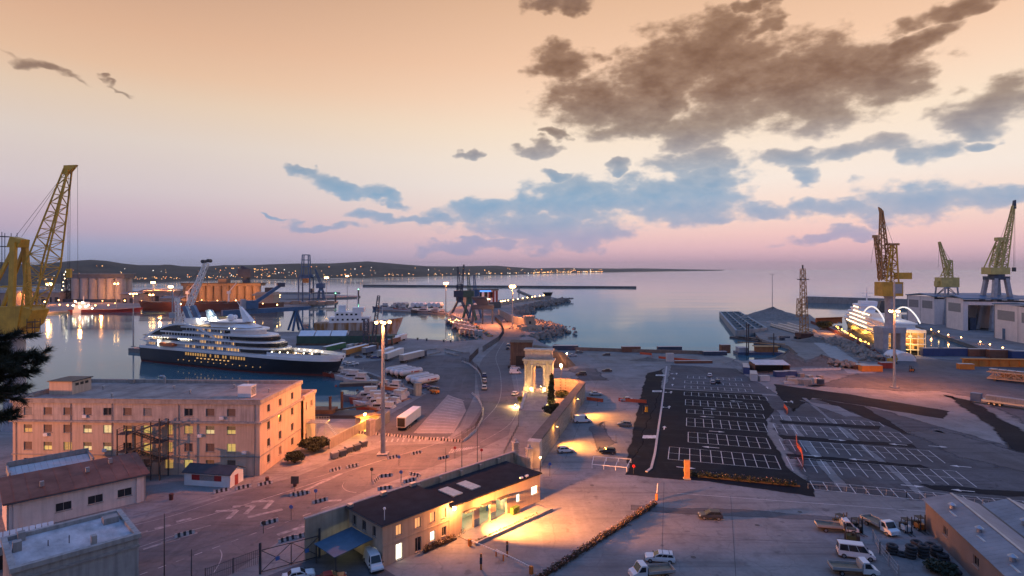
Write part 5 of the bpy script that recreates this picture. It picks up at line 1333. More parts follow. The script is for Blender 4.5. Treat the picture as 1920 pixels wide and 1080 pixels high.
# white band over the dark hull, then balcony decks: white fascia, recessed glazing
MB().prism(plan(0,LS+3.6,8.95,34), 7.25, 8.5).build('fascia', shipW, CS)
decks = [(8.5,3.0,92,20),(11.2,6.0,88,19),(13.9,15,84,18),(16.6,30,78,16)]
rs_ = random.Random(31)
for k, (z, x0, x1, nose) in enumerate(decks):
    w = 8.7-.12*k
    MB().prism(plan(x0+.6,x1-1.0,w-1.1,nose-1), z, z+2.0).build('deckhouse', shipW, CS)
    MB().prism(plan(x0,x1+.6,w+.05,nose), z+2.0, z+2.7).build('fascia', shipW, CS)
    gl_ = MB(); lt_ = MB(); dv = MB()
    for s in (-1,1):
        x = x0+4
        while x < x1-nose-1.5:
            if not (k < 2 and 16 < x < 34):
                (lt_ if rs_.random() < (.5 if k < 3 else .2) else gl_).box(x,x+1.7,s*(w-1.05)-.03,s*(w-1.05)+.03,z+.15,z+1.95)
                dv.box(x+1.75,x+1.87,min(s*(w-1.05),s*w),max(s*(w-1.05),s*w),z,z+2.0)
            x += 2.1
    stuff(gl_.build('cabin_window', cabin, CS)); stuff(lt_.build('lit_cabin_window', cabL, CS)); stuff(dv.build('balcony_divider', shipW, CS))
    rl = MB()
    for s in (-1,1): rl.box(x0+3,x1-nose,s*w-.03,s*w+.03,z,z+.75)
    rl.build('balcony_rail', M('rail_glass', (.35,.40,.46), .2, .05), CS)
# forward lounge bands
for z, x0, x1, ns_ in ((8.6,70,94.5,20),(11.3,66,90.4,19),(14.0,60,86,18)):
    MB().prism(plan(x0,x1,7.9,ns_), z+.3, z+1.8).build('lounge_window', cabin, CS)
MB().prism(plan(28,74,8.4,18), 19.3, 19.6).build('sun_deck', deckT, CS)
fr = MB(); fr.loft([[(52,-7.6,19.6),(72,-5,19.6),(74,0,19.6),(72,5,19.6),(52,7.6,19.6)],[(50,-6.5,21.8),(63,-4.5,21.8),(65,0,21.8),(63,4.5,21.8),(50,6.5,21.8)]]); fr.build('bridge_house', shipW, CS)
MB().prism(plan(46,68,7.6,14), 21.8, 22.2).build('bridge_roof', shipW, CS)
wd_ = MB(); wd_.prism(plan(54,73.8,7.3,12), 17.0, 18.9); wd_.build('wheelhouse_window', cabin, CS)
# swooping stern arch
N_ = 16
pts = [(4+52*i/N_, 12.0+8.2*sin(pi*min(1,(i/N_)*.92))**.9) for i in range(N_+1)]
for s in (-1,1):
    sw_ = MB()
    for (xa, za), (xb, zb) in zip(pts, pts[1:]): sw_.beam((xa,s*8.3,za), (xb,s*8.3,zb), .5, .9)
    sw_.build('sweeping_arch', shipW, CS)
gl2 = MB()
for s in (-1,1): gl2.add([(8,s*8.2,14.0)]+[(x,s*8.2,z-.4) for x, z in pts[2:13]]+[(42,s*8.2,14.0)], [tuple(range(13))])
gl2.build('stern_glass', cabin, CS)
MB().prism(plan(2,30,8.2,3), 13.4, 13.7).build('aft_deck', deckT, CS); MB().prism(plan(0.5,26,8.6,2), 11.0, 11.3).build('aft_deck', shipW, CS)
for s in (-1,1): MB().box(18,28,s*8.9-1.2,s*8.9+1.2,9.2,10.8).build('lifeboat', M('tender_orange', (.55,.14,.05), .5, .1), CS); MB().box(17,30,s*7.4-.1,s*7.4+.1,8.5,12.9).build('boat_recess', cabin, CS)
fn = MB(); fn.loft([[(28,-3.6,19),(38,-3.4,19),(38,3.4,19),(28,3.6,19)],[(27,-3.2,22.5),(35,-2.6,22.5),(35,2.6,22.5),(27,3.2,22.5)]]); fn.build('funnel_base', shipW, CS)
for y in (-2.4,2.0):
    f = MB(); f.loft([[(27.5,y,22.4),(31,y,22.4),(31,y+1.6,22.4),(27.5,y+1.6,22.4)],[(24,y,28),(26.6,y,28.6),(26.6,y+1.6,28.6),(24,y+1.6,28)]]); f.build('funnel', M('funnel_blue', (.10,.16,.26), .45, .15), CS)
f = MB(); f.loft([[(43,-2,21),(47,-2,21),(47,2,21),(43,2,21)],[(39.5,-1,26.5),(42,-1,27),(42,1,27),(39.5,1,26.5)]]); f.build('funnel', M('funnel_blue', (.10,.16,.26), .45, .15), CS)
mt = MB(); mt.loft([[(66,-1.6,22.2),(71,-1.2,22.2),(71,1.2,22.2),(66,1.6,22.2)],[(62,-.4,29),(63.2,-.4,29),(63.2,.4,29),(62,.4,29)]]); mt.tube((62.4,0,29),(59,0,33),.16,.08,6); mt.build('mast', shipW, CS)
MB().ball((60,-3.2,23.9),1.7,14,10).build('radome', shipW, CS, True); MB().ball((56,2.5,23.6),1.2,12,8).build('radome', shipW, CS, True)
MB().prism(plan(90,LS+3.0,6.6,30), 8.52, 8.6).build('bow_deck', deckT, CS)
bw_ = MB(); o1_ = plan(88,LS+4.6,8.3,36)
for a, b_ in zip(o1_, o1_[1:]):
    if a[0] > 89 or b_[0] > 89: bw_.beam((a[0],a[1],9.2),(b_[0],b_[1],9.2),.2,1.5)
bw_.build('bulwark', shipW, CS)
for x in (103,110): MB().cbox((x,0,8.6),2,2.4,1.2).build('winch', dsteel, CS)
# deck lights
bl = MB()
for x, y, z in [(6+i*2.3,-8.3,13.2) for i in range(8)]+[(30+i*1.8,-8.2,13.0) for i in range(6)]+[(54+i*3.4,-7.6,19.3) for i in range(5)]+[(60+i*1.9,-7.4+i*.55,17.0) for i in range(9)]+[(90+i*4,-6.6+i*.7,9.9) for i in range(6)]+[(90+i*4,5.9-i*.55,9.9) for i in range(6)]:
    bl.ball((x,y,z),.27,6,5)
bl.box(16.1,16.9,-9.3,-9.1,9.0,12.0)
stuff(bl.build('deck_lamp', E('ship_lamp', (1,.86,.56), 11), CS))
fl_ = MB()
for x, y, z in ((40,-3,22.6),(42.5,-3.5,22.8),(48,-4,23.2),(51,-4.5,23.4),(38,-4,22.2)): fl_.ball((x,y,z),.5,8,6)
stuff(fl_.build('flood_lamp', E('ship_flood', (1,.88,.62), 40), CS))
ph_ = MB()
for i in range(9): ph_.box(44+i*2.6,45.0+i*2.6,-9.12,-8.98,4.4,4.8)
for i in range(14): ph_.ball((30+i*4.2+rs_.random(),-9.0,2.9+.3*(i%2)),.2,6,4)
stuff(ph_.build('porthole', cabL, CS))
sg = MB()
for i in range(24): sg.box(36+i*1.7,36.9+i*1.7,-9.1,-8.98,5.6,6.9) if rs_.random() < .7 else None
stuff(sg.build('lit_cabin_window', E('lit_low_cabin', (1,.5,.13), .35), CS))
CSm = Matrix.Translation((-186,305.5,-2)) @ Matrix.Rotation(rzS, 4, 'Z')
for x, y, z, pw in ((100,0,12.5,2600),(44,-2,26,2500),(14,-3,15.5,1200),(64,-5,18.6,300),(22,-10,11,160)): lamp('ship_light', CSm @ Vector((x,y,z)), (1,.8,.5), pw, .5)
crate_m = M('dock_crate', (.25,.10,.05), .7, .3)
# ---- ship in the dry dock ---------------------------------------------------------
A = G(1585,606,-2); B_ = G(1718,668,-2); ax2 = A-B_; L2_ = 125; rz2 = atan2(ax2.y, ax2.x)
CS2 = T('cruise_ship', 'white cruise ship under construction with rows of lit windows in the right hand dock', 'cruise ship', tuple(B_+Vector((-2,6,0))), rz2); CS2.scale = (1.32,1,1)
hb = MB(); hb.loft(hull_rings(L2_, 18, -1, 8, 10, .95, 18, 4)); hb.build('hull', hullG, CS2)
for k, (z, x0, x1, ns_) in enumerate(((8.05,1,112,22),(10.9,2,106,20),(13.7,6,100,18),(16.5,34,92,16),(19.3,60,84,12))):
    w = 8.9-.15*k
    MB().prism(plan(x0+.6,x1-1,w-.9,ns_-1), z, z+2.1).build('deckhouse', shipW, CS2); MB().prism(plan(x0,x1,w,ns_), z+2.1, z+2.8).build('fascia', shipW, CS2)
    lw = MB()
    for s in (-1,1):
        x = x0+40 if k < 3 else x0+3
        while x < x1-ns_: lw.ball((x,s*(w-.5),z+1.5),.34,6,4); x += 4.4
    stuff(lw.build('lit_window', E('dock_ship_lamp', (1,.84,.5), 7), CS2))
for s in (-1,1):
    pts = [(4+44*i/14, 17+7*sin(pi*i/14)**.8) for i in range(15)]
    q = MB()
    for (xa, za), (xb, zb) in zip(pts, pts[1:]): q.beam((xa,s*8.4,za),(xb,s*8.4,zb),.45,.7)
    q.build('lit_arch', E('arch_light', (1,.93,.8), .8), CS2)
MB().box(-.2,-.02,-8.6,8.6,3.2,12.3).build('stern_gallery', M('stern_glow', (.4,.25,.1), .5, .8, .35, emit=.5, ecol=(1,.45,.12)), CS2)
for z in (3.0,6.1,9.2): MB().box(-2.6,-.21,-8.8,8.8,z,z+.35).build('stern_deck', shipW, CS2)
for y in (-8.6,-5.2,-1.8,1.8,5.2,8.6): MB().box(-2.5,-2.3,y-.12,y+.12,0,12.4).build('stern_post', shipW, CS2)
for k in range(14): MB().box(-1.9,-1.0,rs_.uniform(-8,7),0,0,0) if False else MB().cbox((-1.4, rs_.uniform(-8,8), 3.36+3.1*(k % 3)), 1.0, rs_.uniform(.5,2.2), rs_.uniform(.6,2.0)).build('stern_fitting', [dsteel, crate_m, shipW][k % 3], CS2)
MB().box(-2.8,.0,-8.9,8.9,12.4,14.0).build('stern_fascia', shipW, CS2)
sc_ = MB()
for y in (-9.5,-6,-2.5,1,4.5,8): sc_.tube((-1.2,y,-1),(-1.2,y,12),.1,n=4)
for z in (1,3.4,6,9.4): sc_.beam((-1.2,-9.5,z),(-1.2,8,z),.18)
sc_.build('scaffold', dsteel, CS2)
MB().cbox((70,0,22.2),8,10,2.4).build('bridge_roof', shipW, CS2); mt = MB(); mt.tube((72,0,24),(72,0,34),.5,.15,6).beam((72,-4,30),(72,4,30),.3).beam((72,-3,27.5),(72,3,27.5),.3); mt.build('mast', shipW, CS2)
f = MB(); f.loft([[(38,-2.5,19.4),(44,-2.5,19.4),(44,2.5,19.4),(38,2.5,19.4)],[(35,-1.5,27),(39,-1.5,27.5),(39,1.5,27.5),(35,1.5,27)]]); f.build('funnel', dsteel, CS2)
bpy.context.view_layer.update()
m2 = CS2.matrix_basis.copy()
for x, y, z, pw, c in ((-7,0,7,6500,(1,.5,.12)),(30,13,4,3500,(1,.42,.06)),(55,13,4,3500,(1,.42,.06)),(80,13,4,3000,(1,.42,.06)),(20,0,19.5,1500,WARM),(12,-13,3,2500,(1,.45,.08))): lamp('dock_light', m2 @ Vector((x,y,z)), c, pw, .6)
dk = MB()
for i in range(16): dk.ball((18+i*5.5+rs_.random()*2,12.5+rs_.random()*1.5,2.6),.45,6,4)
tag(stuff(dk.build('dockside_lamps', E('dock_amber', (1,.42,.06), 12))), 'string of orange work lamps along the foot of the dock ship', 'lamps'); bpy.data.objects['dockside_lamps'].matrix_basis = m2
# ---- bulk carrier at the far quay -------------------------------------------------
redH = M('maroon_hull', (.06,.022,.026), .6, .2, .1); 
def bulk(label, a, b_, B, zd, col, top, seed, cranes=2, hs=12):
    d = b_-a; o = T('cargo_ship', label, 'ship', tuple(a), atan2(d.y, d.x)); L_ = d.length
    q = MB(); q.loft(hull_rings(L_, B, -1, zd, zd+2.5, .9, 14, 5)); q.build('hull', col, o)
    q = MB(); q.box(L_*.03,L_*.03+L_*.13,-B*.4,B*.4,zd,zd+hs); q.box(L_*.02,L_*.18,-B*.48,B*.48,zd+hs*.7,zd+hs*.86); q.build('superstructure', top, o)
    MB().box(L_*.05,L_*.11,-2.5,2.5,zd+hs,zd+hs+5).build('funnel', dsteel, o)
    for i in range(4): MB().box(L_*(.24+.16*i),L_*(.36+.16*i),-B*.34,B*.34,zd,zd+1.6).build('hatch_cover', col, o)
    for i in range(cranes):
        x = L_*(.38+.3*i); c = MB(); c.tube((x,0,zd),(x,0,zd+10),1.1,.9,8).cbox((x,0,zd+10),3,3,3).beam((x,0,zd+12),(x-9,2,zd+22),.7); c.build('deck_crane', shipW, o)
    lw = MB(); r_ = random.Random(seed)
    for i in range(26): lw.ball((L_*r_.uniform(.02,.2), -B*.42, zd+r_.uniform(1,hs)), .7, 6, 4)
    stuff(lw.build('deck_lamp', E('ship_amber', (1,.62,.25), 9), o)); return o
bulk('long maroon bulk carrier berthed under the brown silos', G(522,583,-2)+Vector((0,6,0)), G(262,584,-2)+Vector((0,6,0)), 26, 9, redH, M('ship_cream', (.35,.3,.25), .6, .1), 4)
tg = T('coaster', 'small red hulled coaster with white wheelhouse by the grey silos', 'ship', tuple(G(128,586,-2)+Vector((0,4,0))), R(4))
q = MB(); q.loft(hull_rings(72, 12, -1, 3.0, 5.0, .9, 12, 3)); q.build('hull', M('coaster_red', (.16,.02,.03), .5, .15), tg)
MB().box(6,20,-4.5,4.5,3,7.5).box(9,17,-3.5,3.5,7.5,11).build('superstructure', shipW, tg); MB().tube((13,0,11),(13,0,17),.3,n=5).build('mast', white, tg); MB().box(5.5,14,-6.05,-5.9,-.2,3.2).build('white_panel', shipW, tg)
lw = MB()
for x, z in ((5,7.5),(8,11.5),(12,6),(15,11),(18,6.5),(21,8),(25,4.5)): lw.ball((x,-5,z),.75,6,4)
stuff(lw.build('deck_lamp', E('cool_lamp', (1,.95,.7), 14), tg))
# ---- rusty ship in the repair berth -------------------------------------------------
rustH = bpy.data.materials.new('rusty_hull'); rustH.use_nodes = True
t = rustH.node_tree; b = t.nodes['Principled BSDF']; g = t.nodes.new('ShaderNodeTexCoord'); mp = t.nodes.new('ShaderNodeMapping'); mp.inputs[3].default_value = (.35,.35,.05); t.links.new(g.outputs['Object'], mp.inputs[0])
n_ = t.nodes.new('ShaderNodeTexNoise'); n_.inputs['Scale'].default_value = 1; n_.inputs['Detail'].default_value = 6; t.links.new(mp.outputs[0], n_.inputs[0]); r2 = t.nodes.new('ShaderNodeValToRGB'); t.links.new(n_.outputs[0], r2.inputs[0])
r2.color_ramp.elements[0].position = .42; r2.color_ramp.elements[0].color = (.5,.42,.38,1); r2.color_ramp.elements[1].position = .6; r2.color_ramp.elements[1].color = (.30,.14,.04,1); t.links.new(r2.outputs[0], b.inputs['Base Color']); b.inputs['Roughness'].default_value = .8
a, b_ = G(575,634,-2)+Vector((0,18,0)), G(738,629,-2)+Vector((0,10,0)); d = b_-a
RS = T('rusty_ship', 'rust streaked pale ship with high bow behind the green shed', 'ship', tuple(a), atan2(d.y, d.x)); L_ = d.length
q = MB(); q.loft(hull_rings(L_, 15, -1, 9, 12, .9, 14, 5)); q.build('hull', rustH, RS)
MB().box(10,38,-6,6,9,13).box(14,32,-5.5,5.5,13,16.5).box(26,34,-5,5,16.5,19.5).build('superstructure', shipW, RS); MB().tube((29,0,19.5),(29,0,31),.35,.12,6).beam((29,-3,26),(29,3,26),.25).build('mast', white, RS); MB().box(16,21,-2,2,16.5,21).build('funnel', white, RS)
MB().tube((L_-10,0,11),(L_-10,0,20),.3,.15,6).build('foremast', white, RS)
wn_ = MB()
for i in range(7): wn_.box(12+i*3.4,13.4+i*3.4,-6.06,-5.98,10.6,11.8)
for i in range(5): wn_.box(15+i*3.2,16.6+i*3.2,-5.56,-5.48,14.2,15.4)
stuff(wn_.build('window', cabin, RS))

# ================================================================== boats
def hull_small(L_, B, zd, bow):
    rg = []
    for i in range(9):
        t_ = i/8; x = -L_/2+L_*t_; w = B/2*(.8+.2*min(1,t_*4) if t_ < .5 else max(.03,1-((t_-.5)/.5)**2.2)); top = zd+(bow-zd)*max(0,(t_-.4)/.6)**2
        rg.append([(x,-w*.6,-.5),(x+.04*L_*t_**4,-w,top),(x+.04*L_*t_**4,w,top),(x,w*.6,-.5)])
    return rg
hullC = [M('boat_blue', (.04,.07,.14), .5, .2), M('boat_white', (.45,.44,.44), .5, .15), M('boat_red', (.28,.05,.03), .5, .2), M('boat_orange', (.45,.14,.04), .5, .2), M('boat_dark', (.05,.05,.055), .6, .2)]
def fishing_boat(k, col):
    o = T('fishing_boat', 'x', 'boat'); L_ = 22
    q = MB(); q.loft(hull_small(L_, 6.4, 1.5, 3.4)); q.build('hull', hullC[col], o)
    q = MB(); q.box(-L_/2+.3,L_*.38,-2.6,2.6,1.3,1.5); q.build('deck', deckT, o)
    q = MB(); q.box(-1,5,-2.1,2.1,1.5,4.2); q.build('deckhouse', M('weathered_white', (.36,.35,.35), .6, .25, 1.2), o); q = MB(); q.box(.6,4.4,-1.7,1.7,4.2,6.3); q.build('wheelhouse', M('weathered_white', (.36,.35,.35), .6, .25, 1.2), o)
    w = MB(); w.box(4.41,4.45,-1.5,1.5,5.1,5.9).box(.9,4.1,-1.74,-1.71,5.1,5.9).box(.9,4.1,1.71,1.74,5.1,5.9); w.build('window', cabin, o)
    MB().box(.2,4.7,-2.0,2.0,6.3,6.45).build('roof', white, o)
    MB().tube((1.5,0,6.4),(1.5,0,11),.12,.06,6).beam((1.5,-1.2,9.4),(1.5,1.2,9.4),.1).build('mast', white, o)
    g_ = MB()
    for y in (-2.3,2.3): g_.tube((-8.5,y,1.5),(-8.5,y*.7,6.5),.15,n=5).tube((-6,y*.6,1.5),(-8.5,y*.7,6.3),.1,n=5)
    g_.beam((-8.5,-1.7,6.5),(-8.5,1.7,6.5),.3).tube((-8.5,0,6.5),(-2,0,8),.1,n=5); g_.build('stern_gantry', [orn, dsteel, galv][k % 3], o)
    MB().tube((-5.5,-1.4,2.1),(-5.5,1.4,2.1),.6,n=8).build('net_drum', M('net_green', (.05,.09,.06), .9, .3), o)
    return o
protoF = [fishing_boat(i, c) for i, c in enumerate((0,2,1,4))]
bspots = []
rowsB = [((845,598),(868,610),6,0),((838,607),(880,617),6,8),((848,617),(893,626),5,0),((862,628),(905,635),5,0)]
cnt = 0; used = set()
for (x0,y0),(x1,y1),n,_ in rowsB:
    for i in range(n):
        t_ = (i+.5)/n; p = G(x0+(x1-x0)*t_, y0+(y1-y0)*t_, -2); k = (cnt*7+cnt//3) % 4
        lab = '%s fishing boat of the tightly packed fleet counting from the lamp mast' % ORD[cnt]
        rz = R(100+RND.uniform(-8,8))
        if k in used: c = copy_tree(protoF[k], tuple(p), rz, lab, 'moored fishing fleet')
        else: c = protoF[k]; c.location = p; c.rotation_euler = (0,0,rz); c['label'] = lab; c['group'] = 'moored fishing fleet'; used.add(k)
        c.scale = (.78,.78,.78); cnt += 1
for i in range(12): lamp_b = None
lw = MB()
for i in range(10): p = G(RND.uniform(840,870), RND.uniform(598,606), 4); lw.ball(tuple(p), .3, 6, 4)
tag(stuff(lw.build('fleet_lamps', E('fleet_amber', (1,.55,.2), 14))), 'amber work lamps glowing over the fishing fleet', 'lamps')
lamp('fleet_light', G(846,600,9), SOD, 14000, .6)
def motor_boat(col, L_=13, B=3.8, kind=0):
    o = T('motor_boat', 'x', 'boat'); q = MB(); q.loft(hull_small(L_, B, 1.1, 2.0)); q.build('hull', hullC[col], o)
    q = MB(); q.loft([[(-3,-1.5,1.1),(3.4,-1.1,1.2),(3.4,1.1,1.2),(-3,1.5,1.1)],[(-2.6,-1.3,2.6),(1.8,-.9,2.6),(1.8,.9,2.6),(-2.6,1.3,2.6)]]); q.build('cabin', M('boat_gelcoat', (.5,.48,.47), .4, .15, 1), o)
    q = MB(); q.add([(3.25,-1.0,1.45),(3.25,1.0,1.45),(2.0,.85,2.45),(2.0,-.85,2.45)], [(0,1,2,3)]).box(-2,1.6,-1.46,-1.42,1.75,2.3).box(-2,1.6,1.42,1.46,1.75,2.3); q.build('window', cabin, o)
    q = MB(); q.box(-2.2,.8,-.9,.9,2.6,3.7).box(-2.4,1.0,-1.0,1.0,3.7,3.82); q.build('flybridge', M('boat_gelcoat', (.5,.48,.47), .4, .15, 1), o)
    MB().tube((-1,0,3.8),(-1,0,6.2),.06,n=5).beam((-1,-.6,5.2),(-1,.6,5.2),.08).build('mast', galv, o); MB().box(-L_*.48,-3.1,-1.5,1.5,.85,.95).build('deck', deckT, o)
    rl = MB()
    for s in (-1,1):
        for i in range(5): rl.tube((1+i,s*(1.75-.25*i),1.3),(1+i,s*(1.75-.25*i),2.2),.03,n=4)
        rl.beam((1,s*1.75,2.2),(5.2,s*.7,2.2),.05)
    rl.build('railing', galv, o); return o
protoM = [motor_boat(1), motor_boat(2), motor_boat(0), motor_boat(3), motor_boat(4)]
MBS = [(632,706,170,1,1.1,'white motor boat moored under the cruise ship bow'),(648,709,168,1,1.0,'red hulled pilot boat beside the cruise ship bow'),(660,713,170,0,1.15,'white patrol boat second from the pier wall'),(676,718,172,0,1.1,'white launch alongside the long grey pontoon'),
       (720,726,165,4,.8,'small dark launch lying behind the tall mast'),(741,731,160,3,1.0,'orange tug with white wheelhouse near the pier end'),(690,752,185,2,1.35,'dark bowed white patrol vessel in the near basin'),(700,757,182,1,1.2,'white cabin cruiser second in the near basin raft'),(708,763,182,0,1.2,'white cabin cruiser third in the near basin raft'),
       (712,771,180,1,1.15,'red sided cruiser nearest the amber lamp'),(745,753,150,3,1.1,'orange rescue boat by the sloping quay'),(752,747,150,2,1.0,'blue workboat behind the orange rescue boat'),(738,763,150,4,.9,'dark skiff moored at the sloping quay'),(725,775,165,3,1.0,'orange workboat closest to the striped barriers'),
       (735,581,190,0,1.6,'grey coastguard cutter at the marina pier'),(755,582,185,1,1.5,'white yacht at the marina pier left of the tanks'),(768,582.5,183,1,1.2,'small white yacht beneath the middle tanks'),(793,587,178,4,1.9,'dark sailing barge off the marina pier'),(815,587,178,2,1.7,'dark trawler off the marina pier'),(828,589,178,4,1.4,'dark launch beside the fleet lamp mast'),(720,580,188,2,1.9,'pale blue naval tug at the end of the marina pier')]
um = set()
for x, y, az_, k, s, lab in MBS:
    p = G(x, y, -2)
    if k in um: c = copy_tree(protoM[k], tuple(p), R(az_), lab)
    else: c = protoM[k]; c.location = p; c.rotation_euler = (0,0,R(az_)); c['label'] = lab; um.add(k)
    c.scale = (s,s,s)
pt = T('pontoon', 'long grey work pontoon in front of the launches', 'pontoon', tuple(G(690,722,-2)), R(12)); MB().box(-11,11,-2,2,-.4,1.2).build('hull', hullC[4], pt); MB().box(-10.8,10.8,-1.8,1.8,1.2,1.3).build('deck', deckT, pt)
bg_ = T('work_barge', 'dark low barge with piles moored behind the walled yard', 'barge', tuple(G(640,781,-2)), R(-3)); MB().box(-11,10,-3.5,3.5,-.4,1.3).build('hull', hullC[4], bg_); MB().box(-9,-2,-2.5,2.5,1.3,2.6).build('cargo', M('rusty_cargo', (.16,.08,.04), .8, .3), bg_); MB().beam((-6,0,1.4),(8,1,3.4),.5).build('ramp', dsteel, bg_)
for i, (x, yb, yt) in enumerate(((619,783,745),(641,776,736))):
    p = G(x, yb, -2); q = MB(); q.tube((0,0,-1),(0,0,Hz(yt,p.y)+2),.42,n=10).tube((0,0,Hz(yt,p.y)+2),(0,0,Hz(yt,p.y)+2.25),.5,n=10); tag(q.build('mooring_pile', M('rusty_pile', (.10,.045,.035), .8, .3), loc=tuple(p)), ['rusty mooring pile nearer the office wing','taller rusty mooring pile by the barge'][i], 'pile')
for i, (x, y) in enumerate(((630,725),(640,726),(683,727),(670,733))):
    p = G(x, y, -2); q = MB(); q.ball((0,0,.2),.5,8,6).tube((0,0,.6),(0,0,1.1),.06,n=4); tag(q.build('mooring_buoy', [hullC[2], hullC[4]][i % 2], loc=tuple(p)), ['red mooring buoy near the office wing','dark mooring buoy beside the red one','red mooring buoy off the grey pontoon','dark mooring buoy off the patrol vessel'][i], 'buoy')
# cylindrical tanks at the marina pier
for i, x in enumerate((744,752,760,777,786,794,808,817,825)):
    p = G(x, 578, -.6); q = T('storage_tank', '%s pale horizontal storage tank in the row on the marina pier' % ORD[i], 'tank', tuple(p), R(75), 'tanks on the marina pier')
    MB().tube((-5,0,4.2),(5,0,4.2),2.6,n=14).build('shell', [galv, white][i > 2], q); MB().box(-3.5,-2.5,-2,2,0,1.8).build('saddle', concW, q); MB().box(2.5,3.5,-2,2,0,1.8).build('saddle', concW, q)
# ================================================================== cranes
yel = M('crane_yellow', (.55,.32,.035), .5, .2, .4, streak=.25)
yel2 = M('crane_pale_yellow', (.50,.42,.14), .55, .2, .4)
crB = M('crane_blue', (.035,.11,.22), .5, .2, .4)
crG = M('crane_grey', (.30,.32,.36), .5, .2, .4)
crR = M('crane_rust', (.38,.21,.08), .7, .3, .5)
crD = M('crane_dark_blue', (.03,.05,.09), .5, .2, .4)
def rope(mb, p, q, r=.05): mb.tube(p, q, r, n=4, cap=False)
# yellow crane at the left edge ---------------------------------------------------
b0 = D(28,165); YC = T('jib_crane', 'big yellow slewing jib crane with lattice boom at the left edge', 'crane', tuple(b0))
MB().lathe([(3.0,0),(2.6,2),(2.4,25),(3.2,26)], 18).build('pedestal', crG, YC, False)
MB().lathe([(4.2,25.6),(4.6,26.2),(4.4,26.8)], 18).build('slew_ring', crG, YC)
hs_ = MB(); hs_.hexa([(-6,-4,27.5),(3.6,-4,26.8),(3.6,4,26.8),(-6,4,27.5)], [(-7,-4,34.2),(5,-4,34.8),(5,4,34.8),(-7,4,34.2)]); hs_.build('machinery_house', yel, YC)
MB().hexa([(3.6,-3.6,28),(5.8,-3,29.5),(5.8,3,29.5),(3.6,3.6,28)], [(5,-3.6,34.5),(7.4,-3,33.5),(7.4,3,33.5),(5,3.6,34.5)]).build('boom_foot_bracket', yel, YC)
af = MB()
for y in (-3,3): af.beam((1.6,y,34),(1.2,y*.6,52.5),1.1,1.4); af.beam((-6,y,34),(.8,y*.6,50),.7,.8); af.beam((-6,y,40),(1.2,y,40),.4,.4)
af.build('a_frame', yel, YC); MB().hexa([(-.8,-1.9,51),(2.4,-1.9,51),(2.4,1.9,51),(-.8,1.9,51)], [(-.2,-1.5,54),(3.0,-1.5,53.2),(3.0,1.5,53.2),(-.2,1.5,54)]).build('sheave_head', yel, YC)
pf = MB()
for z in (51.2,54): pf.box(-5,-1.5,-2.5,2.5,z,z+.12)
for x in (-5,-3.2,-1.5):
    for y in (-2.5,2.5): pf.beam((x,y,45),(x,y,55.2),.12)
pf.build('access_platform', crD, YC)
def boom3(mb, p, m, q, w0, wm_2, w1, n1, n2, r, h0, hm, h1): mb.lattice(p, m, w0, wm_2, n1, r, r*.45, wv0=h0, wv1=hm); mb.lattice(m, q, wm_2, w1, n2, r, r*.45, wv0=hm, wv1=h1)
bm2 = MB(); tip = (14.9,0,73); boom3(bm2, (4.4,0,31), (8.0,0,46), tip, 4.6, 5.6, 1.4, 5, 11, .17, 1.6, 5.4, 1.2); bm2.build('boom', yel, YC)
MB().hexa([(14,-.8,71.5),(15.4,-.8,72),(15.4,.8,72),(14,.8,71.5)], [(14.2,-.7,74),(17.6,-.4,74.2),(17.6,.4,74.2),(14.2,.7,74)]).build('boom_head', yel, YC)
rp = MB(); rope(rp, (15,0,73), (14.9,0,45), .06); rope(rp, (15.6,0,73), (15.4,0,45), .06); rope(rp, (17.6,0,74), (17.7,0,42), .05); rope(rp, (1,1,54), tip, .05); rope(rp, (1,-1,54), tip, .05); stuff(rp.build('hoist_rope', dsteel, YC))
MB().box(14.6,15.8,-.4,.4,42.5,45).build('hook_block', yel, YC)
cb = MB()
for z in (27,28.6,30.2): cb.box(6,8.4,-3.4,-1.4,z,z+.15)
for x in (6.1,8.3): cb.beam((x,-3.3,27),(x,-3.3,31.2),.12); cb.beam((x,-1.5,27),(x,-1.5,31.2),.12)
cb.build('service_ladder', dsteel, YC)
# dockside tower crane beside the dry dock ----------------------------------------
b0 = G(1668,662); TC = T('tower_crane', 'brown and yellow luffing tower crane on a grey portal beside the dock', 'crane', tuple(b0), R(0))
MB().box(-6,-3.2,-4,4,0,11).build('portal_leg', crG, TC); MB().box(3.2,6,-4,4,0,11).build('portal_leg', crG, TC); MB().box(-6.2,6.2,-4.2,4.2,11,14).build('portal_beam', crG, TC)
MB().lathe([(2.6,14),(2.3,16),(2.3,29),(3,30.5)], 16).build('column', crG, TC)
MB().box(-6,5,-3.5,3.5,30.5,38).build('machinery_house', yel, TC); MB().box(-.5,4.4,-3.6,-3.52,32,37).build('window', M('cab_glass', (.3,.32,.34), .3, .1), TC); MB().box(3,11,-1.5,1.5,39.5,43).build('counterweight', yel, TC)
tr = MB(); tr.lattice((-.5,0,38), (1.5,0,58), 6.5, 2.6, 6, .3, .16); tr.build('tower', yel, TC); MB().box(-1.2,4.2,-1.8,1.8,57.5,58.6).build('tower_head', crR, TC)
bo = MB(); bo.lattice((-2.5,0,40), (-4.4,0,76), 5.5, 1.0, 13, .24, .13, wv0=3.6, wv1=1); bo.build('boom', crR, TC)
jb = MB(); jb.lattice((-3.8,0,39), (-7.6,0,62), 2.6, 1.0, 9, .2, .12); jb.build('strut', crR, TC); MB().box(-9,-6.5,-.6,.6,61.5,63).build('strut_head', crR, TC); MB().hexa([(-5.2,-.7,75),(-3.4,-.7,75),(-3.4,.7,75),(-5.2,.7,75)], [(-6,-.5,78),(-4.4,-.5,77),(-4.4,.5,77),(-6,.5,78)]).build('boom_head', crR, TC)
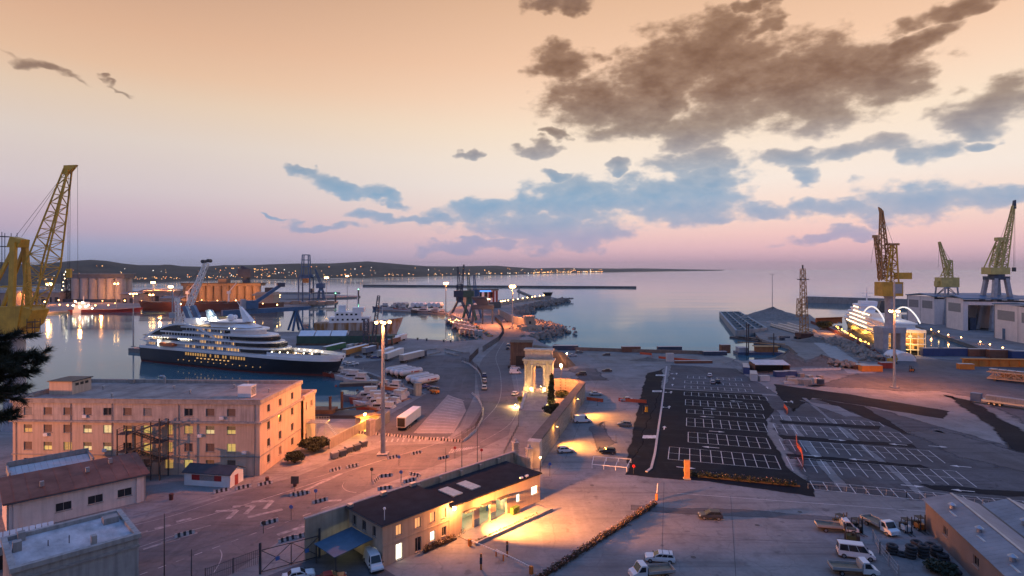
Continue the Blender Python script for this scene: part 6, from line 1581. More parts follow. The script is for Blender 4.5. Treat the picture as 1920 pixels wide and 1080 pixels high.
rp = MB(); rope(rp, (-4.4,0,76), (2,0,58), .08); rope(rp, (-7.8,0,62), (-10,0,48), .07); rope(rp, (-7.8,0,62), (2,0,58), .07); stuff(rp.build('hoist_rope', dsteel, TC))
# shipyard cranes behind the halls ---------------------------------------------------
b0 = D(1775,480); C2 = T('shipyard_crane', 'small pale yellow crane rising behind the first shipyard hall', 'crane', tuple(b0))
q = MB(); q.lattice((0,0,0), (0,0,30), 14, 10, 4, .45, .25); q.build('portal', crG, C2); MB().box(-7,7.5,-4,4,30,38).build('machinery_house', yel2, C2); MB().box(-9,-6,-2,2,31,35).build('counterweight', yel2, C2)
q = MB(); q.lattice((0,0,38), (3,0,52), 6, 2, 4, .3, .18); q.build('a_frame', yel2, C2); q = MB(); q.lattice((2,0,38), (-6,0,67), 4, 1, 9, .28, .16); q.build('boom', yel2, C2); rp = MB(); rope(rp, (-6,0,67), (3,0,52), .12); rope(rp, (-6,0,67), (-7,0,46), .1); stuff(rp.build('hoist_rope', dsteel, C2))
b0 = D(1868,430); C3 = T('shipyard_crane', 'tall yellow crane on four splayed grey legs at the right edge', 'crane', tuple(b0))
for x in (-1,1):
    for y in (-1,1): MB().beam((x*9,y*7,0),(x*4,y*4,38),2.4,2.6).build('leg', crG, C3)
MB().box(-6,6,-5,5,37,39.5).build('leg_cap', crD, C3); MB().lathe([(5,39.5),(5,41)], 16).build('slew_ring', crD, C3); MB().box(-7.5,6.5,-4.5,4.5,41,46).build('machinery_house', yel2, C3)
q = MB(); q.lattice((-1,0,46), (3,0,66), 5, 3, 7, .35, .2); q.build('a_frame', yel2, C3); MB().box(0,5.5,-2,2,65.5,68).build('a_frame_head', yel2, C3)
for y in (-2.5,2.5): MB().beam((-7,y,46),(1.5,y*.6,66),.6).build('back_stay', yel2, C3)
q = MB(); q.lattice((4,0,45), (12.6,0,91), 4.6, 1.2, 14, .32, .18); q.build('boom', yel2, C3); MB().hexa([(12,-1,89),(14,-1,89),(14,1,89),(12,1,89)], [(12.6,-.7,95),(14,-.7,95.5),(14,.7,95.5),(12.6,.7,95)]).build('boom_head', crD, C3)
rp = MB(); rope(rp, (13,0,92), (3,0,67), .1); rope(rp, (13.6,0,94), (12.5,0,46), .1); rope(rp, (13.8,0,94), (13.6,0,46), .1); stuff(rp.build('hoist_rope', dsteel, C3)); MB().box(12,14,-.7,.7,43,46).build('hook_block', dsteel, C3)
# piling rig ------------------------------------------------------------------------
PR = T('piling_rig', 'rusty lattice piling rig standing in the rubble yard', 'rig', tuple(G(1508,636)))
q = MB(); q.lattice((0,0,4), (-1,0,45), 4.0, 2.2, 18, .16, .1); q.build('mast', crR, PR); MB().box(-4,4,-4,4,.2,4).build('carriage', M('rig_dark', (.07,.03,.03), .7, .3), PR); q = MB(); q.lattice((-3.5,0,14), (-3.2,0,26), 2.4, 2.0, 5, .14, .09); q.build('leader', crR, PR)
MB().box(-4,2.5,-1.4,1.4,38,38.5).build('head_platform', dsteel, PR); MB().tube((-1,0,45),(-1,0,47.5),.5,n=8).build('head', dsteel, PR)
for s in (-1,1): MB().box(-5,5,s*2.8-.8,s*2.8+.8,0,1.4).build('track', rubber, PR)
# mobile harbour crane behind the cruise ship ------------------------------------------
MC = T('harbour_crane', 'white lattice boom harbour crane on the pier behind the ship funnel', 'crane', (-180.5,321.5,0), 0)
MB().box(-5,5,-3,3,1,5).build('chassis', crD, MC); MB().box(-4,3,-3,3,5,11).build('machinery_house', white, MC); q = MB(); q.lattice((-2,0,11), (-3,0,29), 2.2, 1.6, 6, .18, .1); q.build('tower', white, MC); q = MB(); q.tube((-5.5,0,0),(-5.5,0,34),.5,.4,8).box(-7,-4,-1,1,18,21); q.build('tower_ladder', crG, MC)
q = MB(); q.lattice((-1,0,13), (13,0,48), 2.8, 2.0, 13, .2, .12); q.build('boom', white, MC); MB().tube((11.6,-1.5,49),(11.6,1.5,49),1.0,n=10).tube((14.6,-1.5,49.4),(14.6,1.5,49.4),1.0,n=10).build('boom_sheave', dsteel, MC)
rp = MB(); rope(rp, (-3,0,29), (12,0,48), .1); rope(rp, (13,0,48), (13.6,0,36), .1); stuff(rp.build('hoist_rope', dsteel, MC))
for x in (-4,0,4): MB().box(x-.8,x+.8,-3.4,3.4,0,1.2).build('wheel_bogie', rubber, MC)
# blue travelling gantry ---------------------------------------------------------------
ga_, gb_ = Vector((-193,397,0)), Vector((-153,434,0)); dd = gb_-ga_
BG = T('gantry_crane', 'blue travelling gantry crane beyond the cruise ship', 'gantry crane', tuple(ga_), atan2(dd.y, dd.x)); GL = dd.length
MB().hexa([(-3,-1.8,13.4),(GL+2,-1.8,14.6),(GL+2,1.8,14.6),(-3,1.8,13.4)], [(-3,-1.8,17),(GL+4,-1.8,17.4),(GL+4,1.8,17.4),(-3,1.8,17)]).build('main_girder', crB, BG)
for x0, x1 in ((7,3.5),(7,11)): 
    for y in (-3,3): MB().beam((x1,y*1.4,0),(x0,y*.4,14.2),1.2,1.4).build('leg', crB, BG)
for x0, x1 in ((GL-7,GL-11),(GL-7,GL-3)):
    for y in (-3,3): MB().beam((x1,y*1.4,0),(x0,y*.4,15),1.2,1.4).build('leg', crB, BG)
rl = MB()
for i in range(20): rl.beam((-3+i*1.2,-1.8,17),(-3+i*1.2,-1.8,18.4),.15)
rl.beam((-3,-1.8,18.4),(20,-1.8,18.4),.15); rl.build('railing', crD, BG)
MB().box(12,20,-2.5,2.5,17.3,23).build('trolley', crB, BG); MB().beam((18,0,21),(36,0,33),1.6,2.2).build('jib', crB, BG); MB().box(34,39,-1.4,1.4,32,35).build('jib_head', crD, BG); MB().box(9,12,-2,2,17.3,24).build('cab', crG, BG)
# ship-to-shore crane far off
SC_ = T('quay_crane', 'tall blue portal quay crane on the far mole', 'crane', tuple(D(574,800)))
for x in (-7.5,7.5):
    for y in (-8,8): MB().beam((x,y,0),(x,y*.9,34),1.5,1.5).build('leg', crB, SC_)
q = MB()
for y in (-8,8): q.beam((-7.5,y,33),(7.5,y,33),1.8,2); q.beam((-5,y*.6,34),(-4,y*.4,64),1.2); q.beam((5,y*.6,34),(4,y*.4,64),1.2); q.beam((-4,y*.4,64),(4,y*.4,64),1.0); q.beam((-4.5,y*.4,48),(4.5,y*.4,48),1.0); q.beam((-4.2,y*.4,57),(4.2,y*.4,57),.9)
q.build('upper_frame', crB, SC_); MB().box(-9,10,-3,3,34,37.5).build('girder', crB, SC_); MB().box(-3.5,3.5,-4,4,26,33).build('trolley_cab', crR, SC_); MB().box(5,9.5,-4,4,12,18).build('control_cab', crD, SC_)
def slew_crane(label, x, d, hb, hm, tipdx, tipz, mat, w=3.0, portal=8, name='quay_crane'):
    o = T(name, label, 'crane', tuple(D(x,d)))
    for sx in (-1,1):
        for sy in (-1,1): MB().beam((sx*portal,sy*portal*.7,0),(sx*w*.7,sy*w*.7,hb),w*.42).build('leg', mat, o)
    MB().lathe([(w*1.1,hb),(w*.9,hb+1.5),(w*.8,hm)], 12).build('column', mat, o); MB().box(-w*1.6,w*1.3,-w*.9,w*.9,hm,hm+w*1.8).build('machinery_house', mat, o)
    q = MB(); q.lattice((0,0,hm+w*1.5), (tipdx,0,tipz), w*.9, w*.35, 9, w*.07, w*.04); q.build('boom', mat, o); return o
slew_crane('small blue jib crane near the end of the far mole', 602, 880, 12, 16, -9, 45, crB, 4.0, 4)
slew_crane('dark blue unloader crane behind the brown silos', 462, 770, 18, 34, -6, 48, crD, 6, 9)
slew_crane('green jib crane standing on the fishing quay', 880, 515, 14, 20, -1, 40, M('crane_green', (.03,.09,.07), .5, .2), 3.2, 6)
slew_crane('bright blue jib crane on the fishing quay', 891, 535, 14, 20, -1, 39, crB, 3.2, 6)
o = slew_crane('twin masted dark crane with tall lattice booms behind the fishing fleet', 862, 560, 13, 18, -2, 47, crD, 3.4, 9); q = MB(); q.lattice((2,0,24), (4,0,49), 1.8, 1, 8, .25, .14); q.build('boom', crD, o); q = MB(); q.lattice((0,0,15), (0,0,30), 6, 5, 4, .3, .18); q.build('tower', crD, o)
q = T('portal_frame', 'dark portal frame hopper on the fishing quay', 'hopper', tuple(D(905,480)))
for x in (-8,0,8):
    for y in (-3,3): MB().beam((x,y,0),(x,y,12),.8).build('leg', crD, q)
MB().box(-9,9,-4,4,12,15.5).build('deck', crD, q); MB().hexa([(-4,-3,15.5),(5,-3,15.5),(5,3,15.5),(-4,3,15.5)], [(-9,-4,22),(3,-4,22),(3,4,22),(-9,4,22)]).build('hopper', crD, q)
MBc = T('crawler_crane', 'small dark mobile crane working by the rusty ship', 'crane', tuple(G(700,655))); MB().box(-2.5,2.5,-2,2,.2,3.6).build('body', dsteel, MBc); q = MB(); q.lattice((0,0,3.5), (3,0,30), 2.2, 1.2, 12, .14, .08); q.build('boom', crD, MBc); q = MB(); q.lattice((-4,0,0), (-4,0,17), 3, 2.4, 6, .2, .12); q.build('tower', crD, MBc); q = MB(); q.lattice((6,0,0), (6,0,15), 3, 2.4, 6, .2, .12); q.build('tower', crD, MBc)

# ================================================================== silos and far port buildings
siloM = M('silo_concrete', (.33,.33,.34), .85, .15, .05, streak=.3); siloB = M('silo_brown', (.26,.20,.14), .85, .2, .05, streak=.4)
S1 = T('grain_silo', 'block of six tall grey cylindrical silos on the far quay', 'silo', tuple(G(136,566)), R(-3)); r0 = 6.1
for i in range(6):
    MB().lathe([(r0,0),(r0,32)], 20, (r0+i*12.4,0,0)).build('cylinder', siloM, S1, False)
    MB().lathe([(r0,0),(r0,31.8)], 20, (r0+i*12.4,12.3,0)).build('cylinder', siloM, S1, False)
MB().box(-1.5,76,-4,16,32,37.5).build('head_house', M('silo_top', (.12,.13,.15), .7, .2), S1); MB().box(-2.5,77,-5,17,37.5,38.3).build('roof', blueR, S1); MB().box(-8,78,-8,18,0,4).build('base_shed', crD, S1)
q = MB(); q.lattice((-9,0,0), (-9,0,40), 7, 7, 8, .35, .2); q.build('elevator_tower', dsteel, S1); q = MB()
for i in range(7): q.ball((-10+RND.uniform(-3,3),-4,6+i*5.2),.55,6,4)
stuff(q.build('tower_lamp', E('tower_lamp', (1,.72,.35), 12), S1)); MB().ball((-6,-3,41),1.3,8,6).build('top_lamp', E('top_lamp', (1,.85,.6), 14), S1)
S3 = T('grain_silo', 'row of brown lamplit silos with a flat gallery roof', 'silo', tuple(G(344,569)), R(1)); r0 = 4.9
for i in range(10): MB().lathe([(r0,0),(r0,23)], 18, (r0+i*10,0,0)).build('cylinder', siloB, S3, False)
MB().box(-1,101,-4,12,23,26).build('gallery', siloB, S3); MB().box(-2,102,-5,13,26,26.8).build('roof', dsteel, S3); MB().box(46,56,-3,10,26.8,32).build('lift_house', siloB, S3); MB().box(-6,104,-10,12,0,4).build('base_shed', crR, S3)
for x, y, z, pw in ((30,-25,16,26000),(75,-25,16,26000),(100,-20,14,20000)): p = Vector(G(344,569))+Vector((x,y,z)); lamp('silo_light', p, SOD, pw, 1)
p = Vector(G(136,566)); lamp('silo_light', p+Vector((60,-30,16)), SOD, 36000, 1)
shedM = M('far_shed', (.30,.25,.22), .8, .2, .1)
for i, (x0, x1, y, yt, lab) in enumerate(((48,112,567,549,'long low orange lit shed left of the grey silos'),(226,262,568,552,'low shed right of the grey silos'),(262,338,566,546,'wide low shed with shallow roof between the silos'),(300,340,571,560,'small orange lit quay office below the brown silos'),(-40,30,575,550,'shed behind the yellow crane cab'))):
    a = G(x0,y); b_ = G(x1,y); L_ = b_.x-a.x; h = Hz(yt, a.y); o = T('port_shed', lab, 'shed', tuple(a)); MB().box(0,L_,0,25,0,h).build('wall', shedM, o); MB().extr([(-1,h),(12.5,h+2.5),(26,h),(26,h+.5),(12.5,h+3),(-1,h+.5)], (-1,0,0), (0,1,0), (0,0,1), (1,0,0), L_+2).build('roof', M('far_roof', (.2,.19,.19), .8, .2), o)
    for k in range(int(L_/9)): MB().box(3+k*9,8+k*9,-.1,-.02,0,h*.55).build('door', dsteel, o)
q = MB(); rr_ = random.Random(5)
for i in range(34):
    x = rr_.uniform(40,520); p = G(x, rr_.uniform(562,573), rr_.uniform(2,9)); q.ball(tuple(p), rr_.uniform(.5,.95), 6, 4)
tag(stuff(q.build('quay_lamps', E('quay_amber', (1,.5,.16), 13))), 'scattered amber work lamps along the far quay', 'lamps')
for x, y, pw in ((300,566,40000),(150,575,30000),(420,572,40000),(90,568,50000)): lamp('quay_light', G(x,y,10), SOD, pw, 1)
stk = T('stockpile', 'orange lit row of containers on the far mole', 'containers', tuple(G(530,571)))
for i in range(6): MB().box(i*11,i*11+9.5,0,6,0,3+1.5*(i%2)).build('container', M('far_box', (.35,.24,.18), .8, .2), stk)
for i, (x, y, lab) in enumerate(((672,556,'dark beacon at the end of the upper far mole'),(629,566,'green lit beacon at the tip of the lower far mole'))):
    o = T('beacon', lab, 'beacon', tuple(G(x,y))); MB().lathe([(1.4,0),(1.1,9),(1.6,9.2),(.8,11)], 10).build('tower', dsteel, o); MB().ball((0,0,11.6),.6,6,5).build('lamp', E('green_lamp', (.2,1,.5), 10), o)
rd = T('mole_railing', 'long pale guard wall along the upper far mole', 'wall'); MB().beam(G(525,552)+Vector((0,0,2)), G(638,552)+Vector((0,0,2)), 1, 4).build('wall_section', concW, rd)
# terminal building behind the blue cranes
TB = T('terminal_building', 'white flat roofed terminal with red panels and blue sign behind the fishing quay', 'building', tuple(G(880,574)), R(3)); bw2 = G(934,574).x-G(880,574).x
wall_part(TB, (0,0,0), 0, bw2, 19, [(4+i*7,8+i*7,10,17) for i in range(4)], white, .5)
for i in range(4): MB().box(4+i*7,8+i*7,.3,.4,10,17).build('pane', cabin, TB)
MB().box(0,bw2,.4,20,0,19).build('wall', white, TB); MB().box(-1,bw2+1,-1,21,19,20.2).build('roof', dsteel, TB)
for x in (23,28,32): MB().box(x,x+2.2,-.15,-.02,4,18.5).build('red_panel', M('brick_red', (.25,.05,.03), .8, .2), TB)
MB().box(12,26,-.5,-.2,17.2,19).build('sign_band', E('blue_sign_light', (.08,.3,1.0), 1.5), TB); MB().box(14,25,-.5,-.3,7.6,9.0).build('lit_strip', E('strip_light', (1,.75,.35), 5), TB); MB().box(-8,-2,0,8,0,19).build('annex', tan, TB)
MB().ball((-14,-20,16),1.3,8,6).build('flood_lamp', E('top_lamp', (1,.85,.6), 14), TB); MB().tube((-14,-20,0),(-14,-20,15),.2,n=6).build('lamp_pole', dsteel, TB); lamp('terminal_light', G(880,574)+Vector((-14,-24,16)), SOD2, 40000, 1)
LWl = T('quay_wall', 'dark long wall between the terminal and the mole road', 'wall'); MB().beam(G(896,580)+Vector((0,0,3.5)), G(938,577)+Vector((0,0,3.5)), 2, 7).build('wall_section', M('dark_wall', (.12,.11,.11), .9, .2), LWl)

# ================================================================== shipyard halls
hallW = M('hall_cladding', (.76,.68,.66), .7, .08, .2, streak=.2); hallR = M('hall_roof_blue', (.08,.17,.28), .5, .15, .1); hallP = M('hall_window_panel', (.24,.23,.23), .5, .1)
for lab, a, b_, dep, yt, opn, panes in (('shipyard hall furthest away, pale walls and blue roof', (1701,602), (1752,608.5), 70, 553, 0, 2), ('middle shipyard hall with a great open dark doorway', (1774,613.5), (1806,620), 66, 557, 1, 1), ('nearest shipyard hall at the right edge with a small blue door', (1864.7,633), (1960,652), 60, 570, 0, 2)):
    A_, Bb = G(*a), G(*b_); L_ = (Bb-A_).length; h = Hz(yt, A_.y); o = T('shipyard_hall', lab, 'hall', tuple(A_), atan2(Bb.y-A_.y, Bb.x-A_.x))
    wall_part(o, (0,0,0), 0, L_, h, [], hallW)
    for k in range(panes):
        w = L_/panes; MB().box(k*w+w*.14,k*w+w*.86,-.12,-.02,h*.56,h*.84).build('window_panel', hallP, o); MB().box(k*w-.1,k*w+.1,-.15,-.13,0,h).build('cladding_joint', dsteel, o)
    if opn:
        wall_part(o, (L_,0,0), R(90), dep, h-2, [(3,40,0.01,h-4.5)], hallW, 1.5)
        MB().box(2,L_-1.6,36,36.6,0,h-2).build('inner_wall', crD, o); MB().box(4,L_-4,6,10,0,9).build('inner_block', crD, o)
    else: wall_part(o, (L_,0,0), R(90), dep, h-2, [], hallW)
    wall_part(o, (0,dep,0), R(-90), dep, h-2, [], hallW); wall_part(o, (L_,dep,0), R(180), L_, h-2, [], hallW)
    MB().extr([(-1,h-.2),(L_/2,h+1.6),(L_+1,h-.2),(L_+1,h+.5),(L_/2,h+2.3),(-1,h+.5)], (0,-1,0), (1,0,0), (0,0,1), (0,1,0), dep+2).build('roof', hallR, o)
    MB().box(-.1,.4,-.2,-.02,0,h).build('corner_trim', hallP, o)
    if panes == 2 and a[0] > 1800: MB().box(9,12,-.15,-.03,.02,7).build('door', crB, o)
# dock gate, floating caisson, dredger
og = M('dock_orange', (.50,.13,.03), .6, .15, .2)
dg = T('dock_gate', 'bright orange dock gate wall behind the lit ship', 'dock gate'); MB().beam(G(1530,606)+Vector((0,0,1.6)), G(1578,604)+Vector((0,0,1.6)), 1.2, 5.2).build('gate_wall', og, dg); MB().beam(G(1530,606)+Vector((0,-1,4.3)), G(1578,604)+Vector((0,-1,4.3)), 2, .4).build('walkway', og, dg); lamp('gate_light', G(1556,612,5), SOD, 9000, .6)
CA = T('concrete_caisson', 'long floating concrete caisson with open cells off the yard', 'caisson', tuple(G(1381,632,-2)), 0)
c0 = G(1381,632,-2); P4 = [G(1381,632,-2)-c0, G(1437,626,-2)-c0, G(1386,592.5,-2)-c0, G(1350,593,-2)-c0]
cais = M('caisson_concrete', (.26,.31,.33), .8, .2, .2, streak=.3)
def cw(mb, a, b_, w=.8, z0=-.5, z1=4.6): mb.beam(a+Vector((0,0,(z0+z1)/2)), b_+Vector((0,0,(z0+z1)/2)), w, z1-z0)
for i in range(4): q = MB(); cw(q, P4[i], P4[(i+1)%4], 1.4); q.build('outer_wall', cais, CA)
for i in range(1,9): q = MB(); cw(q, P4[0].lerp(P4[3], i/9), P4[1].lerp(P4[2], i/9), .7, -.5, 4.4); q.build('cell_wall', cais, CA)
for i in (1,2): q = MB(); cw(q, P4[0].lerp(P4[1], i/3), P4[3].lerp(P4[2], i/3), .7, -.5, 4.3); q.build('cell_wall', cais, CA)
MB().prism([p.xy for p in P4], .3, .6).build('cell_floor', M('cell_floor', (.10,.13,.14), .6, .3, .3), CA)
for i, (x, y) in enumerate(((1392,636),(1405,638),(1420,637),(1432,641),(1440,648))):
    o = T('pontoon', ['dark flat pontoon moored below the caisson corner','second dark pontoon below the caisson','third dark pontoon below the caisson','dark pontoon nearer the dredger','narrow dark pontoon beside the dredger'][i], 'pontoon', tuple(G(x,y,-2)), R(115), 'pontoons below the caisson'); MB().box(-9,9,-2.4,2.4,-.4,1.0).build('hull', hullC[4], o); MB().beam((-8,-2,1.2),(8,-2,1.2),.4).build('pipe', dsteel, o)
DR = T('dredger', 'small dredging barge with orange house and tall spuds in the inlet', 'barge', tuple(G(1424,664,-2)), R(-2)); MB().box(-13,12,-4,4,-.5,1.4).build('hull', hullC[0], DR); MB().box(-2,9,-2.5,2.5,1.4,4.2).build('house', M('dredger_orange', (.30,.13,.05), .7, .2), DR); MB().box(-3,10,-3,3,4.2,4.5).build('roof', crR, DR); MB().box(-12,-7,-3,3,1.4,3.8).build('tank', crG, DR)
for x in (-8.5,-7.5,6): MB().tube((x,-4.3,-1),(x,-4.3,17 if x < 0 else 12),.3,n=6).build('spud', dsteel, DR)
MB().beam((-12,0,6.6),(14,0,5.6),.4).build('ladder_boom', crR, DR)
# gravel heaps and rubble
grv = M('gravel', (.20,.185,.165), .95, .3, .6, world=True, bump=.4); grv2 = M('earth_heap', (.15,.13,.11), .95, .3, .5, world=True, bump=.4)
def heap(label, x, y, rx, ry, h, seed, mat, name='gravel_heap'):
    r_ = random.Random(seed); p = G(x,y); mb = MB(); n, m = 28, 9; ph = [r_.uniform(0,6) for _ in range(4)]
    for j in range(m+1):
        t_ = j/m
        for i in range(n):
            a = 2*pi*i/n; k = 1+.13*sin(2*a+ph[0])+.08*sin(5*a+ph[1])+r_.uniform(-.05,.05); q = (1-t_)*k
            mb.v.append((p.x+rx*q*cos(a), p.y+ry*q*sin(a), -.05+h*(t_**1.15)*(1+.12*sin(3*a+ph[2]))+r_.uniform(-.05,.05)*h*(1 if 0 < j < m else 0)))
    for j in range(m):
        for i in range(n): mb.f.append((j*n+i, j*n+(i+1)%n, (j+1)*n+(i+1)%n, (j+1)*n+i)); mb.m.append(0)
    mb.f.append(tuple(range(m*n,(m+1)*n))); mb.m.append(0)
    return tag(mb.build(name, mat, smooth=True), label, 'heap')
heap('tall pale gravel heap at the foot of the unlit mast', 1450, 598, 34, 20, 10, 1, grv); heap('wide brown earth heap beside the dredger inlet', 1478, 683, 13, 8, 6.2, 2, grv2, 'earth_heap'); heap('low dark earth heap right of the brown heap', 1540, 684, 14, 7, 4.5, 3, grv2, 'earth_heap'); heap('long low spoil heap near the tree', 1525, 640, 12, 9, 3.0, 4, grv2, 'earth_heap'); heap('small grey gravel heap behind the car park', 1375, 683, 7, 4, 1.8, 6, grv); heap('low rubble mound by the far quay edge', 1215, 676, 9, 4, 1.6, 7, grv2, 'earth_heap')
rocks('rubble_rocks', 'long bank of broken stone beside the dock road', [p+Vector((0,0,0)) for p in G4((1560,640),(1600,655),(1640,678))], 420, .7, 1.9, 2.6, 31, 3.2, M('rubble', (.27,.235,.20), .95, .3, .5, world=True))
rocks('rubble_rocks', 'heap of broken stone at the end of the haul road', G4((1570,686),(1595,690)), 220, .6, 1.5, 2.4, 32, 2.6, M('rubble', (.27,.235,.20), .95, .3, .5, world=True))
struct(MB().sheet(G4((1590,700),(1640,700),(1560,645),(1525,630),(1505,628),(1535,650)), .016).build('haul_road', M('haul_road', (.33,.32,.30), .95, .15, .3, world=True)))

# green quayside shed beside the rusty ship, low yard walls
gsh = M('shed_green', (.035,.085,.065), .7, .2, .3); GS = T('green_shed', 'long dark green quayside shed with whitish tent roofs', 'shed', tuple(G(556,648)), R(1)); gl_n = G(735,648).x-G(556,648).x
MB().box(0,gl_n,0,9,1.2,5.6).build('wall', gsh, GS); MB().box(-.3,gl_n+.3,-.2,9.2,0,1.2).build('plinth', brk, GS)
for k in range(3): MB().extr([(0,5.6),(4.5,8.4),(9,5.6)], (1+k*9.4,0,0), (0,1,0), (0,0,1), (1,0,0), 8.8).build('tent_roof', white, GS)
MB().extr([(0,5.6),(4.5,8.2),(9,5.6)], (30,0,0), (0,1,0), (0,0,1), (1,0,0), 10).build('roof', brk, GS)
for i, (u, v) in enumerate((((782,660),(818,655)),((800,667),(826,661)),((835,655),(868,662)),((835,662),(858,668)),((775,672),(795,668)))):
    o = T('low_wall', ['low kerb wall furthest across the trailer yard','low kerb wall beside the lane splitter','low kerb wall near the fence panel','short low kerb wall under the fence panel','short low kerb wall behind the grey lorry'][i], 'wall'); MB().beam(G(*u)+Vector((0,0,.35)), G(*v)+Vector((0,0,.35)), .8, .7).build('wall_section', concW, o)
for i in range(14):
    x = 872+i*3.0; y = 603+i*2.3; o = T('net_pile', '%s heap of nets on the fishing quay from the cranes' % ORD[i], 'nets', tuple(G(x+6,y-2)), 0, 'net heaps on the fishing quay'); MB().lathe([(1.5,0),(1.6,.5),(1.1,1.0),(.3,1.3)], 9).build('net', [M('net_green', (.05,.09,.06), .9, .3), crR, crD][i % 3], o)
    MB().cbox((2.2,0,0),1.2,.9,.8).build('fish_crate', [bw[0], orn][i % 2], o)
# ================================================================== vehicles
headM = M('headlamp_glass', (.6,.6,.58), .2, 0); tailM = M('tail_lamp', (.25,.01,.01), .3, 0); plastic = M('black_plastic', (.02,.02,.02), .6, .1)
rimM = M('alloy_rim', (.35,.35,.36), .35, .05, metal=.8)
def paint(name, c): return M('paint_'+name, c, .28, .05, .5, spec=.6)
PAINT = {'white': paint('white', (.68,.68,.68)), 'black': paint('black', (.012,.013,.018)), 'silver': paint('silver', (.38,.39,.41)), 'grey': paint('grey', (.14,.145,.155)), 'red': paint('red', (.30,.02,.02)), 'blue': paint('blue', (.03,.06,.18)), 'dark': paint('dark', (.03,.035,.05))}
CARS = {}
def wheels(o, xs, hw, r=.31, w=.2):
    for x in xs:
        for s in (-1,1):
            wh = MB().tube((x,s*(hw-w),r),(x,s*hw,r),r,n=14).build('wheel', rubber, o); MB().tube((x,s*(hw-.02),r),(x,s*(hw+.012),r),r*.6,n=10).build('rim', rimM, wh)
def car_proto(kind):
    """front of the car points along local +x"""
    o = T('parked_car', 'x', 'car')
    P = {'hatch': ([(-2.0,.35),(-2.02,.75),(-1.95,.95),(1.0,.93),(1.75,.82),(2.0,.62),(2.02,.35)], [(-1.95,.92),(-1.55,1.46),(.05,1.47),(.95,.93)]),
         'estate': ([(-2.2,.35),(-2.25,.7),(-2.2,.95),(1.05,.93),(2.0,.82),(2.22,.62),(2.24,.35)], [(-2.18,.92),(-1.9,1.45),(.1,1.47),(1.0,.93)]),
         'sedan': ([(-2.2,.35),(-2.25,.72),(-2.15,.95),(1.0,.92),(1.95,.8),(2.2,.6),(2.22,.35)], [(-1.55,.93),(-.95,1.42),(.15,1.43),(1.0,.92)]),
         'suv': ([(-2.2,.42),(-2.25,.85),(-2.2,1.08),(1.1,1.06),(2.0,.98),(2.2,.75),(2.22,.42)], [(-2.15,1.05),(-1.85,1.72),(.2,1.74),(1.05,1.06)]),
         'van': ([(-2.5,.4),(-2.52,1.0),(-2.5,1.15),(1.6,1.1),(2.25,1.0),(2.5,.7),(2.52,.4)], [(-2.48,1.12),(-2.4,2.15),(1.0,2.2),(1.75,1.1)]),
         'minibus': ([(-2.6,.4),(-2.62,1.0),(-2.6,1.15),(1.7,1.1),(2.3,.95),(2.5,.7),(2.52,.4)], [(-2.58,1.12),(-2.5,2.2),(1.0,2.25),(1.85,1.1)])}[kind]
    hw = .86 if kind in ('hatch','estate','sedan') else .95
    lo, hi = P; q = MB()
    ring = lambda prof, w: [(x,w,z) for x, z in prof]
    n = len(lo); q.loft([[(x,-hw*.9 if z > .9 else -hw,z) for x, z in lo], [(x,hw*.9 if z > .9 else hw,z) for x, z in lo]], True, True)
    body = q.build('body', PAINT['white'], o)
    q = MB(); tw = hw*.78; q.loft([[(x,-(hw*.9 if z < 1.2 else tw),z) for x, z in hi], [(x,(hw*.9 if z < 1.2 else tw),z) for x, z in hi]], True, True); q.build('cabin', PAINT['white'], body)
    # glazing a little proud of the cabin
    (xr, zr), (xa, za), (xb, zb), (xf, zf) = hi
    w_ = MB(); e = .015
    sl_ = lambda z: hw*.9+(tw-hw*.9)*(z-zr)/(za-zr)
    pil = {'van': 1}.get(kind, 0); z0, z1 = zr+.08, za-.1
    fx = lambda z, a, b_, c, d: a+(b_-a)*(z-c)/(d-c)
    segs = 2 if kind in ('hatch','sedan','van') else 3
    xl0, xl1 = (xr+.22, xf-.25) if not pil else (.55, xf-.2)
    for s in (-1,1):
        for k in range(segs if not pil else 1):
            ta, tb = k/(segs if not pil else 1), (k+1)/(segs if not pil else 1)
            xa0 = fx(z0,xr,xa,zr,za)+.12; xb0 = fx(z0,xf,xb,zf,zb)-.12; xa1 = fx(z1,xr,xa,zr,za)+.12; xb1 = fx(z1,xf,xb,zf,zb)-.12
            if pil: xa0 = xa1 = .55
            pts = [(xa0+(xb0-xa0)*ta+.04,z0),(xa0+(xb0-xa0)*tb-.04,z0),(xa1+(xb1-xa1)*tb-.04,z1),(xa1+(xb1-xa1)*ta+.04,z1)]
            w_.add([(x,s*(sl_(z)+e),z) for x, z in pts], [(0,1,2,3) if s < 0 else (3,2,1,0)])
    w_.build('side_window', glass, o)
    def pane(nm, x0, zq0, x1, zq1, sgn):
        a, b_ = .12, .9; p0 = (x0+(x1-x0)*a+sgn*e, zq0+(zq1-zq0)*a+e); p1 = (x0+(x1-x0)*b_+sgn*e, zq0+(zq1-zq0)*b_+e)
        MB().add([(p0[0],-hw*.8,p0[1]),(p0[0],hw*.8,p0[1]),(p1[0],tw*.88,p1[1]),(p1[0],-tw*.88,p1[1])], [(0,1,2,3) if sgn > 0 else (3,2,1,0)]).build(nm, glass, o)
    pane('windscreen', xf, zf, xb, zb, 1); pane('rear_window', xr, zr, xa, za, -1)
    xf_, xr_ = lo[-1][0], lo[0][0]
    for s in (-1,1):
        MB().box(xf_-.16,xf_-.0,s*hw*.72-.16,s*hw*.72+.16,.6,.74).build('headlight', headM, o); MB().box(xr_-.02,xr_+.08,s*hw*.78-.1,s*hw*.78+.1,.68,.9).build('tail_light', tailM, o); MB().box(xf-.15,xf+.02,s*hw-.02 if s > 0 else s*hw-.16,s*hw+.16 if s > 0 else s*hw+.02,zf+.02,zf+.16).build('mirror', plastic, o)
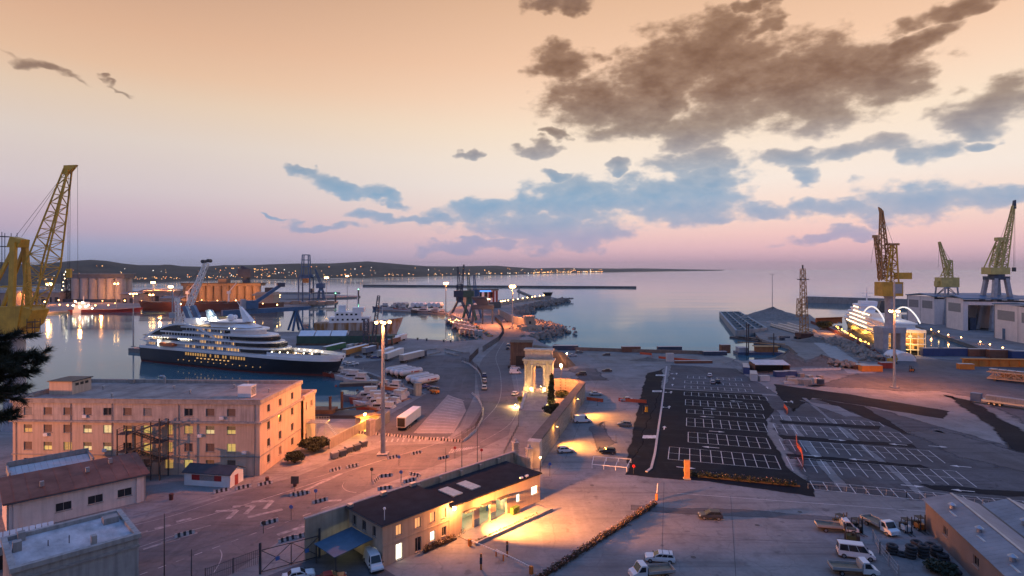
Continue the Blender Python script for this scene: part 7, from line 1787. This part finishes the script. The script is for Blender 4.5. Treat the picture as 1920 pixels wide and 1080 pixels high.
    MB().box(xf_-.05,xf_+.05,-hw*.95,hw*.95,.32,.5).build('front_bumper', plastic, o); MB().box(xr_-.06,xr_+.04,-hw*.95,hw*.95,.32,.52).build('rear_bumper', plastic, o)
    wb2 = (xf_-.75, xr_+.75); wheels(o, wb2, hw+.02, .32 if hw < .9 else .36)
    if kind == 'estate':
        for x in (-1.4,-.4): MB().box(x-.03,x+.03,-.66,.66,1.5,1.54).build('roof_bar', plastic, o)
    return o
def flatbed_proto():
    o = T('flatbed_truck', 'x', 'truck')
    q = MB(); q.loft([[(x,-.95,z) for x, z in ((1.0,.5),(1.0,2.15),(1.9,2.2),(2.55,1.25),(3.15,1.05),(3.3,.5))], [(x,.95,z) for x, z in ((1.0,.5),(1.0,2.15),(1.9,2.2),(2.55,1.25),(3.15,1.05),(3.3,.5))]]); q.build('cab', PAINT['white'], o)
    MB().add([(1.97,-.82,2.12),(2.52,-.86,1.32),(2.52,.86,1.32),(1.97,.82,2.12)], [(0,1,2,3)]).build('windscreen', glass, o)
    for s in (-1,1): MB().add([(1.25,s*.965,1.3),(2.35,s*.965,1.3),(1.9,s*.965,2.0),(1.25,s*.965,2.0)], [(0,1,2,3) if s < 0 else (3,2,1,0)]).build('side_window', glass, o); MB().box(3.2,3.32,s*.7-.15,s*.7+.15,.75,.92).build('headlight', headM, o)
    bed = MB().box(-3.2,.85,-1.05,1.05,.82,.94).build('bed', deckT, o)
    for a in ((-3.2,.85,-1.08,-1.03,.94,1.32),(-3.2,.85,1.03,1.08,.94,1.32),(-3.24,-3.18,-1.05,1.05,.94,1.32),(.8,.88,-1.05,1.05,.94,1.9)): MB().box(*a).build('side_board', M('aluminium', (.42,.42,.42), .5, .15, metal=.4), bed)
    MB().box(-3.0,3.1,-.45,.45,.45,.7).build('chassis', plastic, o); wheels(o, (2.35,-1.9), .98, .36); return o
FB = {}
placed = {}
def vehicle(kind, p, heading, label, col=None, group=None, sca=1):
    key = kind
    if key not in placed:
        placed[key] = [flatbed_proto() if kind == 'flatbed' else car_proto(kind), False]
    pr, u = placed[key]
    c = copy_tree(pr) if u else pr
    placed[key][1] = True
    c.name = {'van': 'parked_van', 'minibus': 'minibus', 'flatbed': 'flatbed_truck'}.get(kind, 'parked_car'); c['category'] = {'van': 'van', 'minibus': 'minibus', 'flatbed': 'truck'}.get(kind, 'car')
    c.location = p; c.rotation_euler = (0,0,R(heading)); c['label'] = label
    if group: c['group'] = group
    if sca != 1: c.scale = (sca,)*3
    b_ = [k for k in c.children if k.name.split('.')[0] in ('body','cab')][0]
    for x in [b_]+list(b_.children):
        if x.name.split('.')[0] in ('body','cab','cabin'):
            m = x.data.copy(); m.materials.clear(); m.materials.append(PAINT[col or 'white']); x.data = m
    return c
VEH = [('hatch',1332,972,174,'dark'  ,'dark hatchback alone in the open lower yard'),('estate',1237,1052,171,'white','white estate car with roof bars at the bottom of the yard'),('hatch',1139,850,168,'black','black hatchback in the lamplit lane'),('hatch',1171,799,166,'grey','grey hatchback in the lane near the lot kerb'),('hatch',1061,848,12,'white','white hatchback parked against the stone wall'),
       ('van',1092,792,5,'white','white panel van in the amber pool beside the stone wall'),('sedan',1117,741,5,'silver','silver saloon behind the first orange mesh'),('sedan',1174,752,178,'silver','silver saloon behind the long orange mesh'),('suv',1090,704,175,'black','black four by four on the quay past the arch'),('sedan',1138,697,170,'black','black saloon at the edge of the pale yard'),('sedan',1074,668,10,'silver','silver car nearest the sea wall lamp'),('hatch',1086,662,20,'grey','grey car at the far sea wall'),('hatch',1137,667,170,'dark','dark green car alone near the far quay wall'),
       ('hatch',1331,706,70,'white','white car standing on the far parking rows'),('hatch',1336,719,75,'silver','silver car on the far parking rows beside a black one'),('hatch',1346,718,75,'black','black car on the far parking rows'),
       ('suv',908,707,95,'blue','first blue and white patrol car in the roadside line, furthest'),('suv',908,717,93,'silver','middle patrol car in the roadside line'),('suv',908,730,92,'silver','nearest pale patrol car in the roadside line'),
       ('van',966,701,8,'white','white van parked at the verge before the bastion'),('estate',966,692,8,'white','white estate parked beside the white van'),('sedan',965,682,8,'dark','dark car third in the verge parking'),('hatch',964,675,8,'red','red car in the verge parking'),('hatch',965,670,8,'silver','silver car with amber glint furthest in the verge parking'),('hatch',966,741,75,'white','white hatchback alone beside the arch lawn'),('sedan',982,872,50,'dark','dark car waiting between the gate piers'),
       ('hatch',952,655,95,'dark','dark car at the foot of the brick bastion'),('hatch',953,648,95,'silver','silver car further along the bastion'),('hatch',944,603,100,'white','white car under the mole parapet'),('sedan',952,604,100,'dark','dark car under the mole parapet'),
       ('hatch',650,683,10,'white','white car by the launches'),('hatch',656,686,12,'silver','silver car beside the white one by the launches'),('sedan',664,684,14,'white','white saloon near the small striped block'),('sedan',703,672,25,'blue','blue car parked among the trailers'),('hatch',694,671,20,'dark','dark car parked among the trailers'),('hatch',672,671,15,'dark','dark car by the orange trailer'),
       ('flatbed',1568,996,-12,'white','white cabbed flatbed truck at the left of the yard trucks'),('flatbed',1650,993,-78,'white','flatbed truck facing the viewer'),('minibus',1605,1045,-18,'white','white minibus among the trucks'),('flatbed',1600,1076,-8,'white','flatbed truck cut by the bottom edge'),('flatbed',1222,1082,190,'white','white pickup truck cut by the bottom edge near the estate car'),('van',700,1062,-62,'white','white van under the blue carport'),('sedan',620,1092,20,'red','dark red car roof at the bottom edge'),('sedan',560,1086,25,'white','white car at the bottom edge by the gate')]
for k, x, y, h, c, lab in VEH: vehicle(k, tuple(G(x,y)), h, lab, c)
# forklifts
def forklift(label, p, rz, col):
    o = T('forklift', label, 'forklift', tuple(p), R(rz)); MB().box(-1.1,.6,-.6,.6,.35,1.15).build('body', col, o); MB().box(-1.25,-.7,-.62,.62,.35,1.3).build('counterweight', plastic, o)
    for x in (-.8,.5):
        for s in (-1,1): MB().beam((x,s*.52,1.1),(x*.8,s*.48,2.2),.07).build('roof_post', plastic, o)
    MB().box(-.8,.6,-.58,.58,2.2,2.27).build('roof_guard', plastic, o)
    for s in (-1,1): MB().box(.75,.88,s*.35-.06,s*.35+.06,.1,3.0).build('mast_rail', dsteel, o); MB().box(.9,2.0,s*.3-.06,s*.3+.06,.1,.16).build('fork', dsteel, o)
    MB().box(-.5,-.1,-.3,.3,1.15,1.5).build('seat', plastic, o); wheels(o, (.4,-.8), .62, .3); return o
forklift('orange and black forklift behind the flatbed truck', G(1577,990), -70, orn); forklift('dark forklift between the two flatbed trucks', G(1607,998), -80, M('fork_dark', (.06,.04,.03), .5, .2)); forklift('white forklift near the warehouse', G(1700,998), -95, white); forklift('orange forklift against the warehouse corner', G(1725,994), -95, orn); forklift('orange forklift at the edge of the dark asphalt by the dock', G(1709,697), 200, orn)
forklift('dark green forklift with a crate by the minibus', G(1595,1016), 160, M('fork_green', (.05,.07,.03), .6, .2))
# tyre stacks
tyre = M('old_tyre', (.035,.037,.042), .85, .3, 2)
def torus(mb, c, R_, r_, n=12, m=6, tilt=None):
    vs = []
    for i in range(n):
        a = 2*pi*i/n
        for j in range(m):
            b_ = 2*pi*j/m; v = Vector(((R_+r_*cos(b_))*cos(a), (R_+r_*cos(b_))*sin(a), r_*sin(b_)))
            if tilt: v = tilt @ v
            vs.append(Vector(c)+v)
    mb.add(vs, [(i*m+j, ((i+1)%n)*m+j, ((i+1)%n)*m+(j+1)%m, i*m+(j+1)%m) for i in range(n) for j in range(m)])
q = MB(); torus(q, (0,0,0), .62, .26); o = q.build('tyre', tyre, smooth=True); tyre_me = o.data; bpy.data.objects.remove(o)
TY = [(1708,1046,4,'tall neat stack of old tyres'),(1732,1046,4,'second neat stack of old tyres'),(1672,1038,3,'stack of old tyres next to the wire fence'),(1690,1042,1,'single old tyre lying between stacks'),(1755,1043,3,'tyre stack nearest the warehouse wall'),(1745,1030,2,'low tyre stack behind the neat ones'),(1768,1050,2,'low tyre stack under the warehouse wall'),(1780,1062,1,'loose tyre on the dark netting'),(1718,1026,2,'pair of tyres at the back of the tyre dump'),(1790,1075,1,'loose tyre near the bottom edge')]
for x, y, n, lab in TY:
    o = T('tyre_stack', lab, 'tyres', tuple(G(x,y)))
    for k in range(n): shared('tyre', tyre_me, o, (RND.uniform(-.1,.1), RND.uniform(-.1,.1), .27+.5*k))
shrub('netting_heap', 'dark green heap of netting under the warehouse wall', 'netting', G(1765,1074), (3.2,2.2,.9), 900, .25, 44, M('netting', (.03,.045,.03), .9, .4), False)
# ---- articulated trailers -------------------------------------------------------------
def trailer(label, a, b_, col, h=2.75, z0=1.15, cab=None, name='semi_trailer', open_=False):
    d = b_-a; L_ = d.length; o = T(name, label, 'trailer', tuple(a), atan2(d.y, d.x))
    bx = MB().box(0,L_,-1.25,1.25,z0,z0+h).build('box_body', col, o); MB().box(.02,L_-.02,-1.27,1.27,z0+h-.12,z0+h+.04).build('top_rail', white, bx)
    if open_: MB().box(-.03,-.005,-1.12,1.12,z0+.12,z0+h-.2).build('open_end', darkR, bx)
    else: MB().box(-.03,-.005,-1.2,-.03,z0+.1,z0+h-.15).build('rear_door', galv, bx); MB().box(-.03,-.005,.03,1.2,z0+.1,z0+h-.15).build('rear_door', galv, bx)
    MB().box(.1,L_-.2,-.5,.5,.8,z0).build('chassis', plastic, o); wheels(o, (1.4,2.6,3.8), 1.24, .48, .3); MB().box(L_-2.6,L_-2.4,-.8,.8,0,z0).build('landing_leg', dsteel, o)
    if cab: MB().hexa([(L_+.3,-1.2,.5),(L_+2.5,-1.2,.5),(L_+2.5,1.2,.5),(L_+.3,1.2,.5)], [(L_+.4,-1.15,3.4),(L_+2.2,-1.15,3.4),(L_+2.2,1.15,3.4),(L_+.4,1.15,3.4)]).build('cab', cab, o)
    return o
bodyW = M('trailer_white', (.66,.62,.58), .5, .08, .4); bodyO = M('trailer_orange', (.45,.20,.05), .6, .15, .4); bodyG = M('trailer_green', (.04,.16,.07), .6, .15, .4); bodyR = M('trailer_rust', (.28,.10,.06), .7, .2, .4); bodyB = M('trailer_blue', (.10,.14,.22), .6, .15, .4)
trailer('white semi trailer with open rear parked by the striped barriers', G(752,809), G(782,786), bodyW, open_=True)
trailer('white box trailer left of the grey lorry', G(722,678), G(753,666), bodyW); trailer('long pale lorry in the middle of the yard', G(752,681), G(792,671), M('trailer_grey', (.42,.40,.38), .6, .1, .4), cab=crD)
trailer('orange sided trailer near the rusty ship', G(645,670), G(688,658), bodyO); trailer('green trailer behind the cruise ship bow', G(608,664), G(645,655), bodyG); trailer('rusty red container trailer by the crawler crane', G(724,649), G(748,643), bodyR); trailer('pale pink trailer at the quay edge', G(736,644), G(760,637), bodyW); trailer('white trailer behind the rusty red one', G(712,646), G(735,639), bodyW); trailer('blue trailer beside the crawler crane', G(682,666), G(702,661), bodyB); trailer('short white trailer beside the tall mast', G(712,672), G(735,664), bodyW)
for i, (x, y) in enumerate(((652,655),(662,654),(672,653),(655,661))): o = T('stacked_container', ['pale container furthest left beyond the orange trailer','grey container second beyond the orange trailer','rust container third beyond the orange trailer','dark container just behind the orange trailer'][i], 'container', tuple(G(x,y)), R(70)); MB().box(0,6,-1.2,1.2,0,2.6).build('body', [bodyW, galv, bodyR, crD][i], o); MB().box(5.99,6.03,-1.1,1.1,.1,2.5).build('door', dsteel, o)
# tank trailers
tankW = M('tank_white', (.58,.56,.55), .35, .08, .3)
for i, (x, y) in enumerate(((733,702),(742,705),(750,707),(760,708),(772,718),(781,722),(790,724))):
    a = G(x-8,y+3); d = G(x+26,y-8)-G(x-8,y+3); o = T('tank_trailer', ['white tank trailer at the far end of the first group of four','second tank trailer of the group of four','third tank trailer of the group of four','nearest tank trailer of the group of four, red marked','far tank trailer of the group of three','middle tank trailer of the group of three','nearest tank trailer of the group of three, red marked'][i], 'trailer', tuple(a), R(52), 'parked tank trailers')
    q = MB(); q.tube((.6,0,2.35),(10.4,0,2.35),1.2,n=16); sh_ = q.build('tank', tankW, o, False); MB().ball((.6,0,2.35),1.2,14,8).build('end_cap', tankW, sh_, True); MB().ball((10.4,0,2.35),1.2,14,8).build('end_cap', tankW, sh_, True)
    MB().box(1,10,-.3,.3,3.5,3.7).build('walkway', galv, o); MB().box(.4,10.4,-.45,.45,.7,1.2).build('chassis', plastic, o); wheels(o, (1.4,2.6,3.8), 1.2, .46, .3)
    if i in (3,6): MB().box(4.5,5.3,-1.22,-1.17,2.2,2.7).box(6,9,-1.22,-1.19,2.1,2.5).build('red_mark', M('red_mark', (.4,.03,.02), .5, .1), sh_)
tr_ = T('yard_tractor', 'small blue roofed yard tractor at the end of the tank trailers', 'tractor', tuple(G(815,738)), R(-40)); MB().box(-1.6,1.6,-.9,.9,.5,1.3).build('body', orn, tr_); MB().box(-1.2,.6,-.9,.9,2.4,2.55).build('roof', crB, tr_)
for x in (-1.1,.5):
    for s in (-1,1): MB().beam((x,s*.8,1.3),(x,s*.8,2.4),.08).build('roof_post', plastic, tr_)
wheels(tr_, (-1.0,1.0), .95, .5, .3)
vehicle('sedan', tuple(G(800,727)), 35, 'dark blue car beside the tank trailers', 'blue'); vehicle('sedan', tuple(G(812,731)), 20, 'second dark car beside the tank trailers', 'dark')
pc = T('concrete_pillar', 'square concrete pillar at the corner of the sloping quay', 'pillar', tuple(G(783,741)), R(30)); MB().box(-1.1,1.1,-1.1,1.1,0,4.2).build('shaft', concW, pc); MB().box(-1.3,1.3,-1.3,1.3,4.2,4.5).build('cap', concW, pc)
# ================================================================== yard clutter on the right
def crate(label, x, y, rz, L_, w, h, mat, name='shipping_container', cat='container', group=None):
    o = T(name, label, cat, tuple(G(x,y)), R(rz), group); bx = MB().box(-L_/2,L_/2,-w/2,w/2,.05,h).build('body', mat, o)
    n = int(L_/.9); q = MB()
    for i in range(n): q.box(-L_/2+.2+i*(L_-.4)/n,-L_/2+.5+i*(L_-.4)/n,-w/2-.05,-w/2,.25,h-.2)
    stuff(q.build('corrugation', mat, bx)); MB().box(L_/2,L_/2+.04,-w/2+.1,w/2-.1,.2,h-.15).build('door', mat, bx)
    MB().box(-L_/2-.05,L_/2+.05,-w/2-.05,w/2+.05,h,h+.08).build('roof', galv, o); return o
bl_ = M('box_blue', (.03,.06,.17), .6, .15, .5); wt_ = M('box_white', (.5,.5,.5), .6, .1, .5); br_2 = M('box_brown', (.18,.08,.05), .7, .2, .5); oc = M('box_orange', (.55,.2,.03), .6, .15, .5)
for a in (('blue site container at the dock edge with a dark door',1748,667,-4,11,3,4.0,bl_),('long blue site container row in front of the dock basin',1785,667,-4,14,3,4.0,bl_),('brown site hut in front of the dock basin',1838,668,-5,13,3,3.8,br_2),('rust red site hut at the end of the basin',1876,671,-5,12,3,4.2,br_2),('dark blue container at the right edge of the basin row',1912,673,-5,9,3,4,bl_),
          ('orange skip beside the girder',1810,692,-10,6,2.6,2.4,oc),('orange skip at the right by the white frame',1898,712,-12,7,2.6,2.6,oc),('orange timber crate stack by the haul road',1632,696,0,9,3,2.6,oc),('pale timber crate stack by the haul road',1612,692,10,6,3,2.2,br_2),('red container beside the lamp mast',1662,690,0,6,3,2.6,M('box_red', (.25,.04,.03), .7, .2, .5)),
          ('blue and white site container at the lot corner',1399,697,70,12,2.6,2.8,bl_),('second blue site container at the lot corner',1413,711,70,9,2.6,2.8,wt_),('brown container near the dredger landing',1359,662,5,5,3,4.5,br_2),('low dark container on the quay wall',1340,666,0,12,3,2.0,crD),('orange pipe bundle by the far fence',1300,681,2,18,1.5,1.2,br_2),('blue dumpster beside the shed',1463,706,5,5,2.4,2.2,bl_),('second blue dumpster beside the shed',1482,705,-5,4.4,2.4,2.2,bl_),
          ('white block stack by the shed',1432,714,10,4,2.2,2,wt_),('brown box store on the far quay',1183,660,2,10,3,3,br_2),('long dark tarpaulin stack on the far quay wall',1255,660,2,13,3,3,crD),('white notice cabin at the back of the car park',1256,678,0,3.4,2,4,wt_),('low dark barge store at the sea wall by the arch',1060,656,0,14,4,2.5,crD)): crate(*a)
gd = T('steel_girder', 'long orange steel girder lying beside the dock', 'girder', tuple(G(1806,686)), R(-6)); MB().box(0,52,-.8,.8,.3,3.2).build('web', oc, gd); MB().box(-.3,52.3,-1.5,1.5,3.2,3.5).build('flange', oc, gd); MB().box(-.3,52.3,-1.5,1.5,0,.3).build('flange', oc, gd)
for i in range(12): MB().box(2+i*4.3,2.3+i*4.3,-1.3,-.81,.3,3.2).build('stiffener', oc, gd)
wfm = T('lattice_span', 'white painted lattice frame lying at the right edge', 'frame', tuple(G(1852,712)), R(-52)); q = MB()
for k in range(2): q.lattice((0,k*5,2.2), (34,k*5,3.0), 2.6, 2.6, 12, .18, .1)
for k in range(12): MB().box(k*2.8,k*2.8+2.4,1.5,4.2,4.2,4.35).build('deck_plate', M('pale_plate', (.5,.42,.38), .6, .15, .6), wfm)
q.build('truss', M('truss_paint', (.5,.33,.2), .6, .2, .5), wfm)
for k in (2,17,31): MB().box(k,k+.8,-1,6,0,.95).build('trestle', dsteel, wfm)
lt_ = T('low_loader', 'long grey low loader with concrete beams at the right edge', 'trailer', tuple(G(1842,756)), R(-50)); MB().box(0,30,-1.6,1.6,1.0,1.6).build('deck', galv, lt_); MB().box(1,29,-1.2,-.1,1.6,3.0).build('beam_load', concW, lt_); MB().box(1,29,.1,1.2,1.6,3.0).build('beam_load', concW, lt_); wheels(lt_, (2,3.4,4.8,24,25.4,26.8), 1.6, .5, .35); MB().box(-3,-.2,-1.2,1.2,.5,3.2).build('cab', crB, lt_)
tn = T('storage_tent', 'white domed storage tent near the lamp mast', 'tent', tuple(G(1697,677)), R(80)); q = MB(); q.loft([[(x,5*cos(pi*i/10),4.2*sin(pi*i/10)) for i in range(11)] for x in (0,3,6,9,12)], False, False); q.add([(0,5*cos(pi*i/10),4.2*sin(pi*i/10)) for i in range(11)], [tuple(range(11))]); q.add([(12,5*cos(pi*i/10),4.2*sin(pi*i/10)) for i in range(11)], [tuple(range(10,-1,-1))]); q.build('canopy', white, tn); MB().box(12.02,12.06,-1.3,1.3,0,2.4).build('door', galv, tn)
dg_ = T('site_digger', 'yellow excavator by the white tent', 'excavator', tuple(G(1672,682)), R(30)); MB().box(-2,2,-1.2,1.2,1,2.6).build('body', yel, dg_); MB().box(-.2,1.4,-1.1,.1,2.6,3.6).build('cab', glass, dg_); MB().beam((1.6,.6,2.2),(4.5,.6,4.6),.4).beam((4.5,.6,4.6),(6.4,.6,1.2),.35).build('arm', yel, dg_); MB().box(-2,2,-1.5,-.8,0,.9).build('track', rubber, dg_); MB().box(-2,2,.8,1.5,0,.9).build('track', rubber, dg_)
sd = T('open_shed', 'dark open fronted shed with pale corrugated roof behind the parking lot', 'shed', tuple(G(1415,700)), R(-2)); MB().box(0,15,6.7,7,0,4).build('back_wall', dsteel, sd)
for x in (0,14.8): MB().box(x,x+.2,0,7,0,4).build('side_wall', br_2, sd)
for i in range(15): MB().extr([(-.6,3.7),(7.3,4.7),(7.3,4.77),(-.6,3.77)], (i+.02,0,0), (0,1,0), (0,0,1), (1,0,0), .95).build('roof_panel', corr, sd)
for i in range(8): o = T('concrete_block', '%s white concrete block in the row along the dark asphalt edge' % ORD[i], 'block', tuple(G(1508+i*9,695-i*.2)), R(4), 'row of white blocks'); MB().box(-1.2,1.2,-.5,.5,0,.9).build('body', wt_, o); MB().box(-.5,.5,-.2,.2,.9,1.0).build('lifting_key', concW, o)
rj = random.Random(77)
for i in range(26):
    x, y = rj.uniform(1430,1540), rj.uniform(704,722)
    if i > 13: x, y = rj.uniform(1440,1600), rj.uniform(600,640)
    m_ = rj.choice((wt_, galv, bl_, crD, concW)); L_ = rj.uniform(2,7); o = T('material_stack', '%s stack of building materials %s' % (ORD[i] if i < 14 else ORD[i-14], 'beside the open shed, counted roughly from the lot' if i < 14 else 'in the rubble yard, counted roughly from the sea'), 'materials', tuple(G(x,y)), rj.uniform(-.6,.6), 'stacks of building materials')
    for k in range(rj.randint(2,4)): MB().box(-L_/2,L_/2,-.8,.8,.05+k*.5,.45+k*.5).build('bundle', m_, o)
for i, (x0, y0, x1, y1) in enumerate(((1445,612,1500,628),(1460,611,1512,626),(1476,610,1525,624))):
    a, b_ = G(x0,y0), G(x1,y1); o = T('pipe_stack', ['nearest long row of stacked steel pipes in the rubble yard','middle long row of stacked steel pipes in the rubble yard','furthest long row of stacked steel pipes in the rubble yard'][i], 'pipes', (0,0,0), 0, 'rows of stacked pipes')
    for k in range(3): off = Vector((.0+k*1.4,.0+k*.9,.7)); MB().tube(a+off, b_+off, .65, n=10).build('pipe', galv, o)
    off = Vector((.7,.45,1.8)); MB().tube(a+off, b_+off, .65, n=10).build('pipe', galv, o)
rw = T('red_hoarding', 'dark red site hoarding running beside the rubble bank', 'hoarding'); HP = G4((1520,606),(1560,622),(1600,640),(1640,662),(1660,680))
for a, b_ in zip(HP, HP[1:]): MB().beam(a+Vector((0,0,1.1)), b_+Vector((0,0,1.1)), .15, 2.2).build('panel', M('hoarding_red', (.13,.03,.03), .7, .2), rw)
# quay-edge wall on the far side
qw = T('sea_wall', 'low brown parapet wall along the far quay edge', 'wall'); QP = G4((1040,651),(1080,657),(1200,661),(1345,665))
for a, b_ in zip(QP, QP[1:]): MB().beam(a+Vector((0,0,.9)), b_+Vector((0,0,.9)), 1.0, 1.8).build('wall_section', M('brown_parapet', (.20,.15,.12), .9, .2), qw)
for i, (x, y) in enumerate(((748,632.5),(783,636.5),(800,637.8),(832,640),(845,640.5))):
    q = MB(); q.lathe([(.7,0),(.45,.3),(.4,1.0),(.7,1.2),(.6,1.5)], 8); tag(q.build('bollard', dsteel, loc=tuple(G(x,y+1.2))), '%s iron bollard on the quay edge from the rusty ship' % ORD[i], 'bollard', 'bollards on the quay edge')
# bicycles left against the loggia and bins
def bicycle(label, p, rz):
    o = T('bicycle', label, 'bicycle', tuple(p), rz)
    for x in (-.52,.52):
        q = MB(); torus(q, (x,0,.33), .32, .025, 14, 4, Matrix.Rotation(R(90), 3, 'X')); q.build('wheel', rubber, o)
    q = MB(); q.tube((-.52,0,.33),(-.1,0,.35),.02,n=4).tube((-.1,0,.35),(.35,0,.8),.02,n=4).tube((-.1,0,.35),(-.2,0,.85),.02,n=4).tube((-.2,0,.8),(.35,0,.8),.02,n=4).tube((.52,0,.33),(.35,0,.95),.02,n=4); q.build('frame', dsteel, o); MB().box(-.35,-.1,-.06,.06,.86,.92).build('saddle', plastic, o); MB().tube((.3,-.28,.98),(.3,.28,.98),.02,n=4).build('handlebar', dsteel, o)
for lab, x, y, rz in (('bicycle leaning at the left end of the loggia',15.3,-.6,1.0),('bicycle between the loggia pillars',22.6,-.7,.9),('bicycle under the blue notice board',24.6,1.6,.8)): bicycle(lab, gl(x,y,.16), rz)
for i, x in enumerate((27.2,28.1)): o = T('green_bin', ['green wheeled bin by the loggia, left one','green wheeled bin by the loggia, right one'][i], 'bin', tuple(gl(x,-1.0,.15)), R(45.7)); MB().box(-.38,.38,-.4,.4,.1,1.15).build('body', M('bin_green', (.06,.12,.02), .6, .15), o); MB().box(-.42,.42,-.46,.42,1.15,1.25).build('lid', M('bin_green', (.06,.12,.02), .6, .15), o)
# fenced bays by the lot entrance
fb_ = T('cycle_shelter', 'low white framed bay enclosure at the parking entrance', 'enclosure'); 
for a, b_ in (((1113,863),(1183,868)),((1113,863),(1110,878)),((1110,878),(1175,884)),((1183,868),(1175,884))): MB().beam(G(*a)+Vector((0,0,.9)), G(*b_)+Vector((0,0,.9)), .1).build('rail', white, fb_)
for x, y in ((1113,863),(1137,864.7),(1160,866.4),(1183,868),(1110,878),(1132,880),(1154,882),(1175,884)): MB().beam(G(x,y), G(x,y)+Vector((0,0,.95)), .1).build('post', white, fb_)
for a, b_ in (((1137,864.7),(1132,880)),((1160,866.4),(1154,882))): MB().beam(G(*a)+Vector((0,0,.9)), G(*b_)+Vector((0,0,.9)), .08).build('rail', white, fb_)
for i, (x, y) in enumerate(((1060,730),(1120,760),(1134,805),(1155,830),(1205,775))):
    q = MB(); q.tube((0,0,0),(0,0,2.2),.05,n=6).box(-.25,.25,-.25,.25,0,.1); tag(q.build('thin_post', dsteel, loc=tuple(G(x,y))), '%s thin post in the lane counting from the arch' % ORD[i], 'post', 'thin lane posts')
yb = T('ticket_machine', 'small yellow ticket machine by the lot kerb', 'machine', tuple(G(1212,772))); MB().box(-.4,.4,-.35,.35,0,1.7).build('body', yel, yb); MB().box(-.5,.5,-.45,.45,1.7,1.85).build('cap', dsteel, yb)
# ================================================================== haze
hzm = bpy.data.materials.new('haze_air'); hzm.use_nodes = True; t = hzm.node_tree; t.nodes.clear(); pv = t.nodes.new('ShaderNodeVolumePrincipled'); pv.inputs['Color'].default_value = (.74,.84,1,1); pv.inputs['Anisotropy'].default_value = .75; pv.inputs['Density'].default_value = 2.4e-5; ou = t.nodes.new('ShaderNodeOutputMaterial'); t.links.new(pv.outputs[0], ou.inputs['Volume'])
HZ = MB().box(-30000,30000,-400,26500,-5,330).build('haze', hzm); stuff(HZ)
